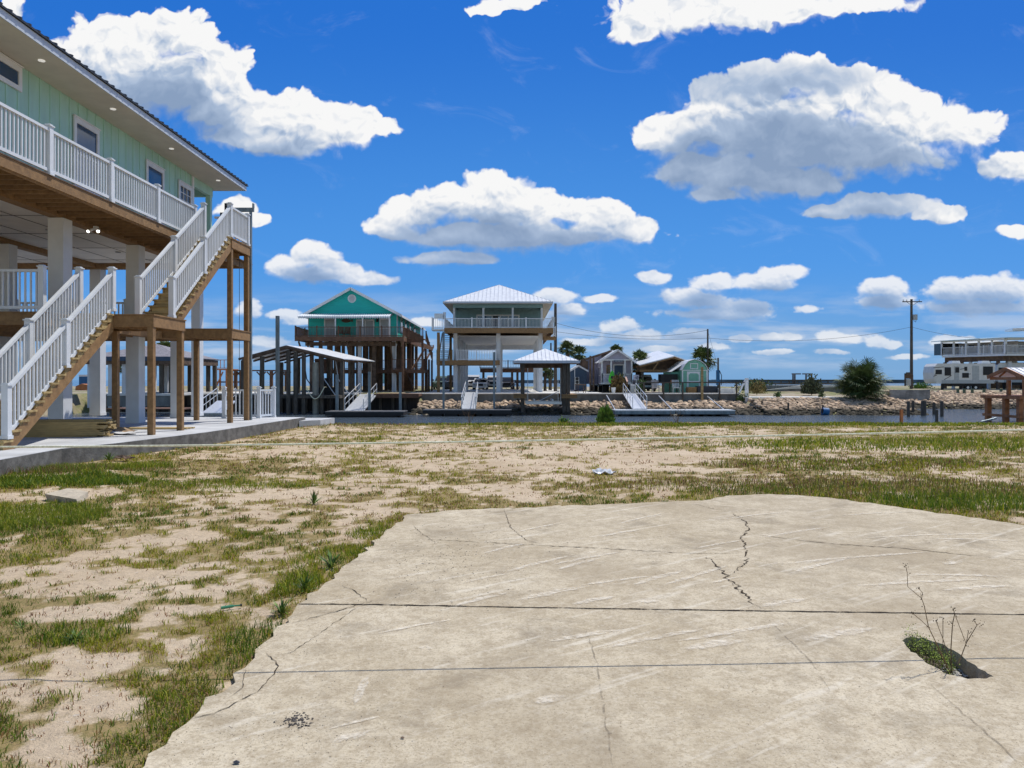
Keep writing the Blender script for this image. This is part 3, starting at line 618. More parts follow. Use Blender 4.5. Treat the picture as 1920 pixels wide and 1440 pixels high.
w = wb.build('wall', mint, H)
m_ = MB(); m_.box(WX+.002, WX+.035, 27.03, 27.18, FL+.01, 9.04); m_.build('corner_trim', trim, w)
# porch at the far end: beam and post
m_ = MB(); m_.box(WX-.15, WX, 27.155, 28.95, 8.72, 9.05); m_.box(-21, WX-.152, 28.8, 28.95, 8.72, 9.05); m_.build('porch_beam', mint, H)
m_ = MB(); m_.box(WX-.15, WX+.03, 28.62, 28.80, FL, 8.715); m_.build('porch_post', mint, H)
def window(y0, y1, z0, z1, x=WX, grid=False, open_=False):
    t = .11; f = MB()
    f.box(x+.024, x+.06, y0, y0+t, z0, z1); f.box(x+.024, x+.06, y1-t, y1, z0, z1)
    f.box(x+.024, x+.062, y0+t+.001, y1-t-.001, z1-t-.03, z1); f.box(x+.024, x+.062, y0+t+.001, y1-t-.001, z0, z0+t)
    f.box(x+.024, x+.085, y0-.03, y1+.03, z1+.001, z1+.03)
    if not (z1-z0 < .7): zm = (z0+z1)/2; f.box(x+.028, x+.052, y0+t+.002, y1-t-.002, zm-.025, zm+.025)
    if grid:
        for k in range(1, 3): yy = y0+t+(y1-y0-2*t)*k/3; f.box(x+.027, x+.046, yy-.012, yy+.012, z0+t, z1-t-.03)
        for k in range(1, 5): zz = z0+t+(z1-z0-2*t)*k/5; f.box(x+.027, x+.044, y0+t, y1-t, zz-.012, zz+.012)
    o = f.build('window', trim, H); g = MB(); g.box(x+.023, x+.027, y0+t*.5, y1-t*.5, z0+t*.5, z1-t*.5); g.build('pane', glass if not grid else glass_d, o)
window(16.0, 17.6, 8.42, 9.0); window(19.7, 20.9, 6.75, 8.62); window(23.6, 24.8, 6.75, 8.60); window(25.9, 26.95, 7.1, 8.57, grid=True)
window(12.4, 13.6, 6.75, 8.62)
# soffit, fascia and low metal hip roof with a corrugated edge
EX = -10.40; EYF = 29.25
m_ = MB(); m_.box(WX+.001, EX-.03, Y0-1, EYF-.03, 9.052, 9.10); m_.box(-22.3, WX+.0, 27.152, EYF-.03, 9.054, 9.10); s_ = m_.build('soffit', soffit_m, H)
LENS = mat('lamp_lens', (.8, .8, .78), .4, .02); LENS.node_tree.nodes['Principled BSDF'].inputs['Emission Color'].default_value = (1, .98, .92, 1); LENS.node_tree.nodes['Principled BSDF'].inputs['Emission Strength'].default_value = .4
for y in (13.0, 17.3, 20.4, 23.9, 27.7):
    q = MB(); q.cyl((WX+EX)/2+.1, y, 9.035, 9.05, .075, 16); q.build('recessed_light', LENS, s_)
m_ = MB(); m_.box(EX-.028, EX, Y0-1, EYF, 9.04, 9.22); m_.box(-22.3, EX-.03, EYF-.028, EYF, 9.04, 9.22); m_.build('fascia', fascia_m, H)
rf = MB(); rx = -16.35; zr = 11.0; c0 = (EX+.06, Y0-1, 9.26); c1 = (EX+.06, EYF+.06, 9.26); c2 = (-22.36, EYF+.06, 9.26); c3 = (-22.36, Y0-1, 9.26); ra = (rx, Y0+4, zr); rb = (rx, EYF-5.8, zr)
for P_ in ([c0, c1, rb, ra], [c1, c2, rb], [c2, c3, ra, rb], [c3, c0, ra]): rf.slab(P_, .035)
y = Y0-.9
while y < EYF: rf.bar((EX+.075, y, 9.268), (EX-.6, y, 9.268+.65*.31), .05, .035); y += .305
rf.build('roof', dark_metal, H, fix=True)
# columns
k = 0
for (cx, cy) in [(-11.8, 11.4), (-11.8, 15.3), (-11.8, 19.5), (-11.8, 23.4), (-11.8, 26.3), (-11.8, 28.0), (-15.7, 15.3), (-15.7, 19.4), (-15.7, 23.2), (-15.7, 28.3), (-20.2, 19.4), (-20.2, 23.6), (-20.2, 28.3)]:
    s = .2 if cy < 25 or cx < -12 else .16; m_ = MB(); m_.box(cx-s, cx+s, cy-s, cy+s, .30, 5.84)
    m_.box(cx-s-.012, cx+s+.012, cy-s-.012, cy+s+.012, .302, .42)
    m_.build('column', column_paint, H)
# floor framing, ceiling under the house
bm_ = MB(); bm_.box(WX-.35, WX-.05, Y0, 28.5, 5.845, 6.09)
bm_.box(-15.85, -15.55, Y0, 28.5, 5.845, 6.0); bm_.box(-21, WX-.352, 27.9, 28.2, 5.80, 6.09); bm_.box(-20.35, -20.05, Y0, 27.89, 5.845, 6.0)
bm_.build('floor_beam', wood, H)
cm = MB(); cm.box(-21, WX-.36, Y0, 27.88, 6.005, 6.03); ceil_o = cm.build('ceiling', ceil_m, H)
sm_ = MB()
for y in np.arange(Y0+1, 27.5, 2.44): sm_.box(-21, WX-.37, y-.005, y+.005, 5.994, 6.004)
for x in (-13.2, -14.4, -17.4, -18.6): sm_.box(x-.005, x+.005, Y0, 27.8, 5.9925, 6.0035)
sm_.build('ceiling_seam', mat('seam_gap', (.10, .08, .07), .9), ceil_o)
for (x, y) in [(-13.3, 15.0), (-13.3, 18.4), (-13.4, 21.6), (-13.4, 25.4), (-17.6, 18.5), (-17.6, 22)]:
    q = MB(); q.cyl(x, y, 5.975, 5.992, .09, 14); q.build('ceiling_light', mat('dull_lens', (.30, .28, .26), .5), ceil_o)
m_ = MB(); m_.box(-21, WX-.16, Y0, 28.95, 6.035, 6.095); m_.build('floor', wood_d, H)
# balcony: outer beam, joists, boards
m_ = MB(); m_.box(-10.16, -10.10, Y0, 23.25, 5.83, 6.085); m_.box(-10.10, -10.06, Y0, 23.25, 5.86, 6.087)
m_.build('balcony_beam', wood, H)
j = MB(); y = Y0+.3
while y < 28.6: j.box(WX-.049, -10.162 if y < 23.2 else -10.2, y-.02, y+.02, 5.90, 6.083); y += .41
j.box(-10.20, -10.162, 23.3, 28.9, 5.86, 6.083)
j.build('balcony_joist', wood, H)
m_ = MB()
x = WX+.002
while x < -10.1: m_.box(x, min(x+.137, -10.04), Y0, 28.9, 6.09, 6.118); x += .142
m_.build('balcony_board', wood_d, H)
railing(H, (-10.09, 11.3, 6.12), (-10.09, 23.72, 6.12), .96, .122, 2.484, name='balcony_railing')
# security light with two lamps under the balcony
sl_ = MB(); sl_.box(-11.42, -11.32, 20.35, 20.45, 5.74, 5.84)
for dx in (-.09, .09): sl_.tube([(-11.37+dx, 20.4, 5.76), (-11.37+dx*1.5, 20.27, 5.68)], [.035, .045], 12)
so_ = sl_.build('security_light', trim, H)
lm = bpy.data.materials.new('lamp_glow'); lm.use_nodes = True; bb = lm.node_tree.nodes['Principled BSDF']; bb.inputs['Emission Color'].default_value = (1, .96, .85, 1); bb.inputs['Emission Strength'].default_value = 3
for dx in (-.135, .135): q = MB(); q.tube([(-11.37+dx, 20.268, 5.678), (-11.37+dx*1.01, 20.255, 5.671)], .038, 12); q.build('lamp', lm, so_)
# -------- outside staircase
def flight(x0, x1, ya, za, yb, zb, n):
    st = MB(); rise = (zb-za)/n; run = (yb-ya)/n
    fl = MB()
    for x in (x0+.03, x1-.03):
        fl.prism([(ya, za), (ya+.25, za-.0), (yb, zb-.30), (yb, zb-.06), (yb-.25, zb-.02), (ya-.02, za+.14)] if False else [(ya+.02, za), (ya+.32, za), (yb, zb-.42), (yb, zb-.15), (ya+.02, za+.10)], 'x', x-.03, x+.03)
    f = fl.build('staircase', wood, H, fix=True)
    tr_ = MB()
    for i in range(n):
        yy = ya+run*i; zz = za+rise*(i+1)
        tr_.box(x0-.03, x1+.03, yy-.02, yy+run+.015, zz-.042, zz)
        tr_.box(x0+.062, x1-.062, yy+.01, yy+.03, zz-rise+.001, zz-.043)
        for x in (x0, x1-.055):
            tr_.box(x+.002, x+.053, yy+.01, yy+run-.004, zz-rise*1.15, zz-.043)
    tr_.build('tread', wood_y, f)
    return f
LZ = 3.25
f1 = flight(-10.60, -9.72, 14.25, .30, 18.2, LZ, 16)
f2 = flight(-9.65, -8.77, 19.62, LZ, 23.3, 6.08, 15)
sl1 = (LZ-.3)/3.95; sl2 = 2.83/3.68
def srail(x, ya, za, yb, zb, parent, every): railing(parent, (x, ya, za), (x, yb, zb), .93, .115, every, name='stair_railing', bw=.034, bot=.06)
srail(-9.76, 14.42, .52, 18.22, LZ+.09, H, 1.92); srail(-10.56, 14.42, .52, 18.22, LZ+.09, H, 1.92)
srail(-8.81, 19.35, LZ+.02, 23.32, 6.12, H, 1.98); srail(-9.63, 19.25, LZ+.02, 23.32, 6.12, H, 2.03)
railing(H, (-8.81, 23.36, 6.12), (-8.81, 24.85, 6.12), .93, .115, name='platform_railing', end_posts=(False, True))
railing(H, (-9.9, 24.87, 6.12), (-8.85, 24.87, 6.12), .93, .115, name='platform_railing', posts=False)
def deck(x0, x1, y0, y1, top, name, th=.27, m=None, joist=.4):
    m = m or wood; mb = MB(); r = top-.035
    mb.box(x0, x1, y0, y0+.045, r-th, r); mb.box(x0, x1, y1-.045, y1, r-th, r); mb.box(x0, x0+.045, y0+.046, y1-.046, r-th, r); mb.box(x1-.045, x1, y0+.046, y1-.046, r-th, r)
    x = x0+joist
    while x < x1-.1: mb.box(x-.02, x+.02, y0+.047, y1-.047, r-th+.03, r-.002); x += joist
    d = mb.build(name, m, H)
    bd = MB(); y = y0-.02
    while y < y1: bd.box(x0-.02, x1+.02, y, min(y+.138, y1+.02), r+.002, top); y += .143
    bd.build('deck_board', m, d); return d
deck(-10.66, -8.74, 18.2, 19.98, LZ, 'stair_landing')
deck(-10.06, -8.74, 23.3, 24.92, 6.08, 'stair_platform')
deck(-16.6, -10.92, 17.4, 24.9, LZ-.01, 'middle_deck'); deck(-10.90, -8.74, 23.3, 24.92, LZ, 'middle_walkway')
railing(H, (-16.5, 17.45, LZ), (-10.98, 17.45, LZ), .95, .13, 2.7, name='deck_railing')
railing(H, (-16.5, 24.8, LZ), (-12.8, 24.8, LZ), .95, .13, 1.85, name='deck_railing')
for (x, y, z1) in [(-8.83, 18.285, 2.945), (-8.83, 19.88, 2.945), (-8.83, 23.385, 5.774), (-8.83, 24.835, 5.774), (-10.55, 19.88, 2.945), (-10.5, 24.85, 2.945)]:
    m_ = MB(); m_.box(x-.07, x+.07, y-.07, y+.07, .301, z1); m_.build('support_post', wood, H)
m_ = MB(); m_.box(-9.95, -8.9, 24.3, 24.36, 5.6, 5.77); m_.build('platform_header', wood, H)
# -------- cargo lift beside the platform
cl = thing('cargo_lift', 'grey steel cargo lift mast standing at the outer corner of the stair platform', 'lift', (-8.66, 25.05, .3))
m_ = MB(); m_.box(-8.80, -8.73, 25.0, 25.1, .3, 7.28); m_.build('mast', steel, cl)
m_ = MB(); m_.box(-9.45, -8.66, 25.02, 25.1, 7.285, 7.42); m_.box(-8.70, -8.66, 25.0, 25.12, 7.42, 7.56); m_.build('top_beam', steel, cl)
m_ = MB(); m_.box(-9.62, -9.47, 24.98, 25.12, 7.16, 7.56); m_.box(-9.78, -9.63, 25.0, 25.1, 7.05, 7.25); m_.build('motor', black, cl)
m_ = MB(); m_.tube([(-9.15, 25.06, 7.28), (-9.15, 25.06, 1.2)], .008, 6); m_.build('cable', cable_m, cl)
# -------- white railing standing on the slab corner
r0 = thing('slab_railing', 'low white picket railing on the far corner of the house slab', 'railing', (-9.2, 26.4, .3))
railing(r0, (-10.1, 26.2, .30), (-8.88, 26.2, .30), .98, .125, name='picket_panel', post_w=.12)
railing(r0, (-8.86, 26.25, .30), (-8.86, 27.5, .30) if False else (-8.60, 27.0-.06, .30), .98, .125, name='picket_panel', post_w=.12, end_posts=(False, True))
# -------- lumber, one board at a time
lb = MB(); lb.box(-1.35, 1.35, -.07, .07, 0, .038)
base = lb.build('lumber_board', wood_y); first = True
z = .302; NL = 10
for layer in range(NL):
    for rr in range(4):
        yy = 17.6+rr*.148+random.uniform(-.01, .01); xx = -11.05+random.uniform(-.12, .12)+(0 if layer < 8 else .1); ang = random.gauss(0, .012)+.06
        if layer == NL-1 and rr in (0,): continue
        lab = ('pale sawn board lying in the lumber stack, on the row nearest the lawn' if rr == 0 else 'pale sawn board lying in the lumber stack, behind its front row')
        if first: o = base; o.location = (xx, yy, z); o.rotation_euler = (0, 0, ang); first = False; o['label'] = lab; o['category'] = 'board'
        else: o = dup(base, (xx, yy, z), ang, lab)
        o['group'] = 'boards in the front row of the lumber stack' if rr == 0 else 'boards in the back rows of the lumber stack'
    z += .0395
for rr in range(3):
    o = dup(base, (-10.2+rr*.02, 20.3+rr*.16, .302), .05, 'reddish brown board lying flat on the slab behind the lumber stack', group='boards lying flat behind the lumber stack'); o.data = base.data
# -------- scraps
def crumple(name, label, cat, c, sx, sy, hz, m, seed, n=14):
    mb = MB(); vs = []; fs = []
    for i in range(n+1):
        for j in range(n+1):
            u, v = i/n*2-1, j/n*2-1; zz = fbm(np.array([u*2.2+seed]), np.array([v*2.2]), 3, seed)[0]
            vs.append((c[0]+u*sx*(1+.15*math.sin(v*3+seed)), c[1]+v*sy*(1+.15*math.sin(u*4+seed)), c[2]+.01+max(0, zz-.30)*hz*(1.2-.6*max(abs(u), abs(v)))))
    for i in range(n):
        for j in range(n): a = i*(n+1)+j; fs.append((a, a+n+1, a+n+2, a+1))
    k = len(vs); vs += [(x, y, z-.008) for x, y, z in vs]; fs += [tuple(q+k for q in reversed(f)) for f in fs]
    mb.add(vs, fs); return tag(mb.build(name, m), label, cat)
crumple('cardboard_sheet', 'crumpled brown cardboard sheet on the slab beside the lumber stack', 'cardboard', (-10.25, 18.9, .31), .62, .35, .35, paper_m, 3)
crumple('plastic_sheet', 'crumpled pale plastic sheet lying on the slab in front of the cardboard', 'plastic sheet', (-10.1, 18.45, .305), .75, .28, .22, mat('pale_film', (.62, .62, .62), .4, .05), 9)
# ================================================================== WATER, FAR BANK
WL = -1.2; FG = .40
wm = bpy.data.materials.new('canal_water'); wm.use_nodes = True; nt = wm.node_tree; b = nt.nodes['Principled BSDF']
t = N(nt, 'ShaderNodeTexCoord'); b.inputs['Base Color'].default_value = (.08, .105, .13, 1); b.inputs['Roughness'].default_value = .10; b.inputs['IOR'].default_value = 1.33
v = V_(nt, 'MULTIPLY', t.outputs['Object'], (1, 2.2, 1)); bn = N(nt, 'ShaderNodeBump'); bn.inputs['Strength'].default_value = .8; bn.inputs['Distance'].default_value = .12
nt.links.new(NOISE(nt, v, 1.6, 5, .6), bn.inputs['Height']); nt.links.new(bn.outputs[0], b.inputs['Normal'])
m_ = MB(); m_.quad((-6000, 27, WL), (6000, 27, WL), (6000, 12000, WL), (-6000, 12000, WL)); struct(m_, 'water', wm)
def toe(x):          # water's edge on the far side
    return np.where(x < -37, 52.0, np.where(x < 33.5, 60.0, np.where(x < 37.5, 60+(x-33.5)*3.2, 72.8)))+.5*np.sin(x*.8)
def farz(x, y):
    t0 = toe(x); top = np.where(x > 33.5, .25, np.where(x > 20.7, .0, FG))
    wid = np.where(x > 33.5, 9.0, np.where(x > 20.7, 6.0, 8.2))
    s = np.clip((y-t0)/wid, 0, 1); z = -1.35+(top+1.35)*s**.85
    z = np.where((x < 20.7) & (x > -8.3) & (y > 60.0), np.where(y < 68.05, -1.35+np.clip((y-60)/8, 0, 1)*1.0, FG-.12), z)
    z = np.where((x < -8.3) & (x > -37) & (y < 66.5), -1.9, z)
    z = np.where((x > 20.7) & (x < 33.5) & (y > 67), np.where(y < 72, .05, .05+.45*np.clip((y-72)/7, 0, 1)), z)
    z = np.where((x > 33.5) & (y > 82), .25+.22*np.clip((y-82)/8, 0, 1), z)
    z = np.where((x > 37) & (x < 43.6) & (y > 77.8), .30, z)
    z = z+(fbm(x*.3, y*.3, 3, 66)-.5)*.22*(y > 70)
    return np.where(y > 147, -2.2, z)
xs2 = axis([(-400,-80,40),(-80,-40,4),(-40,45,.5),(45,80,3),(80,400,40)]); ys2 = axis([(50,80,.4),(80,148,2),(148,160,3)])
FX, FY = np.meshgrid(xs2, ys2)
fm = bpy.data.materials.new('far_lot'); fm.use_nodes = True; nt = fm.node_tree; b = nt.nodes['Principled BSDF']; t = N(nt, 'ShaderNodeTexCoord'); O = t.outputs['Object']
a_ = SS(nt, NOISE(nt, O, .12, 5, .6), .46, .54)
c = MIX(nt, a_, (.36, .30, .22), (.16, .17, .05)); c = MIX(nt, SS(nt, NOISE(nt, O, 1.2, 5, .7), .4, .7), c, (.30, .25, .16)); c = MIX(nt, M_(nt, 'MULTIPLY', SS(nt, NOISE(nt, O, 3, 4, .7), .5, .7), .6), c, (.12, .12, .04))
nt.links.new(c, b.inputs['Base Color']); b.inputs['Roughness'].default_value = .95
fg = grid_mesh('far_ground', FX, FY, farz(FX, FY), fm); fg['kind'] = 'structure'
m_ = MB()                                       # low far shore on the horizon
for (x0, x1, h) in [(-2, 70, 1.0), (20, 130, 1.5), (60, 118, 2.2), (150, 260, .6)]: m_.box(x0*3.2, x1*3.2, 640+h*9, 700+h*9, WL, 1.0+h*.35)
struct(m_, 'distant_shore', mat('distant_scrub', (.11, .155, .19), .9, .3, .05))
# seawall and pads
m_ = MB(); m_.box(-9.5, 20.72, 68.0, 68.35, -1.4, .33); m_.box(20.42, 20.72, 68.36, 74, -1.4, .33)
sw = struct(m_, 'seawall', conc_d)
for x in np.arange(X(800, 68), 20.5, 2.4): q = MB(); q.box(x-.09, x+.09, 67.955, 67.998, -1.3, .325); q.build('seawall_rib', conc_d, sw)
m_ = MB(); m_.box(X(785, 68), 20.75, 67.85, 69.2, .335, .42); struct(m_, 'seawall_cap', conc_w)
m_ = MB(); m_.box(-9.6, 8.5, 69.21, 101, .1, .405); struct(m_, 'driveway', conc_w)
m_ = MB(); m_.box(X(1400, 66), X(1580, 66), 66.0, 66.5, -.9, .10); m_.box(X(1400, 66), X(1590, 66), 66.51, 70.5, .0, .08); struct(m_, 'low_ledge', conc_w)
# ------------------------------------------------------------------ stilt house helpers for the far side
def pbox(mb, px0, px1, py0, py1, d, dep, mi=0): mb.box(X(px0, d), X(px1, d), d, d+dep, Z(py1, d), Z(py0, d), mi); return mb
def part(name, m, parent, *boxes):
    mb = MB()
    for bx_ in boxes: pbox(mb, *bx_)
    return mb.build(name, m, parent)
def win(parent, px0, px1, py0, py1, d, gm_=glass, frame=trim, t=.12, bars=1, name='window'):
    x0, x1, z0, z1 = X(px0, d), X(px1, d), Z(py1, d), Z(py0, d); mb = MB(); y0, y1 = d-.07, d-.002
    mb.box(x0, x0+t, y0, y1, z0, z1); mb.box(x1-t, x1, y0, y1, z0, z1); mb.box(x0+t+.001, x1-t-.001, y0, y1, z1-t, z1); mb.box(x0+t+.001, x1-t-.001, y0, y1, z0, z0+t)
    for k in range(1, bars+1): zz = z0+(z1-z0)*k/(bars+1); mb.box(x0+t+.002, x1-t-.002, y0+.015, y1, zz-.03, zz+.03)
    w = mb.build(name, frame, parent); g = MB(); g.box(x0+t*.6, x1-t*.6, d-.03, d-.004, z0+t*.6, z1-t*.6); g.build('pane', gm_, w); return w
def small_rail(parent, x0, y0, x1, y1, z, h, m, sp=.15, every=2.6, name='railing', bw=.03): return railing(parent, (x0, y0, z), (x1, y1, z), h, sp, every, m, name, bw, True, .10, .08)
# ================================================================== TEAL HOUSE
D = 75.0
T = thing('stilt_house', 'bright teal gabled house on many brown pilings with a wrap-around brown deck', 'house', (X(660, D), D+8, FG))
xl, xr = X(578.5, D), X(744, D); zd = Z(633.5, D); ze = Z(588, D); za = Z(543, D); xm = X(659, D); YB = 94.5; DH = D+1.8
m_ = MB(); m_.prism([(xl, zd), (xr, zd), (xr, ze), (xm, za), (xl, ze)], 'y', D, YB)
nst = 24
m_.build('wall', bpy.data.materials.get('teal_siding'), T, fix=True)
m_ = MB()
z = zd+.2
while z < za-.3:                                 # lap shadow lines stand proud of the wall
    f = min(1, max(0, (za-z)/(za-ze))) if z > ze else 1; m_.box(xm-(xm-xl)*f+.05, xm+(xr-xm)*f-.05, D-.018, D-.002, z-.02, z); z += .2
m_.build('siding_lap', teal, T)
ov = .55; sl_ = (za-ze)/(xm-xl)
m_ = MB()
for sgn, xe in ((-1, xl), (1, xr)):
    xo = xe+sgn*ov; zo = ze-ov*sl_
    m_.slab([(xm, D-.5, za+.16), (xo, D-.5, zo+.16), (xo, YB+.4, zo+.16), (xm, YB+.4, za+.16)], .1)
rf = m_.build('roof', mat('pale_shingles', (.45, .46, .48), .7, .1, 6), T)
m_ = MB()
for sgn, xe in ((-1, xl), (1, xr)):
    xo = xe+sgn*ov; zo = ze-ov*sl_; m_.bar((xm, D-.53, za+.05), (xo, D-.53, zo+.05), .05, .26)
    m_.box(min(xo, xo+sgn*.03), max(xo, xo+sgn*.03), D-.5, YB+.4, zo-.08, zo+.14)
m_.build('bargeboard', trim, rf)
m_ = MB(); m_.cyl(0, 0, 0, .06, .42, 20); vs = [(X(660, D)+x, D-.02-z, Z(560, D)+y) for x, y, z in m_.v]; m_.v = vs; ve = m_.build('round_vent', trim, T)
m_ = MB()
for k in range(-3, 4): m_.box(X(660, D)-.3+abs(k)*.04, X(660, D)+.3-abs(k)*.04, D-.10, D-.085, Z(560, D)+k*.09-.02, Z(560, D)+k*.09+.02)
m_.build('louvre', grey_p, ve)
win(T, 608, 629.5, 597, 634, D, mat('curtained_glass', (.35, .38, .40), .3, .05, 2)); win(T, 711.5, 732.5, 597, 634, D, MATS['curtained_glass'])
win(T, 668, 702, 599, 633.4, D, MATS['curtained_glass'], bars=0, name='door'); part('door_mullion', trim, T, (684, 686, 600, 633, D-.09, .03))
m_ = MB(); m_.box(xr-.002, xr+.04, D-.04, D+.3, zd, ze); m_.box(xl-.04, xl+.0, D-.04, D+.3, zd, ze); m_.build('corner_trim', trim, T)
for yy in (77.5, 80.5, 84, 88):                    # windows of the side wall
    m_ = MB(); m_.box(xr+.003, xr+.05, yy, yy+1.1, zd+.7, zd+2.2); w = m_.build('window', trim, T); m_ = MB(); m_.box(xr+.051, xr+.06, yy+.12, yy+.98, zd+.82, zd+2.08); m_.build('pane', glass, w)
# scalloped awning on thin posts
aw = MB(); x0, x1 = X(570, D), X(738, D); k = 40; zt, zb = Z(588.5, D), Z(592.5, D-2.2)
pr = None
for i in range(k*4+1):
    x = x0+(x1-x0)*i/(k*4); dz = .05*math.cos(i*math.pi/2)
    row = [(x, D-.01, zt+dz), (x, D-2.2, zb+dz), (x, D-2.22, zb+dz-.16-.05*abs(math.sin(i*math.pi/4))), (x, D-.01, zt+dz-.06)]
    if pr:
        o = len(aw.v); aw.v += pr+row
        for a, b2 in ((0, 1), (1, 2), (2, 3), (3, 0)): aw.f.append((o+a, o+b2, o+4+b2, o+4+a)); aw.mi.append(0)
    pr = row
awo = aw.build('awning', white, T)
for p_ in (629, 680, 730): m_ = MB(); m_.box(X(p_, D-2.1)-.05, X(p_, D-2.1)+.05, D-2.15, D-2.05, zd, zb-.15); m_.build('awning_post', trim, T)
# deck
dx0, dx1 = X(553, D-2.4), X(757, D-2.4)
m_ = MB(); m_.box(dx0, dx1, D-2.5, D-2.42, zd-.45, zd-.06); m_.box(dx0, dx0+.08, D-2.41, D+4, zd-.40, zd-.06); m_.box(dx1-.08, dx1, D-2.41, D+14, zd-.45, zd-.06); m_.box(dx0, dx1, D-2.5, D-.02, zd-.06, zd); m_.box(xr+.05, dx1, D-.019, D+14, zd-.06, zd); m_.box(dx0, xl-.05, D-.019, D+4, zd-.06, zd); dk = m_.build('deck', wood_r, T)
m_ = MB(); m_.box(xl, xr, D-1.2, D-.9, zd-.85, zd-.47); m_.build('floor_beam', wood_d, T)
part('ceiling', mat('warm_ceiling', (.42, .36, .28), .8), T, (580, 742, 634.6, 635.4, D+.6, 18))
small_rail(T, dx0+.05, D-2.44, dx1-.05, D-2.44, zd, .92, wood_r, .14, 1.95, name='deck_railing', bw=.03)
small_rail(T, dx0+.05, D-2.3, dx0+.05, D+4, zd, .92, wood_r, .14, 3, name='deck_railing'); small_rail(T, dx1-.06, D-2.3, dx1-.06, D+14, zd, .92, wood_r, .14, 3, name='deck_railing')
# pilings
xsq = [xl+.4, xl+2.3, xl+4.3, xm+.9, xr-2.2, xr-.25]
for i, x in enumerate(xsq):
    for j, y in enumerate((D-.3, D+3.2, D+6.7, D+10.2, D+13.7, D+17.2)):
        if j in (2, 4) and i in (1, 3): continue
        m_ = MB(); m_.box(x-.17, x+.17, y-.17, y+.17, FG-.6, zd-.1); m_.build('piling', column_paint if (i == 5 and j == 0) or (i == 3 and j == 0) else wood_d, T)
for (x, y) in ((dx0+.3, D-2.2), (xl+.4, D-2.2), (xm, D-2.2), (xr-.3, D-2.2)):
    m_ = MB(); m_.bar((x, y, zd-.5), (x+.1*(1 if x < xm else -1), D-.3, zd-2.3), .12, .16); m_.build('knee_brace', wood_d, T)
# middle deck and side stairs
zm = Z(693, D+2); m_ = MB(); m_.box(X(590, D+2), X(741, D+2), D+1.0, D+6, zm-.38, zm); m_.build('middle_deck', wood_r, T)
small_rail(T, X(590, D+2), D+1.05, X(741, D+2), D+1.05, zm, .95, wood_r, .15, 2.0, name='deck_railing')
m_ = MB(); m_.box(X(594, D+2), X(628, D+2), D+1.2, D+1.25, zm, zm+1.1); m_.build('screen_panel', wood_r, T)
sx0, sx1 = dx1-.02, X(800, D+6)
st = MB(); n = 17; ya, yb = D+16, D+2.5
for i in range(n): zz = zd-(zd-zm)*i/n; y_ = ya-(ya-yb)*i/n; st.box(sx0+.1, sx0+1.0, y_-.28, y_+.02, zz-.05, zz)
for xx in (sx0+.1, sx0+1.02): st.bar((xx, ya, zd-.1), (xx, yb, zm-.1), .06, .34)
st.build('staircase', wood_r, T)
st = MB(); n = 14; ya, yb = D-1.5, D+5
for i in range(n): zz = zm-(zm-FG)*i/n; y_ = ya+(yb-ya)*i/n; st.box(sx0-.9, sx0+.08, y_-.28, y_+.02, zz-.05, zz); st.box(sx0-.9, sx0+.08, y_-.28, y_-.25, zz-.24, zz-.051)
for xx in (sx0-.93, sx0+.1): st.bar((xx, ya, zm-.1), (xx, yb, FG), .06, .34)
st.build('staircase', wood_r, T)
ex = X(798, D+2)
m_ = MB(); m_.box(dx1, ex, D+0, D+.07, zd-.45, zd-.05); m_.box(ex-.07, ex, D+.08, D+9, zd-.95, zd-.5); m_.box(dx1+.02, ex, D+.08, D+3, zd-.09, zd-.05); m_.build('side_landing', wood_r, T)
m_ = MB(); m_.box(dx1-1.4, ex+.2, D-1.3, D+2.4, zm-.38, zm); m_.build('side_landing', wood_r, T)
small_rail(T, dx1, D+.03, ex-.05, D+.03, zd-.05, .95, wood_r, .14, 1.3, name='deck_railing'); small_rail(T, ex+.1, D-1.25, ex+.1, D+2.3, zm, .95, wood_r, .14, 1.3, name='deck_railing'); small_rail(T, dx1-1.3, D-1.28, ex+.1, D-1.28, zm, .95, wood_r, .13, 1.3, name='deck_railing')
railing(T, (ex-.06, D+3, zd-.2), (ex-.06, D+9, zd-2.2), .95, .15, 3, wood_r, 'stair_railing')
for (x, y, zt) in ((dx1-.1, D-2.35, zd-.45), (dx1-.1, D+3, zd-.45), (ex-.1, D+.1, zd-.45), (ex-.1, D+3, zd-1), (ex+.1, D+2.2, zm-.38), (ex+.1, D-1.1, zm-.38), (ex-.1, D+6, zd-2), (ex-.1, D+9, zd-2)):
    m_ = MB(); m_.box(x-.10, x+.10, y-.10, y+.10, FG-.3, zt); m_.build('deck_post', wood_r, T)
m_ = MB(); m_.tube([(X(743.5, D-.6), D-.6, Z(645, D)), (X(742, D-.6), D-.6, Z(652, D)), (X(742, D-.6), D-.6, FG)], .07, 8); m_.build('drain_pipe', white, T)
fs = MB(); n = 26; o = []
for i in range(n):
    u = i/(n-1); hgt = .22*math.sin(min(1, u*1.15)*math.pi)**.7 if u < .87 else .05+.9*(u-.87)
    o.append((X(640, D)+u*1.15, hgt))
fs.prism([(x, Z(601.5, D)+h_) for x, h_ in o]+[(x, Z(601.5, D)-h_*.85) for x, h_ in reversed(o)], 'y', D-.07, D-.02); tag(fs.build('fish_plaque', wood_d, None, fix=True), 'dark fish shaped plaque hanging on the teal front wall', 'wall plaque')
m_ = MB(); m_.box(X(706, D), X(710, D), D-.2, D-.02, Z(604, D), Z(597.5, D)); m_.box(X(707, D), X(709, D), D-.16, D-.06, Z(597.4, D), Z(595.5, D)); m_.build('wall_lamp', black, T)
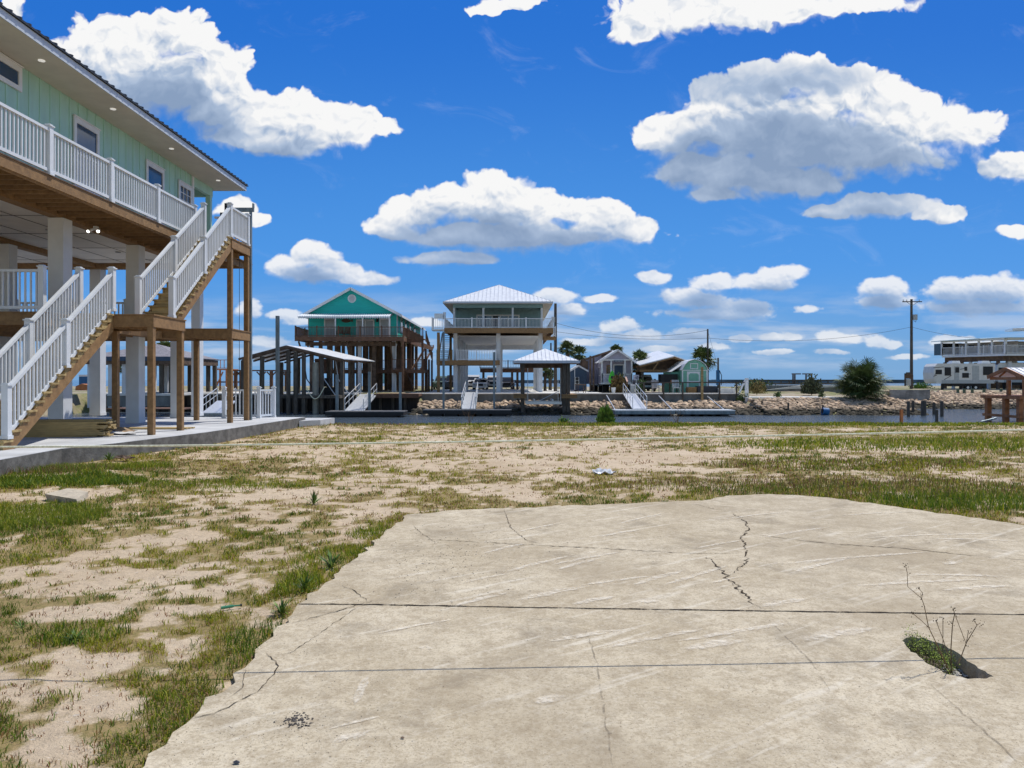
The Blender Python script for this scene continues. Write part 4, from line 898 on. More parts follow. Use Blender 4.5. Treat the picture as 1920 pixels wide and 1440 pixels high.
# things on the upper deck: two rocking chairs
def deck_chair(name, label, x, y, z, m, g=None, s=1.0, back=1):
    t_ = thing(name, label, 'chair', (x, y, z), g); w = .3*s
    q = MB(); q.box(x-w, x+w, y-.28*s, y+.25*s, z+.38*s, z+.43*s); q.build('seat', m, t_)
    q = MB()
    for i in range(5): xx = x-w+.06*s+i*.12*s; q.bar((xx, y+.22*s, z+.43*s), (xx, y+.42*s, z+1.05*s), .09*s, .025)
    q.build('backrest', m, t_)
    for dx in (-w, w-.04):
        for dy in (-.26*s, .22*s): q = MB(); q.box(x+dx, x+dx+.05, y+dy, y+dy+.05, z, z+(.6 if dy < 0 else .38)*s); q.build('leg', m, t_)
        q = MB(); q.box(x+dx-.02, x+dx+.08, y-.3*s, y+.25*s, z+.6*s, z+.63*s); q.build('armrest', m, t_)
    return t_
deck_chair('deck_chair', 'dark wooden chair behind the teal house railing, left of its double doors', X(650, D-1), D-1, zd, wood_d)
deck_chair('deck_chair', 'dark wooden chair on the teal house deck, under the plaque left side', X(637, D-1), D-1, zd, wood_d)
# ================================================================== WHITE HOUSE IN THE MIDDLE
M = thing('stilt_house', 'grey-green house with a white metal hip roof on tall white columns, centre of the view', 'house', (X(934, D), D+12, FG))
ZE = Z(565.5, 74); xa, xb = X(830.8, 74), X(1036.5, 74); xc = (xa+xb)/2; ZA = 11.75; YE = 97
m_ = MB(); cs = [(xa, 74, ZE), (xb, 74, ZE), (xb, YE, ZE), (xa, YE, ZE)]; ra, rb = (xc, 74+5.45, ZA), (xc, YE-5.45, ZA)
m_.slab([cs[0], cs[1], ra], .05); m_.slab([cs[1], cs[2], rb, ra], .05); m_.slab([cs[2], cs[3], rb], .05); m_.slab([cs[3], cs[0], ra, rb], .05)
rf = m_.build('roof', roofw, M)
m_ = MB(); sl2_ = (ZA-ZE)/5.45
for k in range(-13, 14):
    x = xc+k*.4; L = 5.45-abs(x-xc)
    if L > .1: m_.bar((x, 74.02, ZE+.02), (x, 74+L, ZE+.02+L*sl2_), .03, .05)
for k in range(1, 56):
    y = 74+k*.4
    L = min(5.4, y-74, YE-y)
    for sgn in (-1, 1):
        if L > .2: m_.bar((xc+sgn*5.43, y, ZE+.02), (xc+sgn*(5.43-L), y, ZE+.02+L*sl2_), .03, .05)
m_.build('roof_seam', mat('seam_shadow', (.42, .45, .5), .4, .05, metal=.2), rf)
m_ = MB(); m_.box(xa, xb, 73.97, 74.0, ZE-.16, ZE+.02); m_.box(xa-.03, xa-.001, 73.97, YE, ZE-.16, ZE+.02); m_.box(xb+.001, xb+.03, 73.97, YE, ZE-.16, ZE+.02); m_.build('fascia', fascia_m, rf)
m_ = MB(); m_.box(xa+.01, xb-.01, 74.02, YE, ZE-.14, ZE-.11); m_.build('soffit', soffit_m, rf)
wx0, wx1 = X(849.5, D), X(1017.8, D); ZD = Z(617, D)
m_ = MB(); m_.box(wx0, wx1, 78.0, YE-1.2, ZD, ZE-.145)
for i in range(27): x = wx0+.2+i*.335; m_.box(x-.02, x+.02, 77.97, 77.998, ZD, ZE-.5)
m_.build('wall', greyteal, M)
m_ = MB(); m_.box(wx0, wx1, 75.0, 75.22, ZE-.52, ZE-.145); m_.box(wx0, wx0+.2, 75.221, 77.96, ZE-.5, ZE-.145); m_.box(wx1-.2, wx1, 75.221, 77.96, ZE-.5, ZE-.145); m_.build('porch_beam', greyteal, M)
for p_ in (851.3, 906.3, 961.3, 1015.8): m_ = MB(); x = X(p_, D); m_.box(x-.1, x+.1, 75.0, 75.2, ZD, ZE-.525); m_.build('porch_post', white, M)
d2 = 78.0-.0
fr = win(M, 893, 974, 590, 616.5, d2-.03, glass, t=.14, bars=0, name='door')
m_ = MB()
for p_ in (908, 923, 938, 953, 960): m_.box(X(p_, d2)-.05, X(p_, d2)+.05, d2-.16, d2-.11, ZD+.02, Z(592, d2))
m_.build('door_stile', trim, M)
m_ = MB(); m_.box(X(924, d2), X(934, d2), d2-.13, d2-.105, ZD+.02, Z(592.5, d2)); m_.build('open_doorway', black, M)
# upper deck
ex0, ex1 = X(833, D-1.5), X(1038, D-1.5)
m_ = MB(); m_.box(ex0, ex1, D-1.6, D-1.52, ZD-.5, ZD-.03); m_.box(ex0, ex0+.08, D-1.51, YE, ZD-.4, ZD-.03); m_.box(ex1-.08, ex1, D-1.51, YE, ZD-.5, ZD-.03); m_.box(ex0, ex1, D-1.6, YE-1, ZD-.029, ZD)
for i in range(30): x = ex0+.3+i*(ex1-ex0-.5)/30; m_.box(x-.02, x+.02, D-1.515, D+.3, ZD-.38, ZD-.031)
m_.build('deck', wood, M)
for (p, q) in (((ex0, D-1.5), (ex1-.05, D-1.5)),): small_rail(M, ex0+.05, D-1.52, ex1-.05, D-1.52, ZD, .93, white, .135, 3.0, name='deck_railing')
small_rail(M, ex1-.06, D-1.4, ex1-.06, D+10, ZD, .93, white, .14, 3, name='deck_railing'); small_rail(M, ex0+.06, D-1.4, ex0+.06, D+10, ZD, .93, white, .14, 3, name='deck_railing')
part('ceiling', mat('white_ceiling', (.72, .72, .71), .7, .04), M, (852, 1016, 629.4, 630.2, D+.2, 20))
m_ = MB(); m_.box(wx0, wx1, D+.02, D+.3, ZD-.55, ZD-.405) if False else m_.box(wx0, wx1, YE-3, YE-2.7, ZD-1.3, ZD-.75); m_.build('far_beam', column_paint, M)
for i, p_ in enumerate((853.7, 934.3, 1013.6)):
    for j, y in enumerate((75.0, 79.5, 84, 88.5, 93)):
        x = X(p_, D); m_ = MB(); m_.box(x-.2, x+.2, y, y+.4, FG, ZD-.42); m_.build('column', column_paint, M)
# middle deck
zm = Z(675.5, D-.5); m_ = MB(); m_.box(X(820, D), X(937, D-.5), D-.9, D+3.5, zm-.47, zm); m_.build('middle_deck', wood, M)
small_rail(M, X(858, D), D-.85, X(930, D), D-.85, zm, 1.0, white, .16, 2.0, name='deck_railing', bw=.05); small_rail(M, X(821, D), D-.85, X(849, D), D-.85, zm, .9, wood, .14, 1.5, name='deck_railing')
# far low deck under the house with hanging boards
m_ = MB(); m_.box(X(900, 95), X(1010, 95), 95, 98.5, Z(698, 95), Z(690, 95)); m_.build('rear_deck', wood_r, M)
for p_ in (904, 958, 968): m_ = MB(); m_.box(X(p_, 95), X(p_, 95)+.3, 95.2, 95.5, FG, Z(698.2, 95)); m_.build('rear_post', wood_d, M)
small_rail(M, X(900, 95), 95.05, X(1005, 95), 95.05, Z(690, 95), .9, wood_d, .2, 2, name='deck_railing')
# left stairs and its posts
st = MB(); n = 14; ya, yb = D+5.5, D+1.2; s0 = X(823, D+2); s1 = s0+1.0
for i in range(n): zz = (ZD-.1)-(ZD-.1-zm)*i/n; y_ = ya-(ya-yb)*i/n; st.box(s0, s1, y_-.29, y_, zz-.05, zz)
for xx in (s0, s1): st.bar((xx, ya, ZD-.2), (xx, yb, zm-.1), .06, .3)
st.build('staircase', wood, M)
for (x, y) in ((X(822, D-1.3), D-1.3), (X(822.5, D+3), D+3), (X(845, D+5), D+5)): m_ = MB(); m_.box(x-.13, x+.13, y-.13, y+.13, FG, ZD-.42); m_.build('stair_post', wood, M)
lp = MB(); lx0, lx1 = X(811, D-1.6), X(833, D-1.6); lp.box(lx0, lx1, D-2.6, D-1.0, ZD-.30, ZD-.14); lp.build('lift_platform', alu, M)
railing(M, (lx0+.05, D-2.55, ZD-.14), (lx1-.05, D-2.55, ZD-.14), 1.02, .16, 1.2, alu, 'lift_cage', .03, True, .06); railing(M, (lx0+.05, D-2.5, ZD-.14), (lx0+.05, D-1.05, ZD-.14), 1.02, .16, 1.6, alu, 'lift_cage', .03, True, .06)
m_ = MB(); m_.box(X(817, D), X(833, D), D-1.3, D-.6, ZD+1.0, ZD+1.45); m_.cyl(X(835, D), D-1, ZD+.9, ZD+1.6, .14); m_.build('lift_motor', alu, M)
m_ = MB(); m_.box(ex1-.9, X(1042, D), D-.6, D+1.2, Z(637, D), Z(631.5, D)); m_.build('side_landing', wood, M)
railing(M, (ex1, D-.55, Z(631.5, D)), (X(1041, D), D-.55, Z(631.5, D)), .9, .12, 1, white, 'landing_railing', .03, True, .08)
# ================================================================== SHELTERS OVER THE WATER
B = thing('boathouse', 'open boathouse with white hip roof and empty boat lift, right of the grey-green house', 'boathouse', (X(1021, 62), 63.5, WL))
bd = 60.5; bx0, bx1 = X(962, bd), X(1086.8, bd); bz = Z(676.3, bd); bc = (bx0+bx1)/2; dep = 5.4; bza = bz+1.08
m_ = MB(); c0, c1, c2, c3 = (bx0, bd, bz), (bx1, bd, bz), (bx1, bd+dep, bz), (bx0, bd+dep, bz); rr0, rr1 = (bc-.05, bd+dep/2, bza), (bc+.05, bd+dep/2, bza)
for P_ in ([c0, c1, rr1, rr0], [c1, c2, rr1], [c2, c3, rr0, rr1], [c3, c0, rr0]): m_.slab(P_, .04)
rf = m_.build('roof', roofw, B); m_ = MB()
for k in range(-8, 9):
    x = bc+k*.33; L = (1-abs(x-bc)/(bx1-bc))*dep/2
    if L > .15: m_.bar((x, bd+.02, bz+.015), (x, bd+L, bz+.015+L*1.08/(dep/2)), .025, .045)
m_.build('roof_seam', MATS['seam_shadow'], rf)
m_ = MB(); m_.box(bx0, bx1, bd-.03, bd-.002, bz-.2, bz+.02); m_.box(bx0-.03, bx0-.001, bd-.03, bd+dep, bz-.2, bz+.02); m_.box(bx1+.001, bx1+.03, bd-.03, bd+dep, bz-.2, bz+.02); m_.build('fascia', fascia_m, rf)
m_ = MB(); m_.box(bx0+.05, bx1-.05, bd+.01, bd+dep, bz-.19, bz-.12); m_.build('frame_beam', wood_d, B)
for px_ in (980.3, 1058, 1065.5):
    for y in (bd+.9, bd+4.4): m_ = MB(); x = X(px_, bd+.9); m_.box(x-.14, x+.14, y-.14, y+.14, WL-1, bz-.2); m_.build('post', wood_g, B)
for (a, b2) in ((963, 987), (1054, 1083)):
    m_ = MB(); x0, x1 = X(a, bd), X(b2, bd); m_.box(x0, x1, bd+.35, bd+.7, Z(747, bd), Z(741, bd)); m_.box(x0, x1, bd+5, bd+5.3, Z(747, bd), Z(741, bd)); m_.box(x0, x1, bd+.3, bd+5.4, Z(740.9, bd), Z(739.5, bd)); m_.build('catwalk', wood, B)
    m_ = MB(); m_.bar((x0+.3, bd+.9, Z(748, bd)), (X(981 if a < 1000 else 1062, bd), bd+.9, Z(766, bd)), .1, .16); m_.build('brace', wood_g, B)
m_ = MB(); z_ = Z(757, bd); m_.box(X(986, bd), X(1055, bd), bd+1.0, bd+1.15, z_-.08, z_+.14); m_.box(X(986, bd), X(1055, bd), bd+4, bd+4.15, z_-.08, z_+.14); m_.bar((X(1003, bd), bd+1.2, z_+.25), (X(1003, bd), bd+4, z_+.25), .12, .12); m_.bar((X(1038, bd), bd+1.2, z_+.25), (X(1038, bd), bd+4, z_+.25), .12, .12); m_.build('lift_cradle', alu, B)
for px_ in (990, 1048, 1053): m_ = MB(); m_.tube([(X(px_, bd), bd+1.05, z_), (X(px_, bd), bd+1.05, z_+2.9)], .03, 6); m_.build('lift_guide', alu, B)
m_ = MB(); m_.tube([(X(1012, bd), bd+1.3, z_+.2), (X(1050, bd), bd+1.3, z_+1.0)], .03, 6); m_.build('lift_arm', alu, B)
m_ = MB(); m_.box(bx0+.6, bx1-.6, bd+2.5, bd+2.8, bz-.55, bz-.21); m_.build('cross_beam', wood_d, B)
# left boathouse with shallow gable
LB = thing('boathouse', 'dark open boathouse with a shallow white gable roof, in front of the teal house', 'boathouse', (-17.5, 64, WL))
z_e = 3.40; z_r = 4.48; L0 = Vector((-21.9, 59.8, z_e)); R0 = Vector((-14.1, 62.5, z_e)); ax = Vector((1.25, 7.6, 0)); A0 = Vector((-18.45, 61, z_r))
m_ = MB(); m_.slab([L0, A0, A0+ax, L0+ax], .07); m_.slab([A0, R0, R0+ax, A0+ax], .07); rf = m_.build('roof', roofw, LB)
m_ = MB(); m_.bar(L0-Vector((0, .03, .12)), A0-Vector((0, .03, .12)), .05, .18); m_.bar(A0-Vector((0, .03, .12)), R0-Vector((0, .03, .12)), .05, .18); m_.build('bargeboard', wood_d, rf)
m_ = MB()
for f in (.02, .25, .5, .75, .97):
    o_ = ax*f; m_.bar(L0+o_-Vector((-.2, 0, .22)), A0+o_-Vector((0, 0, .22)), .1, .16); m_.bar(A0+o_-Vector((0, 0, .22)), R0+o_-Vector((.2, 0, .22)), .1, .16)
m_.build('rafter', wood_d, LB)
def at_front(p_, base=0): u = (p_-436)/(646-436); return L0.lerp(R0, u)
for p_ in (441, 478, 505, 530, 545, 561, 577, 598, 640):
    for f in ((.04, .9) if p_ not in (505, 577) else (.5,)):
        c_ = at_front(p_)+ax*f; u = (p_-436)/210; zt = z_e-.35+(z_r-z_e)*(1-abs(u-.47)/.53)*.95; m_ = MB(); m_.box(c_.x-.14, c_.x+.14, c_.y-.14, c_.y+.14, WL-.6, max(zt, z_e-.2)); m_.build('post', wood_g, LB)
c_ = at_front(583); m_ = MB(); m_.cyl(c_.x, c_.y+.8, WL, z_e-.3, .26, 16); m_.build('wrapped_piling', mat('piling_wrap', (.42, .40, .33), .6, .1, 3), LB)
m_ = MB(); q0, q1 = at_front(436)+ax*.1, at_front(640)+ax*.1; m_.box(q0.x, q1.x, 61.5, 63.5, .12, .36); m_.build('catwalk', wood_g, LB)
m_ = MB(); m_.tube([(X(574, 61)+.0, 61, Z(726, 61))]+[(X(574+34*i/12, 61), 61, Z(726, 61)-.95*math.sin(math.pi*i/12)) for i in range(1, 13)], .035, 6); m_.build('hanging_hose', rope_m, LB)
for p_ in (556, 592, 622): m_ = MB(); c_ = at_front(p_); m_.tube([(c_.x, c_.y+1.2, z_e-.1), (c_.x+.25, c_.y+1.2, 1.7), (c_.x+1.2, c_.y+1.3, .3)], .045, 6); m_.build('lift_strap', alu if p_ != 556 else cable_m, LB)
m_ = MB(); m_.box(X(596, 64), X(632, 64), 63.5, 65.5, .2, 1.0); m_.box(X(600, 64), X(616, 64), 64, 65, 1.05, 1.8); m_.build('engine_box', black, LB)
# bulkhead in front of the teal house
m_ = MB(); m_.box(-38, -8.3, 66.5, 66.8, -1.9, .17); bk = struct(m_, 'timber_bulkhead', mat('dark_bulkhead', (.035, .03, .028), .85, .3, 2, stretch=(3, 1, .3)))
for x in np.arange(-37, -8.4, 1.1): q = MB(); q.box(x-.12, x+.12, 66.3, 66.49, -1.9, .165); q.build('bulkhead_piling', wood_g, bk)
m_ = MB(); m_.box(X(700, 65), X(784, 65), 65.4, 68.0, .18, .42); m_.box(X(700, 65), X(784, 65), 65.35, 65.39, .05, .42); m_.build('dock_deck', wood_r, bk)
m_ = MB(); m_.box(-38, -14, 66.81, 76, FG-.1, FG+.03); struct(m_, 'concrete_apron', conc_w)
# ================================================================== DOCKS, GANGWAYS, PILES
def dock(px0, px1, d, w, ztop, label, m_top):
    t_ = thing('floating_dock', label, 'dock', ((X(px0, d)+X(px1, d))/2, d+w/2, WL)); q = MB(); q.box(X(px0, d), X(px1, d), d, d+w, ztop-.07, ztop); q.build('dock_board', m_top, t_)
    q = MB(); q.box(X(px0, d)+.02, X(px1, d)-.02, d+.02, d+w-.02, ztop-.32, ztop-.071); q.build('frame', steel if m_top is alu else black, t_)
    for k in range(5): u = X(px0, d)+.5+(X(px1, d)-X(px0, d)-2)*k/4; q = MB(); q.box(u, u+1.0, d+.1, d+w-.1, WL-.12, ztop-.321); q.build('float', black, t_)
    return t_
dgrey = mat('grey_dock_board', (.10, .10, .105), .7, .15, 5)
dock(609, 757, 56.5, 2.2, Z(771.5, 56.5), 'dark floating dock moored below the teal house', dgrey)
dock(792, 959, 58, 2.0, Z(768.5, 58), 'long dark floating dock in front of the grey-green house and its rocks', dgrey)
dock(1153, 1266.5, 58, 2.0, Z(769, 58), 'grey floating dock carrying a gangway, below the lavender cottage', alu); dock(1267.5, 1379, 58, 2.0, Z(769, 58), 'grey floating dock with no gangway, right end of the seawall', alu)
def gangway(label, pb, pt, w, sx=0.0):
    pb, pt = Vector(pb), Vector(pt); t_ = thing('gangway', label, 'gangway', tuple((pb+pt)/2)); dv = (pt-pb); side = Vector((dv.y, -dv.x, 0)).normalized()*(w/2)
    q = MB(); q.bar(pb, pt, w, .07); q.build('ramp', alu, t_)
    for s_ in (-1, 1):
        q = MB(); o_ = side*s_*.96; up = Vector((0, 0, 1.0))
        q.tube([pb+o_, pb+o_+up*.95, pb+o_+up+dv*.03, pt+o_+up-dv*.03, pt+o_+up*.95, pt+o_], .032, 8)
        q.tube([pb+o_+up*.5, pt+o_+up*.5], .024, 6)
        for f in (.25, .5, .75): q.tube([pb+o_+dv*f, pb+o_+dv*f+up], .024, 6)
        q.build('handrail', alu, t_)
    return t_
gangway('aluminium gangway with round handrails beside the teal house dock', W(664, 771, 58), W(691, 739.5, 66), 1.5)
gangway('white gangway with straight handrails running up in front of the grey-green house', W(878.5, 767, 59), W(884.5, 736, 68), 1.15)
gangway('aluminium gangway leaning left up to the lavender cottage seawall', W(1199.5, 767, 59), W(1180, 738.5, 68), 1.15)
def pile(label, px0, px1, pt, pb, d, m=steel, name='steel_pile', cat='pile', round_=False, group=None, z0=None):
    x0, x1 = X(px0, d), X(px1, d); mb = MB(); z0 = WL-.8 if z0 is None else z0; w = x1-x0; zt = Z(pt, d)
    if round_: mb.tube([((x0+x1)/2, d, z0), ((x0+x1)/2, d, zt-.06), ((x0+x1)/2, d, zt)], [w/2, w/2*.97, w/2*.80], 12)
    else:
        xm_ = (x0+x1)/2; tw = w*.16; mb.box(x0, x1, d, d+tw, z0, zt); mb.box(x0, x1, d+w-tw, d+w, z0, zt); mb.box(xm_-tw/2, xm_+tw/2, d+tw+.001, d+w-tw-.001, z0, zt)
    o = tag(mb.build(name, m), label, cat)
    if group: o['group'] = group
    return o
pile('tall grey steel pile standing alone behind the far corner of the house slab', 516.5, 522.5, 592, 783, 38)
pile('grey steel pile left of the teal house gangway', 629, 634, 702, 0, 59); pile('grey steel pile standing through the teal house gangway', 690, 694.5, 697, 0, 59.2); pile('grey steel pile right of the teal house gangway', 748, 752.5, 698, 0, 59)
pile('tall slender grey steel pile at the left end of the long dark dock', 829.5, 833.5, 622, 0, 60.2); pile('grey steel pile on the dock between gangway and boathouse', 924.5, 928.5, 660, 0, 60.2)
pile('grey steel pile seen between two white columns of the mint house', 366.5, 371.5, 597, 0, 38)
# rods holding the right dock
for (a, b2, c_, d_) in ((1137, 741, 1153, 768), (1235, 742, 1260, 768), (1326, 743, 1357, 768)):
    q = MB(); q.tube([W(a, b2, 67.9), W(c_, d_, 60)], .05, 8); tag(q.build('mooring_rod', alu), {1137: 'grey rod slanting from the seawall to the left end of the dock', 1235: 'grey rod slanting to the middle joint of the right docks', 1326: 'rusty grey rod slanting from the seawall to the last dock'}[a], 'rod')
# timber railing along the seawall
fr = thing('timber_railing', 'long low timber rail on thin posts along the right seawall', 'railing', (X(1310, 67.8), 67.8, FG))
q = MB(); q.bar(W(1196, 717.5, 67.8), W(1396, 717, 67.8), .06, .1); q.build('top_rail', wood_g, fr)
for p_ in (1207, 1244, 1280, 1349, 1381): q = MB(); q.box(X(p_, 67.8)-.06, X(p_, 67.8)+.06, 67.70, 67.84, -.2, Z(718, 67.8)); q.build('post', wood_g, fr)
q = MB(); q.box(X(1316, 67.8)-.09, X(1316, 67.8)+.09, 67.6, 67.84, -.2, Z(688, 67.8)); q.build('post', wood_y, fr)
# ================================================================== PALMS
def fan(mb, base, dirv, stalk, rad, nb, wd, droop):
    d = Vector(dirv).normalized(); c = Vector(base)+d*stalk
    side = d.cross(Vector((0, 0, 1)))
    if side.length < .1: side = Vector((1, 0, 0))
    side.normalize(); nrm = side.cross(d).normalized(); side = (side*math.cos(.5)+nrm*random.uniform(-.6, .6)).normalized()
    mb.bar(base, c, .03, .03)
    for i in range(nb):
        a = (i/(nb-1)-.5)*math.radians(200)*random.uniform(.95, 1.05); L = rad*random.uniform(.8, 1.08)*(1-.18*abs(a)/1.7)
        v = (d*math.cos(a)+side*math.sin(a)).normalized(); p1 = c+v*L*.6; p2 = c+v*L+Vector((0, 0, -droop*L*random.uniform(.5, 1.3)))
        w = nrm.cross(v).normalized() if nrm.cross(v).length > .01 else side; w1 = w*wd*.5
        o = len(mb.v); mb.v += [tuple(c), tuple(p1-w1), tuple(p2), tuple(p1+w1)]; mb.f.append((o, o+1, o+2, o+3)); mb.mi.append(0)
def palm(label, x, y, z0, h, cr, lean=(0, 0), n=36, tr=.17, seed=1):
    random.seed(seed); t_ = thing('palm_tree', label, 'palm tree', (x, y, z0)); mb = MB(); top = Vector((x+lean[0], y+lean[1], z0+h))
    pts = [Vector((x+lean[0]*(k/6)**1.6, y+lean[1]*(k/6)**1.6, z0-.2+(h+.2)*k/6)) for k in range(7)]
    mb.tube(pts, [tr*1.25, tr, tr*.95, tr*.95, tr, tr*1.15, tr*1.2], 10); mb.build('trunk', trunk_m, t_, smooth=True)
    c = MB()
    for i in range(n):
        a = i*2.4; e = random.uniform(-.95, 1.35) if i < n*.75 else random.uniform(.4, 1.5)
        fan(c, top+Vector((0, 0, .05)), (math.cos(a)*math.cos(e), math.sin(a)*math.cos(e), math.sin(e)), cr*random.uniform(.30, .5), cr*random.uniform(.52, .68), 15, cr*.085, .25)
    c.build('crown', frond_m, t_)
def pl(label, px, ptop, pbase, d, cr, **k):
    cr *= 1.22; zt = Z(ptop, d)-cr*.75; z0 = Z(pbase, d); palm(label, X(px, d), d, z0, zt-z0, cr, **k)
pl('bushy palm behind the white boathouse roof, left of the pair', 1064, 640, 733, 84, 1.15, seed=3); pl('palm with a drooping crown, right one of the pair beside the navy shed', 1080, 650, 733, 85, 1.0, lean=(.35, 0), seed=4)
pl('palm whose crown just shows above the lavender cottage ridge', 1155, 647, 735, 96, 1.0, seed=5); pl('stout palm between the lavender cottage and the carport', 1199, 659, 734, 80, 1.15, seed=6, tr=.24)
pl('palm with ragged crown beside the thin pole, behind the seafoam shed', 1322, 652, 735, 84, 1.6, seed=7, lean=(-.3, 0))
pl('small palm seen under the grey-green house, right of its columns', 1022, 686, 731, 84, .8, seed=8); pl('young palm beside the dark utility pole, right of the grey-green house', 1031, 692, 731, 90, .7, seed=9)
pl('palm rising behind the shingled pavilion at the left', 309, 641, 728, 92, 1.5, seed=10)
# great fan palm clump on the right bank
random.seed(21); fp = thing('fan_palm', 'huge round dark green fan palm clump growing on the right bank rocks', 'palm', (X(1620, 65), 65.5, -.2))
c = MB(); cx, cy, cz = X(1620, 65), 65.5, -.1
for i in range(360):
    a = random.uniform(0, 6.283); e = math.asin(random.uniform(-.25, 1)); ro = random.uniform(.35, 1.0)
    b0 = (cx+random.uniform(-.5, .5), cy+random.uniform(-.5, .5), cz+random.uniform(.2, 1.7)); hh = 1.0+.12*math.sin(3*a)
    fan(c, b0, (math.cos(a)*math.cos(e), math.sin(a)*math.cos(e), math.sin(e)*1.15), 1.62*hh*ro, random.uniform(.8, 1.15), 18, .065, .2)
c.build('crown', frond_m, fp); q = MB(); q.cyl(cx, cy, -.5, 1.0, .35, 12); q.build('trunk', trunk_m, fp)
def bush(label, x, y, z, rx, rz, n, m, leaf=.12, name='bush', stems=0, up=.6, cat='bush', group=None):
    mb = MB()
    for i in range(n):
        a = random.uniform(0, 6.283); e = math.asin(random.uniform(0, 1)); q = random.random()**.45*(1+.25*math.sin(a*3+x)); p = Vector((x+math.cos(a)*math.cos(e)*rx*q, y+math.sin(a)*math.cos(e)*rx*q, z+math.sin(e)*rz*q))
        v = Vector((random.gauss(0, 1), random.gauss(0, 1), abs(random.gauss(0, 1))+up)).normalized()*leaf*random.uniform(.6, 1.4); w = v.cross(Vector((random.gauss(0, 1), random.gauss(0, 1), .3))).normalized()*leaf*.25
        o = len(mb.v); mb.v += [tuple(p), tuple(p+v*.5+w), tuple(p+v), tuple(p+v*.5-w)]; mb.f.append((o, o+1, o+2, o+3)); mb.mi.append(0)
    t_ = thing(name, label, cat, (x, y, z), group); mb.build('foliage', m, t_); q = MB()
    for k in range(max(3, stems)): a = k*2.1; q.tube([(x, y, z-.1), (x+math.cos(a)*rx*.5, y+math.sin(a)*rx*.5, z+rz*.75)], [max(.008, rx*.02), .004], 5)
    q.build('stem', dry_m, t_); return t_
random.seed(5)
# ================================================================== LAVENDER COTTAGE
def gable_house(T_, px0, px1, pe, pa, pb, d, y1, wm, m_roof, ov=.3, apx=None, wallname='wall'):
    x0, x1, ze, za, zb = X(px0, d), X(px1, d), Z(pe, d), Z(pa, d), Z(pb, d); xm = (x0+x1)/2 if apx is None else X(apx, d)
    q = MB(); q.prism([(x0, zb), (x1, zb), (x1, ze), (xm, za-.12), (x0, ze)], 'y', d, y1); q.build(wallname, wm, T_, fix=True)
    s = (za-ze)/(xm-x0); q = MB()
    for sg, xe in ((-1, x0), (1, x1)): xo = xe+sg*ov; q.slab([(xm, d-ov, za), (xo, d-ov, ze-ov*s), (xo, y1+ov, ze-ov*s), (xm, y1+ov, za)], .07)
    r = q.build('roof', m_roof, T_); q = MB()
    for sg, xe in ((-1, x0), (1, x1)): xo = xe+sg*ov; q.bar((xm, d-ov-.02, za-.09), (xo, d-ov-.02, ze-ov*s-.09), .04, .16)
    q.build('bargeboard', trim, r); return x0, x1, zb, ze, za
LC = thing('cottage', 'small lavender gabled cottage with a white railed porch behind the seawall', 'cottage', (X(1155, 78), 80, FG))
d = 76.0; x0, x1, zb, ze, za = gable_house(LC, 1129, 1186, 675, 655.5, 719.5, d+1.8, 92, lav, roofw, ov=.35)
q = MB(); q.prism([(X(1126, d), Z(675, d)), (X(1187, d), Z(675, d)), (X(1158, d), Z(656.5, d))], 'y', d, d+1.79); q.build('porch_gable', lav, LC, fix=True)
q = MB(); xa_, xb_, xm_ = X(1124, d), X(1190, d), X(1158, d)
for xo in (xa_, xb_): q.slab([(xm_, d-.3, Z(655, d)), (xo, d-.3, Z(677, d)), (xo, d+1.4, Z(677, d)), (xm_, d+1.4, Z(655, d))], .07)
q.build('porch_roof', roofw, LC)
q = MB(); q.bar((xm_, d-.32, Z(656.5, d)), (xa_, d-.32, Z(678, d)), .04, .18); q.bar((xm_, d-.32, Z(656.5, d)), (xb_, d-.32, Z(678, d)), .04, .18); q.build('bargeboard', trim, LC)
part('porch_beam', trim, LC, (1127, 1186, 673.5, 676, d-.02, .12)); part('porch_floor', trim, LC, (1127, 1186, 718.5, 720.5, d-.05, 1.84))
for p_ in (1128.7, 1146, 1172, 1184.5): q = MB(); q.box(X(p_, d)-.07, X(p_, d)+.07, d, d+.12, Z(718.4, d), Z(676.1, d)); q.build('porch_post', trim, LC)
small_rail(LC, X(1129, d), d+.05, X(1145, d), d+.05, Z(718.4, d), .92, trim, .12, 5, name='porch_railing'); small_rail(LC, X(1173, d), d+.05, X(1184, d), d+.05, Z(718.4, d), .92, trim, .12, 5, name='porch_railing')
part('door', navy, LC, (1152, 1168, 685, 718, d+1.74, .05)); part('door_trim', trim, LC, (1150, 1170, 683, 684.9, d+1.72, .07), (1150, 1151.9, 685, 718, d+1.72, .07), (1168.1, 1170, 685, 718, d+1.72, .07)); win(LC, 1137, 1147, 685, 702, d+1.78, glass_d, wood, t=.08)
sg = part('name_sign', navy, LC, (1151, 1168, 675.6, 678.4, d-.12, .04)); q = MB()
for k, p_ in enumerate(np.arange(1152.5, 1166.5, 1.25)): q.tube([W(p_, 677.4, d-.13), W(p_+.5, 676.3, d-.13), W(p_+1.1, 677.6, d-.13)], .012, 4)
q.build('painted_script', trim, sg)
for (y, hh) in ((79.5, 1), (85, 1), (89, 1)): q = MB(); q.box(x0-.05, x0-.003, y, y+1.0, Z(704, d), Z(687, d)); w = q.build('window', trim, LC); q = MB(); q.box(x0-.06, x0-.051, y+.1, y+.9, Z(703, d), Z(688, d)); q.build('pane', glass_d, w)
q = MB()
for x in (x0+.3, (x0+x1)/2, x1-.3):
    for y in (78.2, 82, 86, 90): q.box(x-.2, x+.2, y-.2, y+.2, FG-.1, zb)
q.box(x0+.1, x1-.1, 78.0, 91.8, zb-.22, zb-.005); q.build('skid_base', black, LC)
LA = thing('metal_roof_shelter', 'grey metal roofed shelter adjoining the lavender cottage on its left', 'shelter', (X(1098, 84), 86, FG))
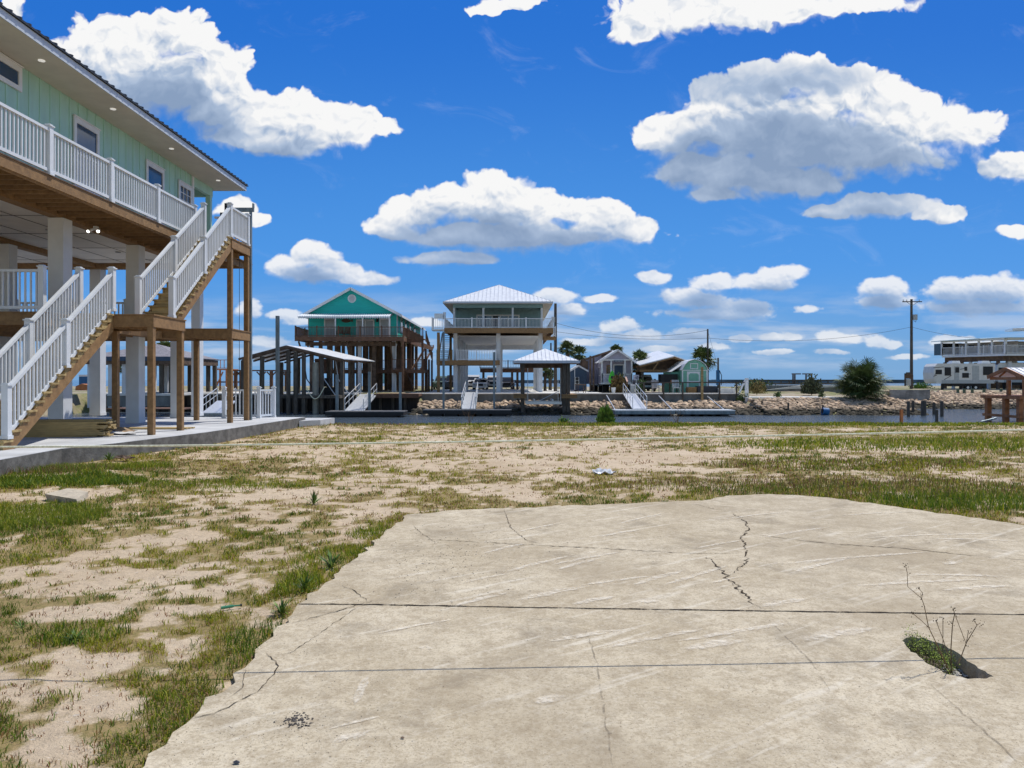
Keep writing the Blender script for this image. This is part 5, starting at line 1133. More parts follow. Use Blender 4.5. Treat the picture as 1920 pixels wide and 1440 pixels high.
q = MB(); dd = 82; q.slab([W(1090, 674, dd), W(1147, 656, dd), (X(1147, dd)+.3, dd+8, Z(656, dd)), (X(1090, dd)+.3, dd+8, Z(674, dd))], .08); q.slab([W(1147.1, 656, dd), W(1170, 664, dd), (X(1170, dd)+.3, dd+8, Z(664, dd)), (X(1147.1, dd)+.3, dd+8, Z(656, dd))], .08); q.build('roof', roofw, LA); q = MB(); q.prism([(X(a, dd), Z(b2, dd)) for a, b2 in ((1089, 694), (1100, 694), (1100, 675), (1089, 678))], 'y', dd+.5, dd+.7); q.prism([(X(a, dd), Z(b2, dd)) for a, b2 in ((1100.1, 720), (1129, 720), (1129, 665), (1100.1, 675))], 'y', dd+.5, dd+.7, 1); q.build('infill_wall', [wood_d, lav], LA, fix=True)
q = MB(); q.bar(W(1090, 676, dd), W(1147, 658, dd), .06, .22); q.box(X(1092, dd), X(1103, dd), dd+.1, dd+6, Z(692, dd), Z(677, dd)); q.build('truss', wood_d, LA)
for p_ in (1107, 1113): q = MB(); q.box(X(p_, 77)-.09, X(p_, 77)+.09, 77, 77.15, FG-.1, Z(667, 77)); q.build('post', wood_d, LA)
for p_ in (1095,): q = MB(); q.box(X(p_, dd)-.09, X(p_, dd)+.09, dd+.2, dd+.4, FG-.1, Z(677, dd)); q.build('post', wood_d, LA)
NS = thing('garden_shed', 'navy blue shed with white gable trim left of the lavender cottage', 'shed', (X(1085, 80), 82, FG)); gable_house(NS, 1070, 1100, 693, 684.5, 731.5, 80, 84.5, navy, roofw, ov=.18)
part('corner_trim', trim, NS, (1077, 1078.3, 691, 731, 79.95, .04)); 
ac_ = thing('air_conditioner', 'white outdoor air conditioner with two round fans against the navy shed', 'air conditioner', (X(1082, 79), 79.5, FG)); part('cabinet', grey_p, ac_, (1078, 1086, 707, 720, 79, .5))
for py_ in (710.3, 716.7): q = MB(); q.tube([W(1082, py_, 78.99), W(1082, py_, 78.95)], .17, 14); q.build('fan_grille', black, ac_)
ft = thing('fish_table', 'brown slatted bench table on thin legs in front of the navy shed', 'table', (X(1090, 70.5), 71, FG)); part('table_top', wood_d, ft, (1079, 1099, 720.5, 722, 70.5, .9))
for p_ in (1080, 1084, 1094, 1098): part('leg', wood_d, ft, (p_-.5, p_+.5, 722.1, 737, 70.55, .07))
# ================================================================== CARPORT, VEHICLES
def wheel(mb, x, y, z, r, w, axis_='x'):
    a = (x-w/2, y, z) if axis_ == 'x' else (x, y-w/2, z); b2 = (x+w/2, y, z) if axis_ == 'x' else (x, y+w/2, z); mb.tube([a, b2], r, 16)
def vehicle(name, label, cat, cx, cy, z, paint, L=4.8, Wd=1.85, Hh=1.5, pickup=False, face=-1, side=False, group=None):
    # side: length along x, front to the left; otherwise front towards -y
    t_ = thing(name, label, cat, (cx, cy, z), group); r = .36 if Hh < 1.7 else .42; b0 = z+r*.75; hood = z+Hh*.62
    prof = [(-L/2, b0+.12), (-L/2+.05, hood-.18), (-L/2+.3, hood-.04), (-L*.22, hood), (-L*.22+.02, hood+.001), (L/2-.1, hood+.03), (L/2, hood-.2), (L/2-.02, b0+.08), (L/2-.3, b0-.05), (-L/2+.2, b0-.05)]
    roof0, roof1 = -L*.05, (L*.10 if pickup else L*.33); cab = [(-L*.21, hood-.01), (roof0-L*.03, z+Hh-.03), (roof0+.05, z+Hh), (roof1, z+Hh), (roof1+.08, z+Hh-.04), (roof1+(.12 if pickup else L*.12), hood-.01)]
    def ex(pf, w, nm, m, inset=0.0, par=t_):
        q = MB(); k = len(pf); w0 = w/2; vs = []
        for sgn in (-1, 1):
            for (a, zz) in pf: n_ = w0-inset*max(0, (zz-hood)/(Hh*.38)) if inset else w0; vs.append((a, sgn*n_, zz))
        vs = [(cx+a, cy+bb, zz) if side else (cx+bb, cy+a, zz) for a, bb, zz in vs]
        q.add(vs, [tuple(range(k)), tuple(reversed(range(k, 2*k)))]+[(i, i+k, (i+1) % k+k, (i+1) % k) for i in range(k)]); return q.build(nm, m, par, fix=True)
    bo = ex(prof, Wd, 'body', paint); ex(cab, Wd*.93, 'cabin', paint, .14)
    def pt(a, bb, zz): return (cx+a, cy+bb, zz) if side else (cx+bb, cy+a, zz)
    q = MB(); w2 = Wd*.42; f0 = Vector((-L*.205, 0, hood+.03)); f1 = Vector((roof0-L*.025, 0, z+Hh-.08)); o_ = Vector((-.03, 0, .02))
    q.add([pt(*(f0+o_+Vector((0, -w2, 0)))), pt(*(f0+o_+Vector((0, w2, 0)))), pt(*(f1+o_+Vector((0, w2*.85, 0)))), pt(*(f1+o_+Vector((0, -w2*.85, 0))))], [(0, 1, 2, 3)]); q.build('windscreen', glass_d, t_)
    for sg in (-1, 1):
        yb_ = sg*(Wd*.465+.012); q = MB(); q.add([pt(roof0-L*.09, yb_, hood+.05), pt(roof1-.02, yb_, hood+.05), pt(roof1-.1, yb_-sg*.11, z+Hh-.1), pt(roof0+.02, yb_-sg*.11, z+Hh-.1)], [(0, 1, 2, 3)]); q.build('side_window', glass_d, t_)
        q = MB(); a0 = pt(-L/2-.02, sg*Wd*.36-.13, hood-.34); a1 = pt(-L/2+.12, sg*Wd*.36+.13, hood-.16); q.box(a0[0], a1[0], a0[1], a1[1], a0[2], a1[2]); q.build('headlight', glass if paint is card else grey_p, t_)
        q = MB(); a0 = pt(-L*.19, sg*(Wd/2+.12)-.1, hood+.03); a1 = pt(-L*.15, sg*(Wd/2+.12)+.1, hood+.22); q.box(a0[0], a1[0], a0[1], a1[1], a0[2], a1[2]); q.build('mirror', black, t_)
        for a in (-L*.31, L*.30): q = MB(); p = pt(a, sg*(Wd/2-.10), z+r); wheel(q, *p, r, .24, 'y' if side else 'x'); q.build('wheel', rubber, t_)
    q = MB(); a0 = pt(-L/2-.015, -Wd*.22, hood-.42); a1 = pt(-L/2+.1, Wd*.22, hood-.14); q.box(a0[0], a1[0], a0[1], a1[1], a0[2], a1[2]); q.build('grille', black, t_)
    q = MB(); a0 = pt(-L/2-.06, -Wd*.46, b0-.03); a1 = pt(-L/2+.1, Wd*.46, b0+.15); q.box(a0[0], a1[0], a0[1], a1[1], a0[2], a1[2]); q.build('bumper', black if pickup else paint, t_)
    if pickup and not side: pass
    return t_
CP = thing('carport', 'timber carport with a shallow white gable roof, behind the silver car', 'carport', (X(1245, 76), 80, FG)); d = 74.5
q = MB(); q.slab([W(1199, 684, d), W(1265, 667, d), (X(1265, d)+.6, 86, Z(667, d)+.95), (X(1199, d)+.6, 86, Z(684, d)+.95)], .09); q.slab([W(1265.1, 667, d), W(1288, 675, d), (X(1288, d)+.6, 86, Z(675, d)), (X(1265.1, d)+.6, 86, Z(667, d))], .09); q.build('roof', roofw, CP)
q = MB()
for k in range(6):
    y = d+.15+k*2.1; q.bar((X(1200, d), y, Z(687, d)), (X(1265, d), y, Z(669.5, d)), .06, .2); q.bar((X(1200, d), y+.07, Z(695, d)), (X(1287, d), y+.07, Z(695, d)), .06, .2); q.bar((X(1265, d), y, Z(670, d)), (X(1287, d), y, Z(678, d)), .06, .2); q.bar((X(1225, d), y, Z(694, d)), (X(1235, d), y, Z(679, d)), .05, .12)
q.build('truss', wood, CP); q = MB(); q.prism([(X(a, d), Z(b2, d)) for a, b2 in ((1201, 697), (1287, 697), (1287, 679), (1265, 671), (1201, 688))], 'y', d+2.2, d+2.4); q.build('infill_boards', wood_d, CP, fix=True)
for p_, y in ((1206, d+.2), (1222, d+9), (1232, d+9), (1284, d+.2), (1206, d+9)): q = MB(); q.box(X(p_, d)-.1, X(p_, d)+.1, y, y+.2, FG-.1, Z(695.5, d)); q.build('post', wood_g, CP)
vehicle('parked_car', 'silver pickup with a wide dark windscreen parked under the carport', 'pickup', X(1216, 77), 80.3, FG, mat('silver_car_paint', (.45, .50, .54), .3, .03, 2, metal=.3), L=5.4, Wd=1.95, Hh=1.8, pickup=True)
vehicle('parked_car', 'white pickup facing the canal under the grey-green house, leftmost of the white ones', 'pickup', X(885, 97), 100.5, FG, carw, L=5.6, Wd=2.0, Hh=1.9, pickup=True)
vehicle('parked_car', 'low white car under the grey-green house, right of the white pickup', 'car', X(899.5, 93), 95.5, FG, carw, L=4.6, Wd=1.85, Hh=1.45)
vehicle('parked_car', 'dark round-backed car in shadow under the grey-green house', 'car', X(914, 100), 103, FG, card, L=4.6, Wd=1.85, Hh=1.45); vehicle('parked_car', 'white car half hidden behind the middle steel pile of the long dock', 'car', X(924, 97), 100, FG, carw, L=5.2, Wd=1.95, Hh=1.8, pickup=True)
vehicle('parked_car', 'olive green high truck parked left of the grey-green house columns', 'truck', X(826, 98), 101, FG, carg, L=5.5, Wd=2.1, Hh=1.75, side=False); vehicle('parked_car', 'black off-road car behind the left white column of the grey-green house', 'car', X(846.5, 94), 97, FG, card, L=4.5, Wd=1.9, Hh=1.85)
vehicle('parked_car', 'black utility vehicle under the right half of the grey-green house', 'car', X(951, 97), 100, FG, card, L=4, Wd=1.9, Hh=1.6)
# clutter beside the cars: bikes
def bike(label, px_, d, m):
    x = X(px_, d); t_ = thing('bicycle', label, 'bicycle', (x, d, FG))
    for dx in (-.5, .5):
        q = MB(); q.tube([(x+dx+.33*math.cos(a), d, FG+.36+.33*math.sin(a)) for a in np.linspace(0, 2*math.pi, 19)], .025, 5, cap=False); q.build('wheel', rubber, t_)
    q = MB(); q.tube([(x-.5, d, FG+.36), (x-.1, d, FG+.38), (x-.25, d, FG+.85), (x+.35, d, FG+.85), (x-.1, d, FG+.38)], .02, 6); q.tube([(x+.5, d, FG+.36), (x+.35, d, FG+.98)], .02, 6); q.build('frame', m, t_)
    q = MB(); q.box(x-.36, x-.12, d-.06, d+.06, FG+.9, FG+.95); q.build('saddle', black, t_); q = MB(); q.tube([(x+.38, d-.25, FG+1.0), (x+.33, d, FG+.98), (x+.38, d+.25, FG+1.0)], .018, 5); q.build('handlebar', black, t_)
bike('white framed bicycle under the grey-green house, between the dark vehicles', 961, 92, white); bike('dark framed bicycle under the grey-green house, nearest the right column', 971, 92, cable_m)
bx_ = thing('black_screen', 'black slatted screen box between the carport and the seafoam shed', 'screen', (X(1256, 72), 73, FG)); part('panel', black, bx_, (1240, 1271, 701.5, 717, 72.5, 1.6))
for p_ in (1242, 1256, 1269): part('post', wood_d, bx_, (p_-.8, p_+.8, 717.1, 738, 72.6, .12))
kr = part('orange_tarp', wood_o, None, (1259, 1264, 713, 719, 71, .4)); tag(kr, 'small bright orange bundle on the rail in front of the black screen', 'bundle')
# ================================================================== SEAFOAM BARN SHED
BS = thing('barn_shed', 'seafoam green barn shed with a white gambrel roof and arched door panel', 'shed', (X(1302, 72), 74, FG)); d = 71.5
pr_ = [(1279, 738), (1327, 738), (1327, 695), (1321, 684), (1312, 677.5), (1302, 674.5), (1292, 677.5), (1285, 684), (1279, 695)]
q = MB(); q.prism([(X(a, d), Z(b2, d)) for a, b2 in pr_[:2]]+[(X(a, d), Z(b2, d)) for a, b2 in pr_[2:]], 'y', d, d+5.6)
for p_ in np.arange(1281, 1326, 3.1): pass
q.build('wall', green_sh, BS, fix=True)
q = MB(); rp = pr_[2:]; pf = [(X(a+(1.2 if a > 1303 else -1.2 if a < 1301 else 0), d), Z(b2-1.3, d)) for a, b2 in rp]
for i in range(len(pf)-1): q.slab([(pf[i][0], d-.15, pf[i][1]), (pf[i+1][0], d-.15, pf[i+1][1]), (pf[i+1][0], d+5.8, pf[i+1][1]), (pf[i][0], d+5.8, pf[i][1])], .05)
q.slab([(pf[-1][0]-.001, d-.15, pf[-1][1]), (X(1263, d+3)+.3, d+.2, Z(696, d)), (X(1263, d+3)+.3, d+5.8, Z(696, d)), (pf[-2][0], d+5.8, pf[-2][1]), (pf[-2][0], d-.14, pf[-2][1])], .04) if False else None
q.build('roof', roofw, BS)
q = MB(); q.slab([(X(1284.5, d), d+.9, Z(682.5, d)), (X(1262.5, d), d+1.0, Z(696.5, d)), (X(1262.5, d), d+5.5, Z(696.5, d)), (X(1284.5, d), d+5.5, Z(682.5, d))], .05); q.build('lean_to_roof', roofw, BS)
q = MB(); q.box(X(1265, d), X(1278.9, d), d+1.3, d+5.4, FG-.1, Z(697, d)); q.build('lean_to_wall', green_sh, BS)
part('frame_trim', trim, BS, (1279, 1327, 693.5, 695, d-.035, .03), (1278.6, 1281, 695.1, 736, d-.035, .03), (1324.5, 1327.4, 695.1, 736, d-.035, .03), (1294, 1309, 681, 682.4, d-.035, .03), (1294, 1309, 690.4, 691.8, d-.035, .03), (1294, 1295.5, 682.5, 690.3, d-.035, .03), (1307.5, 1309, 682.5, 690.3, d-.035, .03))
q = MB(); q.prism([(X(a, d), Z(b2, d)) for a, b2 in ((1288, 735), (1312, 735), (1312, 696.5), (1288, 696.5))], 'y', d-.05, d-.002); dr = q.build('door', trim, BS, fix=True)
q = MB(); q.prism([(X(a, d), Z(b2, d)) for a, b2 in ((1291, 714), (1310, 714), (1310, 703), (1307, 700), (1294, 700), (1291, 703))], 'y', d-.07, d-.052); q.build('door_panel', green_sh, dr, fix=True)
q = MB(); q.prism([(X(a, d), Z(b2, d)) for a, b2 in ((1291, 732), (1310, 732), (1310, 717), (1291, 717))], 'y', d-.07, d-.052); q.build('door_panel', green_sh, dr, fix=True)
# seats, pots, small things along the wall
deck_chair('adirondack_chair', 'weathered white slatted chair seen from behind, beside the carport post', X(1230, 69.5), 69.6, .43, mat('bleached_plank', (.42, .39, .38), .8, .1, 5), s=1.15)
deck_chair('adirondack_chair', 'pale grey slatted chair turned left, in front of the black screen', X(1269, 69.5), 69.7, .43, grey_p, s=1.15)
pf_ = thing('patio_fan', 'pale box fan with a dark spiral on its face beside the cottage steps', 'fan', (X(1193, 71), 71, .43)); part('housing', mat('pale_lilac', (.55, .53, .62), .5), pf_, (1188, 1198, 703, 713, 71, .2)); part('stand', grey_p, pf_, (1192, 1194.5, 713.1, 737, 71.05, .1))
q = MB(); q.tube([(X(1193.5, 71)+.03*k*math.cos(k*.7)*.5, 70.98, Z(708, 71)+.03*k*math.sin(k*.7)*.5) for k in range(12)], .03, 6); q.build('spiral_mark', navy, pf_)
ky = thing('kayak', 'bright lime green kayak standing upright against the cottage porch', 'kayak', (X(1147, 75), 75.4, FG)); q = MB()
q.tube([W(1145.5, 719.5, 75.4), W(1146, 714, 75.4), W(1147, 706, 75.4), W(1148, 699, 75.4), W(1148.5, 695, 75.4)], [.08, .30, .27, .2, .05], 12); q.build('hull', lime, ky, smooth=True); q = MB(); q.tube([W(1147, 710, 75.05), W(1147.7, 705, 75.05)], [.12, .1], 10); q.build('cockpit', black, ky)
for (p_, py_, lb_) in ((1150.5, 737, 'white flower pot at the cottage steps, left of the dry grasses'),):
    q = MB(); q.tube([(X(p_, 69.5), 69.6, .42), (X(p_, 69.5), 69.6, .92)], [.14, .22], 14); tag(q.build('flower_pot', trim), lb_, 'pot')
bush('brownish ornamental grass clump at the cottage steps', X(1160, 70.5), 70.7, .42, .75, 1.35, 900, mat('dry_grass_leaf', (.17, .11, .04), .8, .3, 3, island=.4), .35, 'ornamental_grass', up=2.0, cat='grass clump')
bush('green broad-leaved plant behind the dry grasses at the cottage', X(1164, 72), 72.2, .42, .5, 1.7, 400, shrub_m, .3, 'potted_plant', cat='plant'); bush('small yellow-green plant beside the carport post', X(1203, 70), 70.2, .42, .4, 1.3, 300, shrub_m, .25, 'potted_plant', cat='plant')
for (p_, lb_) in ((1152.5, 'pinkish timber plank leaning at the left of the cottage steps'), (1173, 'pinkish timber plank leaning at the right of the cottage steps')):
    q = MB(); q.bar(W(p_, 709, 72.5), W(p_+3, 718, 71.5), .16, .3); tag(q.build('leaning_plank', mat('pink_plank', (.45, .28, .22), .7, .1, 4)), lb_, 'plank')
ck = thing('ice_chest', 'white ice chest standing by the cottage steps', 'ice chest', (X(1186, 70), 70, .42)); part('body', grey_p, ck, (1182.5, 1190, 723, 736, 69.9, .5)); part('lid', trim, ck, (1182.2, 1190.3, 720.8, 722.9, 69.88, .54))
cb = part('concrete_block_bin', conc_w, None, (1350, 1379, 728, 740, 69.3, 1.2)); tag(cb, 'low pale concrete block at the right end of the seawall', 'block')
st_ = part('step_box', wood, None, (1290, 1306, 726, 737.5, 69.9, .9)); tag(st_, 'brown wooden step box in front of the seafoam shed', 'step box'); tb = part('black_tub', mat('black_tub', (.03, .035, .05), .5), None, (1308, 1346, 724, 738, 70.0, 1.0)); tag(tb, 'long black tub behind the timber rail, right of the seafoam shed', 'tub')
wp = thing('white_post', 'white square post with a slanting brace right of the seawall end', 'post', (X(1400, 68.5), 68.6, 0)); part('shaft', trim, wp, (1398, 1403.5, 709, 746, 68.5, .27)); q = MB(); q.bar(W(1397, 713, 68.6), W(1386, 737, 68.6), .12, .14); q.build('brace', trim, wp)
# ================================================================== POLES AND WIRES
def pole(label, px_, pt, pb, d, r=.14, m=wood_g, arm=False):
    t_ = thing('utility_pole', label, 'utility pole', (X(px_, d), d, Z(pb, d))); q = MB(); x = X(px_, d); q.tube([(x, d, Z(pb, d)-.4), (x, d, Z(pt, d))], [r, r*.72], 12); q.build('shaft', m, t_)
    if arm:
        q = MB(); z = Z(pt+5, d); q.bar((x-1.25, d-.18, z), (x+1.25, d-.18, z), .1, .12); q.build('crossarm', m, t_)
        for dx in (-1.15, -.7, .9): q = MB(); q.cyl(x+dx, d-.18, z+.062, z+.28, .05, 8); q.build('insulator', grey_p, t_)
        q = MB(); q.bar((x-.7, d-.2, z-.05), (x, d-.16, z-.5), .04, .05); q.bar((x+.7, d-.2, z-.05), (x, d-.16, z-.5), .04, .05); q.build('arm_brace', steel, t_)
    return t_
up_ = pole('tall utility pole with crossarm and grey transformer beside the white trailers', 1709, 561, 724, 96, .2, arm=True)
q = MB(); q.cyl(X(1714.5, 96), 95.8, Z(600, 96), Z(590, 96), .27, 14); q.build('transformer', grey_p, up_); q = MB(); q.tube([W(1713, 601, 96), W(1717, 604, 96), W(1718, 598, 96)], .03, 6); q.build('lead_wire', cable_m, up_)
ub = thing('meter_rack', 'dark wooden meter rack with boxes at the foot of the tall utility pole', 'meter rack', (X(1703, 95), 95, .4)); part('post', wood_g, ub, (1696.5, 1698.5, 700, 724, 95, .14)); part('post', wood_g, ub, (1710.5, 1712.5, 703, 724, 95, .14)); part('backboard', wood_d, ub, (1697, 1711, 701, 710, 94.9, .08)); part('meter_box', grey_p, ub, (1700, 1708, 710.5, 723, 94.8, .3)); part('meter_box', wood_g, ub, (1700, 1706, 698, 703, 94.7, .2))
pole('thin tall wooden pole rising behind the seafoam shed palm', 1327, 617, 735, 83, .13)
p2 = pole('short dark pole wrapped in blue straps right of the seafoam shed', 1346.5, 671, 737, 76, .12); part('strap', blue_p, p2, (1344, 1349.5, 694, 722, 75.85, .3)); q = MB(); q.tube([W(1349, 695, 75.8), W(1353, 704, 75.8), W(1352.5, 722, 75.8)], .04, 6); q.build('hose', cable_m, p2)
p3 = pole('dark utility pole with grey meter box touching the right side of the grey-green house', 1041.5, 569, 732, 80, .2); part('transformer', grey_p, p3, (1034.5, 1041, 594, 604, 79.5, .35)); part('service_mast', steel, p3, (1039, 1040.5, 604, 655, 79.6, .1))
pole('dark pole between the grey-green house and its boathouse', 1033, 643, 731, 88, .12); 
def wire(label, a, b2, sag, r=.018, m=cable_m, name='power_line'):
    a, b2 = Vector(a), Vector(b2); q = MB(); q.tube([a.lerp(b2, t)-Vector((0, 0, sag*4*t*(1-t))) for t in np.linspace(0, 1, 25)], r, 5); return tag(q.build(name, m), label, 'power line')
wire('upper wire running from the grey-green house pole to the thin tall pole', W(1043, 606, 80), W(1327, 619, 83), 1.0); wire('lower wire between the grey-green house pole and the thin tall pole', W(1043, 622, 80), W(1327, 634, 83), .4)
wire('long sagging wire from the thin tall pole to the transformer pole', W(1327, 634, 83), W(1709, 613, 96), .9); wire('wire leaving the transformer pole towards the pale balcony house', W(1709, 613, 96), W(1945, 632, 97), .8)
wire('thin guy wire slanting down right of the thin tall pole', W(1327, 620, 83), W(1345, 684, 83), 0, .012)
# ================================================================== RIGHT SIDE: BALCONY HOUSE, TRAILERS, ORANGE BOATHOUSE
RH = thing('balcony_house', 'pale raised house with a long white railed balcony at the far right edge', 'house', (X(1850, 102), 108, .4)); d = 100.0; cm_ = mat('cream_wall', (.52, .45, .40), .7, .05, 2)
xA, xB, xC = X(1766.5, d), X(1886, 92), 78.0
base_l = Vector((xA, d, 0)); base_m = Vector((xB, 92, 0)); base_r = Vector((xC, 92, 0)); zF = Z(668.5, 92)
zfl = Z(667, d); zrf = Z(643, d)
def strip(name, m, z0, z1, off=0.0, th=.15, pts=(base_l, base_m, base_r)):
    q = MB()
    for a, b2 in zip(pts[:-1], pts[1:]):
        dv = (b2-a).normalized(); nrm = Vector((dv.y, -dv.x, 0)); a_, b_ = a-nrm*off, b2-nrm*off
        q.slab([a_+Vector((0, 0, z1)), b_+Vector((0, 0, z1)), b_-nrm*th+Vector((0, 0, z1)), a_-nrm*th+Vector((0, 0, z1))], z1-z0)
    return q.build(name, m, RH)
strip('balcony_floor', trim, zfl-.25, zfl, 0, 3.0); strip('floor_beam', wood_d, zfl-.9, zfl-.26, .5, .3); wl_ = strip('wall', cm_, zfl+.01, zrf-.1, 2.0, .3); strip('fascia', trim, zrf, zrf+.28, -.3, .2)
q = MB(); q.slab([base_l+Vector((-.5, -.5, zrf+.28)), base_m+Vector((-.2, -.6, zrf+.28)), base_r+Vector((0, -.6, zrf+.28)), base_r+Vector((0, 9, zrf+.65)), base_m+Vector((1, 9, zrf+.65)), base_l+Vector((3, 8, zrf+.6))], .1); q.build('roof', mat('pale_aqua_roof', (.45, .58, .60), .4, .05, 2), RH)
q = MB(); q.slab([W(1899, 615.5, 92), (80, 91.5, Z(606, 92)), (80, 99, Z(596, 92)), (X(1903, 97), 99, Z(611, 92))], .3); q.build('upper_roof', roofw, RH)
for i, p_ in enumerate((1767.5, 1788, 1811, 1834.5, 1860)): u = i/5.0; c_ = base_l.lerp(base_m, u); q = MB(); q.box(c_.x-.1, c_.x+.1, c_.y-.05, c_.y+.15, zfl, zrf); q.build('balcony_post', trim, RH)
for x in (xB, xB+3.4, xB+6.8, xB+10.2): q = MB(); q.box(x-.13, x+.13, 91.95, 92.2, zfl, zrf); q.build('balcony_post', trim, RH)
railing(RH, (xA, d, zfl), (xB, 92, zfl), 1.05, .16, 2.6, trim, 'balcony_railing', .04, True, .1); railing(RH, (xB, 92, zfl), (xC, 92, zfl), 1.05, .16, 2.6, trim, 'balcony_railing', .04, True, .1)
for u in (.06, .2, .36, .5, .66, .82, .94):
    c_ = base_l.lerp(base_m, u)+Vector((.9, 1.75, 0)); q = MB(); q.box(c_.x-.45, c_.x+.45, c_.y-.04, c_.y+.04, zfl+.05 if u in (.36, .82) else zfl+.9, zrf-.35); w = q.build('window', trim, RH); q = MB(); q.box(c_.x-.35, c_.x+.35, c_.y-.06, c_.y-.045, zfl+1.0, zrf-.42); q.build('pane', glass_d, w)
for x in (xB+.8, xB+2.6, xB+5, xB+8): q = MB(); q.box(x, x+1.0, 93.85, 93.97, zfl+.7, zrf-.3); w = q.build('window', trim, RH); q = MB(); q.box(x+.1, x+.9, 93.82, 93.845, zfl+.8, zrf-.4); q.build('pane', glass_d, w)
q = MB(); q.box(xA+.05, xA+2.6, d-.05, d+2, zfl+.1, zrf-.05); q.build('screened_corner', glass_d, RH); 
for i in range(7): c_ = base_l.lerp(base_m, .12+i*.14)+Vector((0, .8, 0)); q = MB(); q.box(c_.x-.16, c_.x+.16, c_.y, c_.y+.3, .3, zfl-.9); q.build('column', column_paint if i % 2 else wood_d, RH)
for x in (xB+1, xB+5, xB+9): q = MB(); q.box(x-.2, x+.2, 92.7, 93, .3, zfl-.9); q.build('column', column_paint, RH)
q = MB(); q.box(xA+5, 78, 101, 101.3, .3, zfl-.9); q.build('rear_wall', wood_d, RH)
def trailer(label, px0, px1, pt, pb, d, win_list, doors, L):
    x0, x1 = X(px0, d), X(px1, d); t_ = thing('travel_trailer', label, 'trailer', ((x0+x1)/2, d+1.2, .35)); zt, zb = Z(pt, d), Z(pb, d); q = MB()
    q.prism([(x0+.35, zb), (x1-.15, zb), (x1, zb+.4), (x1, zt-.12), (x1-.15, zt), (x0+.45, zt), (x0+.12, zt-.35), (x0, zb+1.3), (x0+.06, zb+.55), (x0+.18, zb+.2)], 'y', d, d+2.4); b_ = q.build('body', rvw, t_, fix=True)
    q = MB(); q.box(x0+.95, x1-.1, d-.02, d-.002, zb, zb+.42); q.build('skirt_band', grey_p, t_)
    q = MB(); q.box(x0+2.2, x1-1, d+.2, d+2.2, zb-.35, zb-.01); q.build('chassis', black, t_)
    for (a, b2, c_, e_) in win_list:
        q = MB(); q.box(X(a, d)-.05, X(b2, d)+.05, d-.04, d-.003, Z(e_, d)-.05, Z(c_, d)+.05); w = q.build('window', black, t_); q = MB(); q.box(X(a, d), X(b2, d), d-.055, d-.041, Z(e_, d), Z(c_, d)); q.build('pane', black, w)
    for (a, b2, c_, e_) in doors: part('door', grey_p, t_, (a, b2, c_, e_, d-.035, .032))
    xw = x0+(x1-x0)*.56
    for dx in (0, .95): q = MB(); q.tube([(xw+dx, d+.05, .35+.36), (xw+dx, d+.32, .35+.36)], .36, 16); q.build('wheel', rubber, t_); q = MB(); q.tube([(xw+dx, d+.03, .71), (xw+dx, d+.06, .71)], .16, 12); q.build('hub', alu, t_)
    for x in (x0+1.3, x0+3.5, x1-1): q = MB(); q.box(x-.12, x+.12, d+.4, d+.6, .30, zb-.02); q.build('jack', black, t_)
    for x in ((x0+x1)/2-.6, (x0+x1)/2+3): q = MB(); q.prism([(x-.55, zt), (x+.55, zt), (x+.42, zt+.34), (x-.42, zt+.34)], 'y', d+.7, d+1.5); q.build('roof_unit', trim, t_, fix=True)
    return t_
ta = trailer('long white travel trailer with several dark windows and two grey doors', 1751, 1866, 681.5, 719, 90, [(1755, 1765, 694, 701), (1772, 1782, 689.5, 703.5), (1791.5, 1797.5, 689.5, 698), (1809, 1812.5, 688.5, 694.5), (1805, 1815.5, 700, 707.5), (1844, 1860.5, 688, 702.5)], [(1789.5, 1798.2, 687, 716), (1823.5, 1836, 686, 716)], 8)
q = MB()
for (a, b2, c_, e_) in ((1770, 1784, 712, 704), (1750, 1770, 689.5, 688), (1750, 1757, 706, 703), (1800, 1811, 692.5, 690.5), (1812, 1820, 702, 701), (1855, 1866, 706, 707), (1752.5, 1755, 704, 699)): q.bar(W(a, b2, 0) if False else (X(a, 90), 89.985, Z(c_ if False else b2, 90)) if False else (X(a, 90), 89.99, Z(c_, 90)), (X(b2, 90), 89.99, Z(e_, 90)), .012, .07)
q.build('swoosh_mark', mat('trailer_stripe', (.07, .06, .06), .4, .1), ta)
trailer('second white trailer end with a large window, behind the orange boathouse roof', 1868, 1965, 680.5, 717, 93, [(1873, 1888, 690, 699), (1900, 1920, 694, 706)], [(1890, 1898, 690, 714)], 7)
OB = thing('boathouse', 'orange stained small boathouse with a white roof at the right edge of the canal', 'boathouse', (X(1905, 50), 52, WL)); d = 49.0
gx_, ya_, yb_, ym_ = 33.2, 48.4, 51.9, 50.05; ze, za = 1.90, 2.46
q = MB()
for y in (ya_, yb_): q.slab([(gx_-.1, ym_, za), (gx_-.1, y, ze), (gx_+6.5, y, ze), (gx_+6.5, ym_, za)], .05)
rf = q.build('roof', roofw, OB); q = MB()
for k in range(16): x = gx_+.1+k*.4; q.bar((x, ya_+.02, ze+.02), (x, ym_, za+.02), .03, .04)
q.build('roof_seam', MATS['seam_shadow'], rf); q = MB(); q.bar((gx_-.13, ym_, za-.1), (gx_-.13, ya_-.05, ze-.08), .07, .24); q.bar((gx_-.13, ym_, za-.1), (gx_-.13, yb_+.05, ze-.08), .07, .24); q.build('bargeboard', wood_o, rf)
q = MB(); q.box(gx_, gx_+.12, ya_, yb_, ze-.26, ze-.07); q.box(gx_+.13, gx_+6.4, ya_+.02, ya_+.14, ze-.3, ze-.08); q.build('tie_beam', wood_o, OB)
q = MB(); q.bar((gx_+.06, ym_-.9, ze-.05), (gx_+.06, ym_, za-.12), .06, .1); q.bar((gx_+.06, ym_+.9, ze-.05), (gx_+.06, ym_, za-.12), .06, .1); q.build('truss', wood_o, OB)
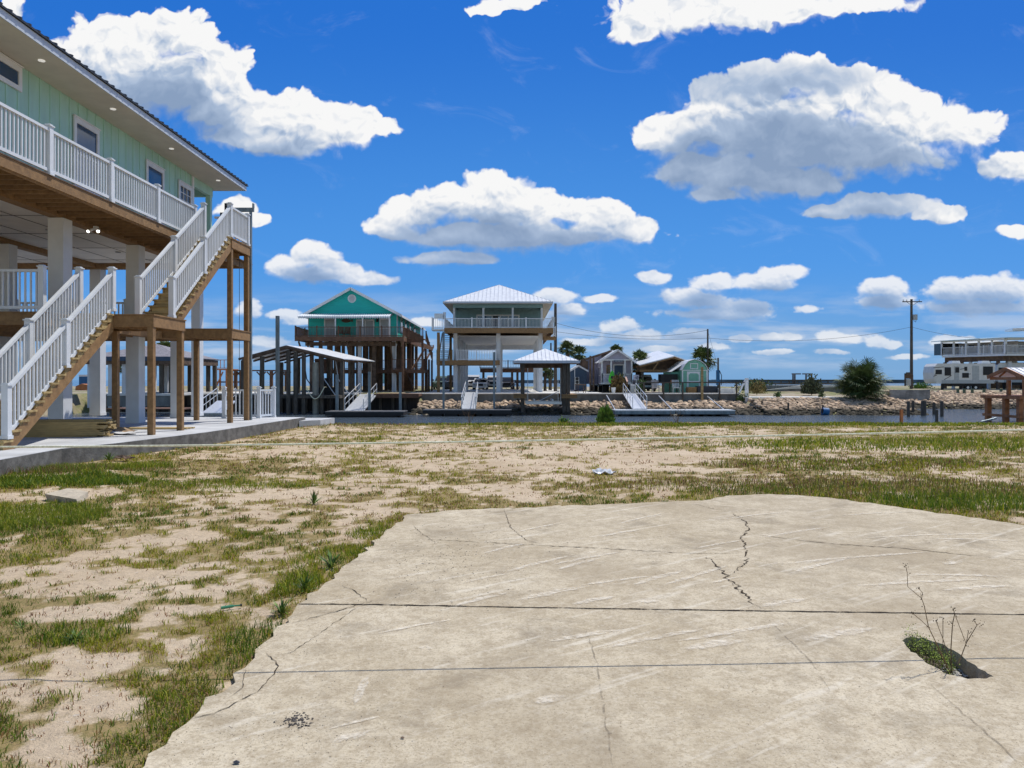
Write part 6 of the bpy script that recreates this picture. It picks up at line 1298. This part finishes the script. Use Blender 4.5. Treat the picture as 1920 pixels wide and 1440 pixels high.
for (x, y) in ((gx_+.1, ym_), (gx_+.1, ya_+.1), (gx_+3.4, ya_+.1), (gx_+6.2, ya_+.1), (gx_+3.4, yb_-.2)): q = MB(); q.box(x-.1, x+.1, y-.1, y+.1, .60, ze-.27); q.build('post', wood_o, OB)
q = MB(); q.box(gx_-.4, gx_+7, ya_-.2, yb_+.4, .38, .59); q.build('deck', wood_o, OB); q = MB(); q.box(gx_-.3, gx_+7, ya_-.08, ya_+.06, -.85, -.68); q.box(gx_-.32, gx_-.18, ya_-.07, yb_+.3, -.85, -.68); q.build('lower_beam', wood_o, OB)
for (x, y) in ((gx_-.1, ya_+.25), (gx_+1.6, ya_+.25), (gx_+3.4, ya_+.25), (gx_-.1, ym_), (gx_-.1, yb_), (gx_+3, yb_)): q = MB(); q.box(x-.15, x+.15, y-.15, y+.15, WL-.8, .379); q.build('piling', wood_o, OB)
q = MB(); q.tube([W(1840, 791, 46), W(1868, 784, 46)], .06, 8); tag(q.build('mooring_pipe', steel), 'grey pipe slanting out of the water beside the orange boathouse', 'pipe')
# old timber stubs in the water
random.seed(11)
for (a, b2, pt, pb, lb_) in ((1700.5, 1706, 752, 781, 'leftmost old piling stub in the slip, with dark wet foot'), (1709.5, 1714.5, 751, 777, 'second old piling stub in the slip, thin and dark'), (1727, 1736.5, 751, 779, 'widest old piling stub standing in the slip'), (1748.5, 1754, 754, 777, 'old piling stub just left of the split one in the slip'), (1763, 1769, 752, 781, 'rightmost old piling stub standing in the slip'), (1753.5, 1759, 768, 791, 'short black piling stub nearest to the lawn in the slip')):
    d = 2.85*1400/(pb-712); pile(lb_, a, b2, pt, 0, d, wood_g, 'piling_stub', 'piling', True)
d = 30.5; pile('thin reddish stake standing at the grassy water edge', 1689, 1693.5, 768, 0, d, wood_o, 'stake', 'stake', False, z0=-1.0)
for k, (p_, pt, pb) in enumerate(((1606, 757, 774), (1622, 757, 774), (1648, 756, 773), (1671, 755, 772))): pile(['grey piling stub left of the rocks below the fan palm', 'second grey piling stub below the fan palm', 'grey piling stub before the old timber wall', 'grey piling stub at the right end of the old timber wall'][k], p_-2.2, p_+2.2, pt, 0, 63, wood_g, 'piling_stub', 'piling', True)
tw = part('timber_wall', wood_g, None, (1638, 1682, 758, 778, 64.2, .3)); tag(tw, 'old dark timber wall in the water below the fan palm', 'retaining wall')
for k, p_ in enumerate((1464, 1495, 1543, 1478, 1429)): pile(['dark rotten stub standing among the right bank rocks', 'short rusty stub on the upper rocks of the right bank', 'dark stub at the waterline near the blue drum', 'dark weedy stub at the waterline of the right bank', 'mossy stub left of the right bank rocks'][k], p_-1.8, p_+1.8, (754, 753, 760, 755, 752)[k], 0, (63, 64, 61, 61, 63)[k], wood_g, 'piling_stub', 'piling', True)
for k, (p_, lb_) in enumerate(((1796, 'mossy green stub on top of the riprap, leftmost in front of the long trailer'), (1808, 'mossy green stub on the riprap below the trailer wheels'), (1823, 'mossy green stub on the riprap right of the trailer wheels'), (1845, 'mossy green stub on the riprap in front of the trailer tail'), (1877, 'mossy green stub on the riprap beside the orange boathouse'))): pile(lb_, p_-2.6, p_+2.6, 729, 0, 81, mat('mossy_timber', (.11, .15, .10), .9, .2, 3), 'piling_stub', 'piling', True)
rw = part('broken_wall', mat('old_grey_wall', (.26, .26, .25), .9, .25, 1.2, bump=.5, dirt=(.12, .12, .11), dirt_amt=.7), None, (1672, 1744, 731, 752, 77.3, .5)); tag(rw, 'weathered grey broken concrete wall left of the riprap mound', 'wall')
bd_ = thing('drum', 'blue plastic drum lying at the right bank waterline', 'drum', (X(1547, 60.3), 60.4, WL)); q = MB(); q.tube([W(1542, 771, 60.4), W(1553, 772, 60.4)], .3, 14); q.build('shell', blue_p, bd_); q = MB(); q.tube([W(1541.6, 771, 60.4), W(1542.1, 771, 60.4)], .2, 12); q.build('cap', black, bd_)
# pier with two timber gallows behind the right bank
GP = thing('pier', 'long dark pier with two T-shaped boat lift frames behind the right bank', 'pier', (X(1510, 84), 86, 0)); d = 84.0
part('pier_deck', wood_g, GP, (1432, 1600, 718.5, 721, d, 3)); part('pier_rail', wood_g, GP, (1400, 1640, 712.2, 714.5, d+4, .2)); part('ramp', conc_d, GP, (1436, 1604, 722.5, 738, d-6, 5.9))
q = MB(); q.slab([W(1436, 731, 77.5), W(1500, 722.6, 77.5), W(1604, 722.6, 77.5), W(1604, 724, 77.5)], .2); q.build('ramp_edge', conc_w, GP)
for (a, b2, c_, px_) in ((1486, 1502, 700.5, (1487.5, 1491)), (1506, 1524, 700.5, (1512, 1522.5))):
    part('lift_beam', wood_d, GP, (a, b2, c_-.5, c_+1.6, d, .3))
    for p_ in px_: part('lift_post', wood_d, GP, (p_-.9, p_+.9, c_+1.7, 720, d+.03, .2))
for p_ in (1408, 1421, 1440, 1465, 1480, 1496, 1553, 1580): part('pier_post', wood_g, GP, (p_-.8, p_+.8, 714.6, 719, d+4, .15))
# shrubs
bush('bright green reed clump growing at the near edge of the canal', X(1136, 28.3), 28.4, -.15, .30, .62, 1800, shrub_b, .16, 'reed_clump', up=2.4)
bush('rusty brown tipped shrub right of the white square post', X(1421, 71), 71.3, .3, .9, 1.3, 900, mat('rusty_leaf', (.20, .15, .05), .8, .3, 3, island=.4), .16)
bush('round dark shrub in front of the pier ramp', X(1524, 72), 72.3, .25, .95, 1.55, 2200, mat('grey_olive_leaf', (.10, .11, .055), .8, .3, 3, island=.4), .24); bush('low green bush at the foot of the white square post', X(1393, 67), 67.2, -.3, .6, .7, 500, shrub_m, .16)
bush('small dark bush sprouting on the pale ledge, left one', X(1459, 67.5), 67.6, .05, .35, .55, 260, shrub_m, .14); bush('small dark bush on the pale ledge near the fan palm', X(1541, 67.5), 67.6, .05, .3, .5, 220, shrub_m, .14)
bush('grassy dark hummock left of the pier, behind the white post', X(1418, 79), 79.5, .3, 2.2, 1.2, 1500, shrub_m, .25); bush('yellowish low bush left of the long trailer', X(1727, 100), 100, .4, 1.3, .8, 600, shrub_b, .25)
bush('low green shrub on the near bank beneath the white boathouse', X(1205-150, 28.8), 28.7, -.1, .22, .25, 300, shrub_b, .1)
def twigs(label, x, y, z, h, n, seed, cat='weed', name='dead_weed', leaves=0, lm_=None, r=.006):
    rr = random.Random(seed); t_ = thing(name, label, cat, (x, y, z)); q = MB(); tips = []
    for i in range(n):
        a = rr.uniform(0, 6.283); p = Vector((x, y, z)); v = Vector((math.cos(a)*.35, math.sin(a)*.35, 1)); seg = h/6
        for s in range(rr.randint(4, 6)):
            v = (v+Vector((rr.gauss(0, .22), rr.gauss(0, .22), .05))).normalized(); p2 = p+v*seg; q.tube([p, p2], [r*(1-s*.13), r*(1-(s+1)*.13)], 5, cap=False)
            if s > 1 and rr.random() < .6:
                w = (v+Vector((rr.gauss(0, .7), rr.gauss(0, .7), .1))).normalized(); p3 = p2+w*seg*.8; q.tube([p2, p3], [r*.5, r*.3], 4, cap=False); tips.append(p3)
            p = p2
        tips.append(p)
    q.build('stem', dry_m, t_); b_ = MB()
    for tp in tips:
        s = r*1.9; b_.add([tp+Vector(o)*s for o in ((1,0,0),(-1,0,0),(0,1,0),(0,-1,0),(0,0,1.4),(0,0,-1))], [(0,2,4),(2,1,4),(1,3,4),(3,0,4),(2,0,5),(1,2,5),(3,1,5),(0,3,5)])
    b_.build('seed_head', mat('seed_head', (.07, .05, .03), .9, .2, 8), t_); return t_
twigs('dead grey weed standing at the canal edge before the docks', X(1270, 28.2), 28.3, -.05, .75, 10, 4); twigs('small brown dead weed at the canal edge below the grey-green house', X(880, 28.2), 28.3, -.05, .6, 9, 5)
# ================================================================== ROCKS: riprap along the far bank
random.seed(3); protos = []
for k in range(6):
    bm = bmesh.new(); bmesh.ops.create_icosphere(bm, subdivisions=2, radius=1)
    for v in bm.verts:
        n = v.co.normalized(); f = 1+.28*math.sin(3*n.x+k)+.2*math.cos(4*n.y+2*k)+.12*math.sin(7*n.z+k); v.co = Vector((n.x*f, n.y*f*.85, n.z*f*.62))
    bmesh.ops.dissolve_limit(bm, angle_limit=.35, verts=bm.verts, edges=bm.edges); bmesh.ops.triangulate(bm, faces=bm.faces)
    me = bpy.data.meshes.new('rock'); bm.to_mesh(me); bm.free(); me.materials.append(rock_m); protos.append(me)
pv = [(np.array([v.co[:] for v in me.vertices]), np.array([p.vertices[:] for p in me.polygons])) for me in protos]
cand = []
def rk(x0, x1, n, t0, t1, s0, s1):
    for i in range(n):
        x = random.uniform(x0, x1); t_ = random.random(); y = float(toe(np.array([x]))[0])+t0+(t1-t0)*t_; z = float(farz(np.array([x]), np.array([y]))[0]); cand.append((x, y, z+random.uniform(-.02, .08), random.uniform(s0, s1)))
rk(-8.2, 8.7, 900, .0, 7.4, .16, .34); rk(8.7, 20.6, 700, .0, 7.4, .16, .34); rk(20.6, 33.6, 1500, -.3, 5.6, .12, .27); rk(33.4, 58, 2500, -.5, 9.2, .15, .34); rk(-58, -38, 900, -.4, 9.5, .25, .5)
cand.sort(key=lambda c: -c[3]/c[1]); big, rest = cand[:300], cand[300:]
sides = {'a': ('tan broken stone in the riprap at the foot of the seawall', 'riprap stones below the seawall'), 'b': ('tan broken stone in the riprap of the bare right bank', 'riprap stones of the right bank'), 'c': ('tan broken stone in the riprap mound below the trailers', 'riprap stones below the trailers'), 'd': ('tan broken stone in the riprap seen beneath the mint house', 'riprap stones seen beneath the mint house')}
for (x, y, z, s) in big:
    k = 'd' if x < -30 else 'a' if x < 20.6 else 'b' if x < 33.5 else 'c'
    o = bpy.data.objects.new('rock', random.choice(protos)); C.objects.link(o); o.location = (x, y, z); o.scale = (s, s, s); o.rotation_euler = (random.uniform(-.5, .5), random.uniform(-.5, .5), random.uniform(0, 6.28)); tag(o, sides[k][0], 'rock', sides[k][1])
vv = []; ff = []; off_ = 0
for (x, y, z, s) in rest:
    v_, f_ = random.choice(pv); a = random.uniform(0, 6.28); ca, sa = math.cos(a), math.sin(a); v2 = v_*s; v2 = np.stack([v2[:,0]*ca-v2[:,1]*sa+x, v2[:,0]*sa+v2[:,1]*ca+y, v2[:,2]+z], 1); vv.append(v2); ff.append(f_+off_); off_ += len(v2)
rr_ = raw_mesh('riprap', np.concatenate(vv), np.concatenate(ff), rock_m); rr_['kind'] = 'stuff'; tag(rr_, 'tan broken stones heaped along the far canal banks', 'riprap')
# ================================================================== SEEN BENEATH THE MINT HOUSE
SP = thing('pavilion', 'open pavilion with a grey shingled hip roof seen between the mint house columns', 'pavilion', (X(255, 60), 62, FG)); d = 57.0
q = MB(); x0, x1 = X(150, d), X(335, d); ze, za = Z(669, d), Z(640, d)
c0, c1, c2, c3 = (x0, d, ze), (x1, d, ze), (x1, d+8, ze), (x0, d+8, ze); ra, rb = (x0+4, d+4, za), (x1-3.6, d+4, za)
for P_ in ([c0, c1, rb, ra], [c1, c2, rb], [c2, c3, ra, rb], [c3, c0, ra]): q.slab(P_, .08)
q.build('roof', roofg, SP); part('fascia', navy, SP, (150, 335, 668.5, 676.5, d-.04, .04)); q = MB(); q.box(x0+.1, x1-.1, d+.02, d+7.9, ze-.55, ze-.1); q.build('ceiling', wood_d, SP)
for p_ in (163, 202, 228, 277, 298, 316, 330):
    for y in (d+.3, d+7.3): q = MB(); q.box(X(p_, d)-.14, X(p_, d)+.14, y, y+.28, -.5, ze-.5); q.build('post', wood_g if p_ > 270 else column_paint, SP)
pl('leaning palm trunk under the shingled pavilion, between the mint house columns', 212, 672, 728, 66, .9, seed=14, lean=(.5, 0))
ct = thing('cooler', 'blue cooler with a white lid on the rocks beneath the mint house', 'cooler', (X(157, 64), 64, .7)); part('body', blue_p, ct, (148, 165, 706, 721, 64, .7)); part('lid', trim, ct, (147.5, 165.5, 702.5, 705.9, 63.97, .76))
q = MB(); q.prism([(X(146, 63), Z(732, 63)), (X(170, 63), Z(732, 63)), (X(169, 63), Z(722, 63)), (X(158, 63), Z(719.5, 63)), (X(147, 63), Z(724, 63))], 'y', 62.6, 63.4); tag(q.build('rusty_debris', wood_o, fix=True), 'heap of rusty orange debris below the blue cooler', 'debris')
q = MB(); q.box(X(198, 48), X(345, 48), 48, 50, Z(768, 48), Z(766, 48)); dkn = thing('low_dock', 'brown timber dock edge low over the water beneath the mint house', 'dock', (X(270, 48), 49, WL)); q.build('dock_deck', wood_r, dkn)
for p_ in (205, 240, 280, 320): part('piling', wood_g, dkn, (p_, p_+5, 768.1, 800, 48.2, .2))
lbk = part('concrete_ledge', conc_w, None, (200, 330, 738, 742, 56, 8)); tag(lbk, 'pale concrete ledge with dark underside beneath the mint house', 'ledge'); part('ledge_wall', conc_d, lbk, (200, 330, 742.1, 762, 56.1, .3))
# covered brown pier left of the teal house
BP = thing('timber_pier', 'reddish brown timber pier with Y-braced posts behind the left boathouse', 'pier', (X(470, 84), 84, FG)); d = 82.0
part('pier_beam', wood_r, BP, (436, 541, 693.5, 696, d, .3)); part('pier_beam', wood_r, BP, (404, 470, 715, 717.5, d+.5, .3))
for p_ in (441, 452, 489, 508, 524, 536):
    q = MB(); x = X(p_, d); q.box(x-.16, x+.16, d+.02, d+.3, FG-.2, Z(696.1, d)); q.bar((x, d+.15, Z(706, d)), (x-.5, d+.15, Z(697, d)), .12, .12); q.bar((x, d+.15, Z(706, d)), (x+.5, d+.15, Z(697, d)), .12, .12); q.build('post', wood_r, BP)
TD = thing('timber_deck', 'small orange brown raised deck with railing seen right of the mint house column', 'deck', (X(415, 80), 81, FG)); d = 80.0; part('deck_floor', wood_o, TD, (398, 428, 691.5, 693.5, d, 3))
small_rail(TD, X(399, d), d+.05, X(427, d), d+.05, Z(691.5, d), .95, wood_o, .35, 1.2, name='deck_railing', bw=.06)
for p_ in (402, 412, 424): part('post', wood_o, TD, (p_-1.2, p_+1.2, 693.6, 732, d+.1, .2))
q = MB(); q.bar(W(404, 728, d), W(418, 697, d), .1, .12); q.build('cross_brace', wood_o, TD)
gangway('aluminium gangway partly hidden behind the low white picket railing', W(398, 775, 52), W(425, 752, 57), 1.4)
# small blue house glimpsed below the teal house
sb = thing('small_house', 'tiny light blue house glimpsed between the teal house pilings', 'house', (X(728, 120), 121, FG)); part('wall', mat('light_blue_siding', (.18, .42, .50), .6), sb, (715, 738, 697, 719, 120, 5)); win(sb, 724, 731, 699, 709, 120, glass_d); part('roof', roofw, sb, (713, 740, 694.5, 696.9, 119.6, 6))
# ================================================================== NEAR THINGS ON THE LAWN AND PAD
def gzf(x, y): return float(gz(np.array([x]), np.array([y]))[0])
# rope in front of everything
rp_ = MB(); pts = [(X(p_, 4.42+.05*k), 4.42+.05*k, Z(py_, 4.42+.05*k)) for k, (p_, py_) in enumerate(((-1400, 842), (0, 838.2), (300, 836), (600, 832.5), (900, 828), (1200, 822.5), (1500, 816), (1750, 810.5), (1920, 806), (3300, 772)))]
rp_.tube(pts, .0062, 8); ro = tag(rp_.build('boundary_rope', rope_m), 'pale yellow rope stretched low across the whole lot in front of the canal', 'rope')
for e_, (x, y, z) in (('left', pts[0]), ('right', pts[-1])):
    q = MB(); q.tube([(x, y, gzf(x, y)-.1), (x, y, z+.08), (x, y, z+.10)], [.02, .02, .005], 8); tag(q.build('stake', wood_y), 'wooden stake tying off the %s end of the yellow rope' % e_, 'stake')
# flat stone
q = MB(); st = [(83, 926), (120, 915), (164, 921), (160, 926), (140, 937)]; s_p = [G(a, b2, .08) for a, b2 in ((84, 926), (128, 915), (165, 922), (143, 936))]; zb_ = -.05
q.add([p for p in s_p]+[(p[0]+(.03 if i in (0, 3) else 0), p[1]+.02, zb_) for i, p in enumerate(s_p)], [(0,1,2,3),(7,6,5,4)]+[(i, i+4, (i+1) % 4+4, (i+1) % 4) for i in range(4)])
tag(q.build('flat_stone', mat('pale_limestone', (.46, .40, .31), .9, .12, 8, bump=.7, bscale=30), fix=True), 'pale flat square stone slab half sunk in the grass at the left', 'stone')
# dry weed growing in the hole, with the green plant beside it
hx, hy, hz = G(1785, 1262, .0); hz = -.06
W_ = thing('dead_weed', 'tall dry brown weed growing out of the hole in the concrete pad', 'weed', (hx, hy, hz)); wd = hy
def bp(p_, py_, dy=0): return (X(p_, wd+dy), wd+dy, Z(py_, wd+dy))
stems = [[(1782,1262),(1760,1215),(1741,1176),(1733,1136),(1728,1122)], [(1728,1122),(1702,1100),(1701,1074),(1698,1060)], [(1728,1122),(1730,1112),(1721,1101)], [(1741,1176),(1727,1163),(1710,1149)], [(1784,1262),(1783,1215),(1786,1170),(1790,1151),(1787,1140)], [(1790,1151),(1811,1206)],
    [(1782,1240),(1768,1198),(1755,1164)], [(1768,1225),(1768,1190),(1768,1160)], [(1797,1245),(1812,1205),(1821,1190),(1832,1172),(1825,1162)], [(1832,1172),(1838,1168)], [(1812,1205),(1816,1182)], [(1783,1262),(1770,1240),(1757,1218)], [(1786,1170),(1780,1164)]]
q = MB(); sd = MB(); rr = random.Random(8)
for k, s_ in enumerate(stems):
    dy = rr.uniform(-.04, .06); P_ = [Vector(bp(a, b2, dy if i else dy*.3)) for i, (a, b2) in enumerate(s_)]; q.tube(P_, [max(.0011, .0030*(1-.55*i/len(P_))) if k in (0, 4, 8) else .0017 for i in range(len(P_))], 6)
    for p in P_[2:]+[P_[-1]]*2:
        for _ in range(2):
            c_ = p+Vector((rr.gauss(0, .010), rr.gauss(0, .010), rr.gauss(0, .008))); s = rr.uniform(.0022, .0042); sd.add([c_+Vector(o)*s for o in ((1,0,0),(-1,0,0),(0,1,0),(0,-1,0),(0,0,1.6),(0,0,-1))], [(0,2,4),(2,1,4),(1,3,4),(3,0,4),(2,0,5),(1,2,5),(3,1,5),(0,3,5)])
q.build('stem', dry_m, W_); sd.build('seed_head', MATS['seed_head'], W_)
gx, gy, _ = G(1742, 1228, -.02); gp_ = thing('low_weed', 'low green leafy weed filling the left end of the hole in the pad', 'weed', (gx, gy, -.1)); mb = MB(); rr = random.Random(2)
for i in range(1900):
    u = rr.random(); cx_, cy_ = 1700+88*u, 1206+46*u; p0 = G(cx_+rr.gauss(0, 6), cy_+rr.gauss(0, 7)-4, 0); p = Vector((p0[0], p0[1], rr.uniform(-.055, .085*(1-u*.6)))); v = Vector((rr.gauss(0, 1), rr.gauss(0, 1), rr.uniform(.1, 1.4))).normalized()*rr.uniform(.007, .016); w = v.cross(Vector((0, .3, 1))).normalized()*.0035
    o = len(mb.v); mb.v += [tuple(p), tuple(p+v*.5+w), tuple(p+v), tuple(p+v*.5-w)]; mb.f.append((o, o+1, o+2, o+3)); mb.mi.append(0)
mb.build('foliage', mat('green_weed_leaf', (.20, .26, .03), .7, .3, 30, island=.45), gp_); mb = MB()
for i in range(14): p0 = G(1705+6*i, 1215+3.4*i, 0); mb.tube([(p0[0], p0[1], -.12), (p0[0]+rr.gauss(0, .015), p0[1], .03)], [.002, .001], 5)
mb.build('stem', dry_m, gp_)
hb_ = MB()
for i in range(260):
    p0 = G(rr.gauss(1800, 28), rr.gauss(1256, 9), -.05)
    if in_poly(np.array([p0[0]]), np.array([p0[1]]), HOLE)[0]: PBK.v, PBK.f, PBK.mi = [], [], []; pebble(p0[0], p0[1], -.058, rr.uniform(.005, .015)); hb_.add(PBK.v, PBK.f)
hr = hb_.build('rubble', mat('hole_rubble', (.42, .40, .37), .8, .5, 60, island=.4), None, world=True); hr['kind'] = 'stuff'; tag(hr, 'mixed grey rubble lying in the bottom of the pad hole', 'rubble')
def rosette(label, px_, py_, n, L, wdt, col_m, up=.6, seed=0):
    rr = random.Random(seed); x, y, _ = G(px_, py_, 0); z = max(gzf(x, y), -.02); t_ = thing('rosette_weed', label, 'weed', (x, y, z)); mb = MB()
    for i in range(n):
        a = rr.uniform(0, 6.283); e = rr.uniform(.35, 1.35)*up; l = L*rr.uniform(.6, 1.1); d1 = Vector((math.cos(a)*math.cos(e), math.sin(a)*math.cos(e), math.sin(e))); s_ = Vector((-math.sin(a), math.cos(a), 0))*wdt*.5
        p0 = Vector((x, y, z)); p1 = p0+d1*l*.5; p2 = p0+d1*l+Vector((0, 0, -.18*l)); o = len(mb.v); mb.v += [tuple(p0-s_*.3), tuple(p0+s_*.3), tuple(p1+s_), tuple(p2), tuple(p1-s_)]; mb.f += [(o, o+1, o+2, o+4), (o+4, o+2, o+3)]; mb.mi += [0, 0]
    mb.build('leaf', col_m, t_); return t_
gl = mat('weed_leaf', (.10, .17, .03), .6, .3, 20, island=.35); rl = mat('red_weed_leaf', (.17, .08, .055), .7, .3, 30, island=.3)
rosette('upright broad-leaved green weed at the left pad edge, middle of three', 572, 1108, 34, .17, .016, gl, 1.0, 1); rosette('upright green weed at the left pad edge, farthest of three', 622, 1065, 34, .20, .02, gl, .9, 2); rosette('upright green weed at the left pad edge, nearest of three', 528, 1152, 34, .15, .014, gl, 1.0, 3)
rosette('single tall green weed standing in the sand left of the pad corner', 588, 945, 26, .24, .022, gl, 1.25, 4); rosette('flat reddish weed lying on the pad edge', 482, 1232, 30, .065, .008, rl, .3, 5); rosette('small dead brown weed lying on the far part of the pad', 777, 1027, 22, .07, .008, rl, .4, 6)
rosette('dark green leafy clump in the sand at the lower left', 140, 1205, 60, .10, .012, gl, .8, 7); rosette('spiky green weed near the left frame edge', 40, 1175, 20, .08, .008, gl, .8, 8); rosette('green weed beside the shallow slab edge rubble', 205, 862, 40, .3, .02, gl, 1.1, 9)
# litter
crumple('plastic_bag', 'crumpled white plastic bag lying on the sandy lot', 'litter', G(1133, 888, .0), .18, .12, .22, mat('white_film', (.75, .76, .78), .4, .03), 5, 10)
x, y, _ = G(425, 1137, .02); bt = thing('glass_bottle', 'green glass bottle lying in the sand left of the pad', 'bottle', (x, y, 0)); q = MB(); z_ = max(gzf(x, y), 0)+.018; q.tube([(x-.03, y-.03, z_), (x+.035, y+.012, z_), (x+.05, y+.02, z_), (x+.085, y+.036, z_)], [.011, .011, .006, .005], 12); q.build('body', mat('green_glass', (.06, .24, .13), .15, .1), bt); q = MB(); q.tube([(x+.085, y+.036, z_), (x+.095, y+.041, z_)], .010, 10); q.build('cap', black, bt)
x, y, _ = G(443, 1432, .03); q = MB(); PBK.v, PBK.f, PBK.mi = [], [], []; pebble(x, y, .035, .022); q.add(PBK.v, PBK.f); tag(q.build('black_stone', card), 'angular black stone lying alone near the bottom of the pad', 'stone')
x, y, _ = G(755, 1385, .03); q = MB(); PBK.v, PBK.f, PBK.mi = [], [], []; pebble(x, y, .035, .012); q.add(PBK.v, PBK.f); tag(q.build('brown_stone', wood_d), 'small brown stone on the lower middle of the pad', 'stone')
crumple('leaf_litter', 'rusty brown scrap of litter beside the house slab edge', 'litter', (-8.0, 15.4, .02), .17, .09, .18, wood_d, 12, 10)
